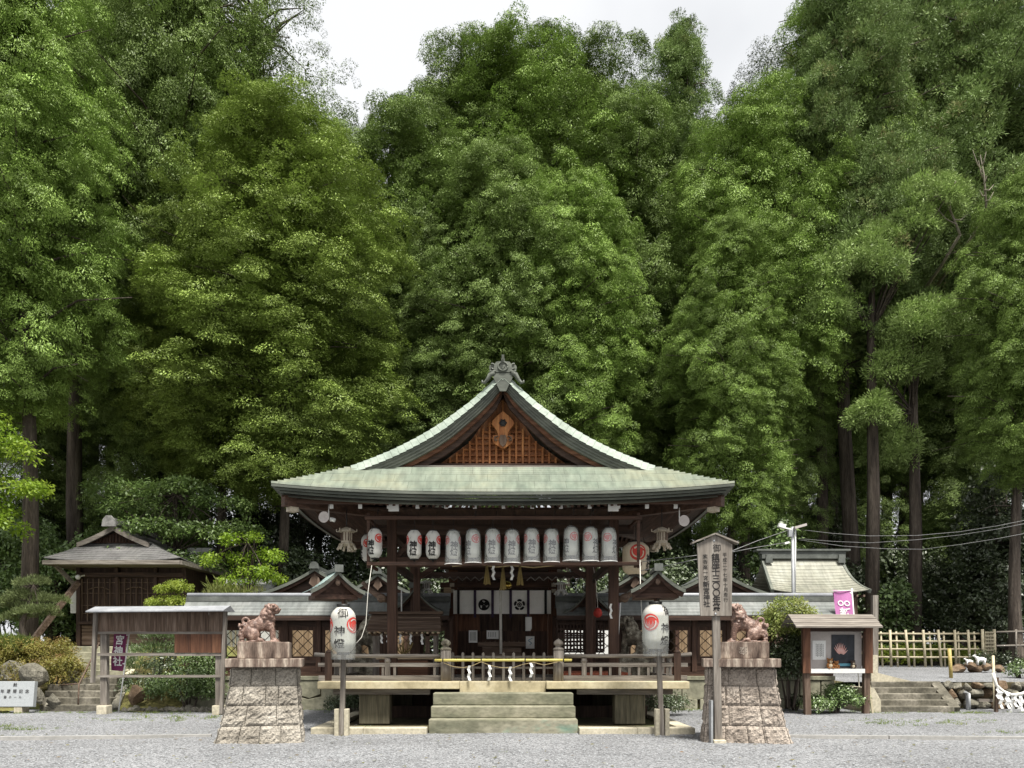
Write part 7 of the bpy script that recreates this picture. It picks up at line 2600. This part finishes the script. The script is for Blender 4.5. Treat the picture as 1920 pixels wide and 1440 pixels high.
for i, (px, py, Y, w, h, lab) in enumerate([(20, 1226, 21.6, 70, 34, 'reddish tipped clipped azalea mound at the left edge, below the pruned pine'), (85, 1222, 22.2, 55, 32, 'reddish tipped azalea mound right of the first, under the timber prop'),
                                           (30, 1262, 20.7, 60, 28, 'low yellow green azalea around the pale boulder'), (110, 1258, 21.2, 45, 36, 'yellow green azalea tumbling beside the upper steps')]):
    rw, rh = w * Y / F, h * Y / F
    B(lab, (PXW(px, Y), Y, PZ(py + h, Y) - .1), [(0, 0, rh, rw, .6, rh), (.4 * rw, .1, rh * 1.2, rw * .6, .5, rh * .8), (-.5 * rw, .1, rh * .9, rw * .6, .5, rh * .8)], 'broad', 60, 14, .16, 'azalea', 210 + i)
B('long bladed grass clump at the left edge under the pruned pine', (PXW(12, 21.8), 21.8, PZ(1215, 21.8)), [(0, 0, .1, .6, .3, .1), (.4, 0, .1, .4, .3, .1)], 'grass', 70, 12, .5, 'grass', 220, name='grass_clump', cat='grass', low=-1)
# cloud pruned pine
Y = 23.0
base = Vector((PXW(42, Y), Y, PZ(1222, Y)))
def rel(px, py, d=0): c = P(px, py, Y + d); return (c.x - base.x, d, c.z - base.z)
tr = ([rel(43, 1224), rel(48, 1200), rel(42, 1170), rel(52, 1140), rel(60, 1110), rel(62, 1096)], [.1, .09, .08, .06, .045, .02])
lob = []
for px, py, w, h in ((62, 1096, 30, 12), (45, 1122, 42, 14), (88, 1130, 28, 14), (20, 1135, 30, 12), (75, 1150, 40, 14), (30, 1160, 26, 10)):
    c = rel(px, py); lob.append((c[0], rnd.uniform(-.2, .2), c[2], w * Y / F, w * Y / F * .7, h * Y / F))
bush('pruned_pine', 'cloud pruned pine with pale lower trunk and flat pads at the left edge', 'tree', base, lob, 'pine', 120, 14, .22, 'pine', 230, 14, crown_name='crown', trunk=tr, stem_r=.02)
# golden topiary
Y = 22.0
base = Vector((PXW(325, Y), Y, .9))
lob = []
for px, py, w, h in ((328, 1103, 36, 10), (318, 1106, 22, 8), (320, 1131, 46, 9), (345, 1131, 22, 9)):
    c = P(px, py, Y); lob.append((c.x - base.x, 0, c.z - base.z, w * Y / F, w * Y / F * .7, h * Y / F))
bush('cloud_topiary', 'golden green topiary with two flat pads above the display frame', 'shrub', base, lob, 'broad', 90, 22, .16, 'topiary', 231, 10, crown_name='foliage', trunk=([(0, 0, -.4), (.05, 0, .8), (.02, 0, 1.5), (.06, 0, 1.9)], [.06, .05, .04, .02]), stem_r=.014)

# ------------------------------------------------------------------ right side: shrubs, steps, bamboo fence
B('tall light green nandina bush between the right pedestal and the notice case', (PXW(1478, 19.9), 19.9, .1), [(0, 0, 2.35, .65, .45, .5), (.25, 0, 2.0, .7, .45, .4), (-.35, .05, 2.0, .45, .4, .4), (.6, 0, 1.95, .5, .4, .35)], 'broad', 70, 13, .22, 'bamboo_leaf', 240)
B('dark glossy lower bush between the right pedestal and the notice case', (PXW(1482, 20.0), 20.0, .1), [(0, 0, 1.25, .6, .45, .5), (-.1, 0, .9, .45, .4, .35), (.3, .1, 1.65, .6, .4, .35)], 'broad', 70, 13, .24, 'dark', 241)
B('low spreading bright green bush under the notice case', (PXW(1562, 19.3), 19.3, 0), [(0, 0, .26, .75, .45, .3), (.3, 0, .38, .5, .4, .3), (-.45, 0, .2, .45, .4, .22), (.1, 0, .5, .4, .35, .22)], 'broad', 70, 18, .15, 'broad', 242)
B('small dark shrub against the fence base left of the notice case', (PXW(1490, 20.2), 20.2, 0), [(0, 0, .25, .25, .2, .24)], 'broad', 60, 22, .14, 'dark', 243)
for px, lab in ((645, 'dark low hydrangea beside the left end of the hall platform'), (1242, 'dark low hydrangea beside the right end of the hall platform')):
    B(lab, (PXW(px, 18.6), 18.6, 0), [(0, 0, .25, .5, .4, .24), (.25, 0, .3, .4, .35, .22)], 'broad', 60, 18, .16, 'dark', 244 + px % 7)
T = stairs('stone steps on the right rising to the gravelled upper path', lambda i: PXW(1636, 19.6 + i * .3), lambda i: PXW(1790 - i * 9, 19.6 + i * .3), 5, 19.6, .32, 0, .146, M['step_stone'])
b = MB(); b.bar(P(1790, 1330, 19.75), P(1752, 1281, 21.0), .26, .12); b.build('side_slab', M['step_stone'], T)
b = MB(); b.prism([(PXW(1628, 19.6), -.05), (PXW(1650, 19.6), -.05), (PXW(1650, 19.6), .3), (PXW(1637, 19.6), .62), (PXW(1628, 19.6), .62)], 19.55, 21.0); b.build('side_block', M['paving'], T)
b = MB(); b.prism([(PXW(1632, 21.1), .60), (PXW(1706, 21.1), .74), (PXW(1640, 21.1), .98), (PXW(1632, 21.1), 1.0)], 21.05, 21.2); b.build('sloping_kerb', M['paving'], T)
WR = thing('retaining_wall', 'fieldstone retaining wall right of the upper path steps', 'wall', (PXW(1850, 20.9), 20.9, 0))
rr = random.Random(5)
k = 0
for row, (z, h) in enumerate(((.12, .22), (.40, .2), (.62, .15))):
    x = PXW(1780 - row * 8, 20.8)
    while x < 19:
        w = rr.uniform(.22, .42)
        b = MB(); rock_shape(b, (x + w / 2, 20.85 + rr.uniform(-.06, .06), z + rr.uniform(-.03, .03)), (w * .58, .26, h * rr.uniform(.85, 1.1)), 300 + k)
        b.build('fieldstone', M['rock'] if rr.random() < .75 else M['rust_rock'], WR)
        x += w; k += 1
MB().box(12.2, 36, 20.95, 21.0, -.1, .70).build('earth_backing', M['soil'], WR)
tag(MB().tube([P(1816, 1335, 20.3), P(1815, 1302, 20.3), P(1808, 1298, 20.8)], .06, 10).build('drain_pipe', M['steel']), 'grey bent drain pipe standing before the retaining wall', 'pipe')
tag(MB().bar(P(1834, 1313, 20.2), P(1920, 1314, 20.2), .09, .07).build('timber_rail', M['grey_x']), 'short weathered timber rail in front of the retaining wall', 'rail')
# bamboo fence
Y = 28.2
FB = thing('bamboo_fence', 'open square bamboo lattice fence across the upper path', 'fence', (PXW(1752, Y), Y, 1.0))
zt0, zt1 = PZ(1190, Y), PZ(1184, Y)
xs = [1641, 1652, 1668, 1681, 1697, 1713, 1730, 1743, 1758, 1770, 1789, 1797, 1814, 1827, 1841]
for i, px in enumerate(xs):
    dx = rnd.uniform(-.04, .06)
    top = 1181 + (3 if i % 2 else 0)
    b = MB(); b.tube([(PXW(px + 4, Y) + dx, Y + (.03 if i % 2 else -.03), 1.0), (PXW(px, Y), Y + (.03 if i % 2 else -.03), PZ(top, Y))], .045 if i % 2 == 0 else .034, 8); b.build('upright', M['bamboo_old'], FB)
for py in (1188, 1202, 1217, 1232):
    b = MB(); b.tube([(PXW(1641, Y), Y, PZ(py, Y)), (PXW(1745, Y), Y, PZ(py + .5, Y)), (PXW(1842, Y), Y, PZ(py, Y))], .035, 8); b.build('crossbar', M['bamboo_old'], FB)
FW = thing('woven_fence', 'narrow woven bamboo panel at the right end of the lattice fence', 'fence', (PXW(1854, Y), Y, 1.0))
for px in (1842, 1864):
    b = MB(); b.tube([(PXW(px + 2, Y - .1), Y - .1, .95), (PXW(px, Y - .1), Y - .1, PZ(1180, Y))], .05, 8); b.build('end_post', M['bamboo_old'], FW)
b = MB()
for i in range(7):
    x = PXW(1844 + i * 3, Y); b.box(x - .012, x + .012, Y - .12, Y - .1, 1.15, PZ(1184, Y))
for i in range(9):
    z = 1.2 + i * .13; b.box(PXW(1843, Y), PXW(1863, Y), Y - .14, Y - .121, z, z + .05)
b.build('weave', M['bamboo_old'], FW)
B('bright green grassy bank seen through the bamboo lattice fence', (PXW(1735, 29.4), 29.4, .9), [(-1.2, 0, .45, 1.1, .5, .45), (.3, 0, .5, 1.2, .5, .5), (1.5, 0, .4, .9, .5, .4)], 'broad', 60, 10, .24, 'topiary', 260, name='ground_shrub')
tag(MB().tube([P(1784, 1281, 22.5), P(1780, 1216, 22.5)], .05, 8).build('bamboo_post', M['bamboo_dull']), 'single yellowish bamboo post on the upper path', 'post')
for px0, px1, lab in ((1862, 1874, 'slanting bamboo post at the right carrying the white shide rope'),):
    b = MB(); b.tube([P(1866, 1338, 19.8), P(1862, 1230, 20.6)], .035, 8); tag(b.build('bamboo_post', M['bamboo_old']), lab, 'post')
MB()
tag(MB().bar(P(1868, 1337, 19.6), P(1869, 1270, 19.6), .07, .07).build('timber_post', M['aged_z']), 'short dark timber post at the foot of the slanting bamboo post', 'post')
tag(MB().bar(P(1636, 1340, 19.2), P(1626, 1255, 19.2), .045, .045).build('handrail_post', M['bamboo_old']), 'thin slanting pole at the left side of the right steps', 'pole')
SR = thing('sacred_rope', 'drooping white rope thick with paper streamers at the lower right corner', 'rope', P(1900, 1330, 19.5))
pts = [P(px, py, 19.5) for px, py in ((1862, 1262), (1868, 1285), (1880, 1296), (1897, 1303), (1915, 1301), (1945, 1288))]
b = MB(); b.tube(pts, .04, 8); b.build('twisted_rope', M['white_rope'], SR)
for k in range(11):
    t = k / 10 * 3.6 + 1.2
    i = int(min(4, t)); q = pts[i].lerp(pts[i + 1], t - i) + Vector((0, -.05 + .03 * (k % 3), 0))
    b = MB(); shide(b, q, .30 + .14 * (k % 3) / 2, .12, ph=k % 2); b.build('paper_streamer', M['white'], SR)
# stump garden with two white animals
Y = 25.0
b = MB()
for k in range(7): rock_shape(b, (PXW(1795 + k * 13, Y), Y + .15 * (k % 2), PZ(1254, Y) + .04 * (k % 3)), (.24, .22, .16), 400 + k)
tag(b.build('fallen_log', M['rust_rock']), 'reddish fallen log and stones under the white animal figures', 'log')
def goat(px, s, rz, lab):
    c = P(px, 1247, Y - .05)
    b = MB()
    b.ball((0, 0, .30), (.24, .10, .12), 12); b.ball((.2, 0, .33), (.11, .085, .12), 10); b.tube([(.24, 0, .36), (.33, 0, .46)], [.07, .05], 8); b.ball((.38, 0, .48), (.085, .045, .05), 10)
    for x in (-.17, .19):
        for y in (-.06, .06): b.tube([(x, y, .27), (x + .02, y, .14), (x, y, 0)], [.045, .03, .025], 8)
    b.tube([(-.24, 0, .33), (-.29, 0, .27)], [.03, .015], 6)
    for y in (-.03, .03): b.tube([(.36, y, .51), (.31, y * 2, .56)], [.018, .006], 6)
    b.xf(Matrix.Translation(c) @ Matrix.Rotation(rz, 4, 'Z') @ Matrix.Scale(s, 4))
    tag(b.build('animal_figure', M['white']), lab, 'figure')
goat(1840, .62, R(180), 'larger white goat figure standing on the fallen log, right of the other')
goat(1818, .42, R(180), 'smaller white goat figure on the log, left of the larger one')
B('small bright shrub at the right edge above the retaining wall', (PXW(1915, 22.5), 22.5, .7), [(0, 0, .3, .35, .3, .3)], 'broad', 60, 20, .16, 'broad', 270)
B('low ivy like ground cover beneath the trees right of the bamboo fence', (PXW(1890, 27.5), 27.5, .95), [(0, 0, .3, 1.6, .6, .3)], 'broad', 60, 8, .24, 'dark', 271, name='ground_shrub')
b = MB()
for py in (1185, 1211): b.tube([P(1868, py, 27), P(1960, py - 2, 27)], .03, 6)
for px in (1905, 1950): b.tube([P(px, 1232, 27), P(px, 1180, 27)], .035, 6)
tag(b.build('rail_fence', M['grey_x']), 'thin grey two rail fence in the shade at the right edge', 'fence')
# grass and weeds fringing the gravel
def fringe(name, segs, seed, per=9.0, size=.10):
    rng = np.random.default_rng(seed)
    C = []
    for (x0, y0, x1, y1, w) in segs:
        n = int(math.hypot(x1 - x0, y1 - y0) * per * (1 + 4 * w))
        t = rng.random(n)
        C.append(np.stack([x0 + (x1 - x0) * t + rng.normal(0, w, n), y0 + (y1 - y0) * t + rng.normal(0, w, n), np.full(n, .0)], axis=1))
    C = np.concatenate(C)
    V, T_ = assemble(C, size * (.5 + rng.random(len(C))), rng.random(len(C)) * 6.28, np.zeros(len(C)), 'grass', 14, rng)
    me = leaf_mesh(name, V, T_, L['grass'])
    o = bpy.data.objects.new(name, me); COL.objects.link(o)
    return tag(o, 'short grass and weeds fringing the gravel court', 'grass', kind='stuff')
fringe('grass', [(-14, 19.4, -9.2, 19.45, .14), (-9.2, 19.4, -6.2, 19.6, .18), (6.2, 20.0, 9.4, 19.4, .14), (9.4, 19.3, 15, 19.4, .1), (-9, 17.6, -5.5, 17.9, .5), (7.6, 16.6, 10.4, 16.8, .45), (-4.9, 13.0, -4.6, 13.2, .12), (-3.6, 20.2, -6.5, 20.5, .08), (3.6, 20.2, 6.5, 20.5, .08), (.0, 11.6, .1, 11.7, .12), (-11, 15.4, -9, 15.2, .4), (9.3, 14.6, 10.2, 14.5, .2)], 5)
# loose pebbles catching the light near the camera
rng = np.random.default_rng(3)
n = 9000
yy = 9.6 + 7.5 * rng.random(n) ** 1.4
xx = (rng.random(n) - .5) * 1.42 * yy
s_ = .007 + .011 * rng.random(n)
d = np.array([[1, 0, .2], [0, 1, .1], [-1, 0, .15], [0, -1, .2], [0, 0, 1.0]])
V = np.array([xx, yy, np.array([ground_z(a, c_) for a, c_ in zip(xx, yy)]) + .002]).T[:, None, :] + d[None] * s_[:, None, None] * (.7 + .6 * rng.random((n, 5, 1)))
me = bpy.data.meshes.new('pebbles')
fs = []
for i in range(n):
    q = i * 5
    fs += [(q, q + 1, q + 4), (q + 1, q + 2, q + 4), (q + 2, q + 3, q + 4), (q + 3, q, q + 4)]
me.from_pydata(V.reshape(-1, 3).tolist(), [], fs)
me.materials.append(pmat('pebble', [(0.12, 0.125, 0.13), (0.25, 0.26, 0.27), (0.42, 0.43, 0.44)], 60, rough=.9, bump=0))
o = bpy.data.objects.new('pebbles', me); COL.objects.link(o)
tag(o, 'loose pebbles scattered over the gravel court', 'pebbles', kind='stuff')

# leaf litter on the gravel
rng = np.random.default_rng(9)
n = 420
yy = 10 + 9 * rng.random(n)
xx = (rng.random(n) - .5) * 1.4 * yy
C = np.stack([xx, yy, np.array([ground_z(a, c_) for a, c_ in zip(xx, yy)]) + .012], axis=1)
a = rng.random(n) * 6.28
l = .02 + .03 * rng.random(n)
dx = np.stack([np.cos(a), np.sin(a), np.zeros(n)], 1) * l[:, None]
dy = np.stack([-np.sin(a), np.cos(a), .4 * rng.random(n)], 1) * l[:, None] * .45
V = np.stack([C - dx, C + dy, C + dx, C - dy + np.array([0, 0, .004])], axis=1)
o = bpy.data.objects.new('leaf_litter', leaf_mesh('leaf_litter', V, rng.random(n), L['azalea'])); COL.objects.link(o)
tag(o, 'fallen leaves and twigs lying on the gravel court', 'leaves', kind='stuff')
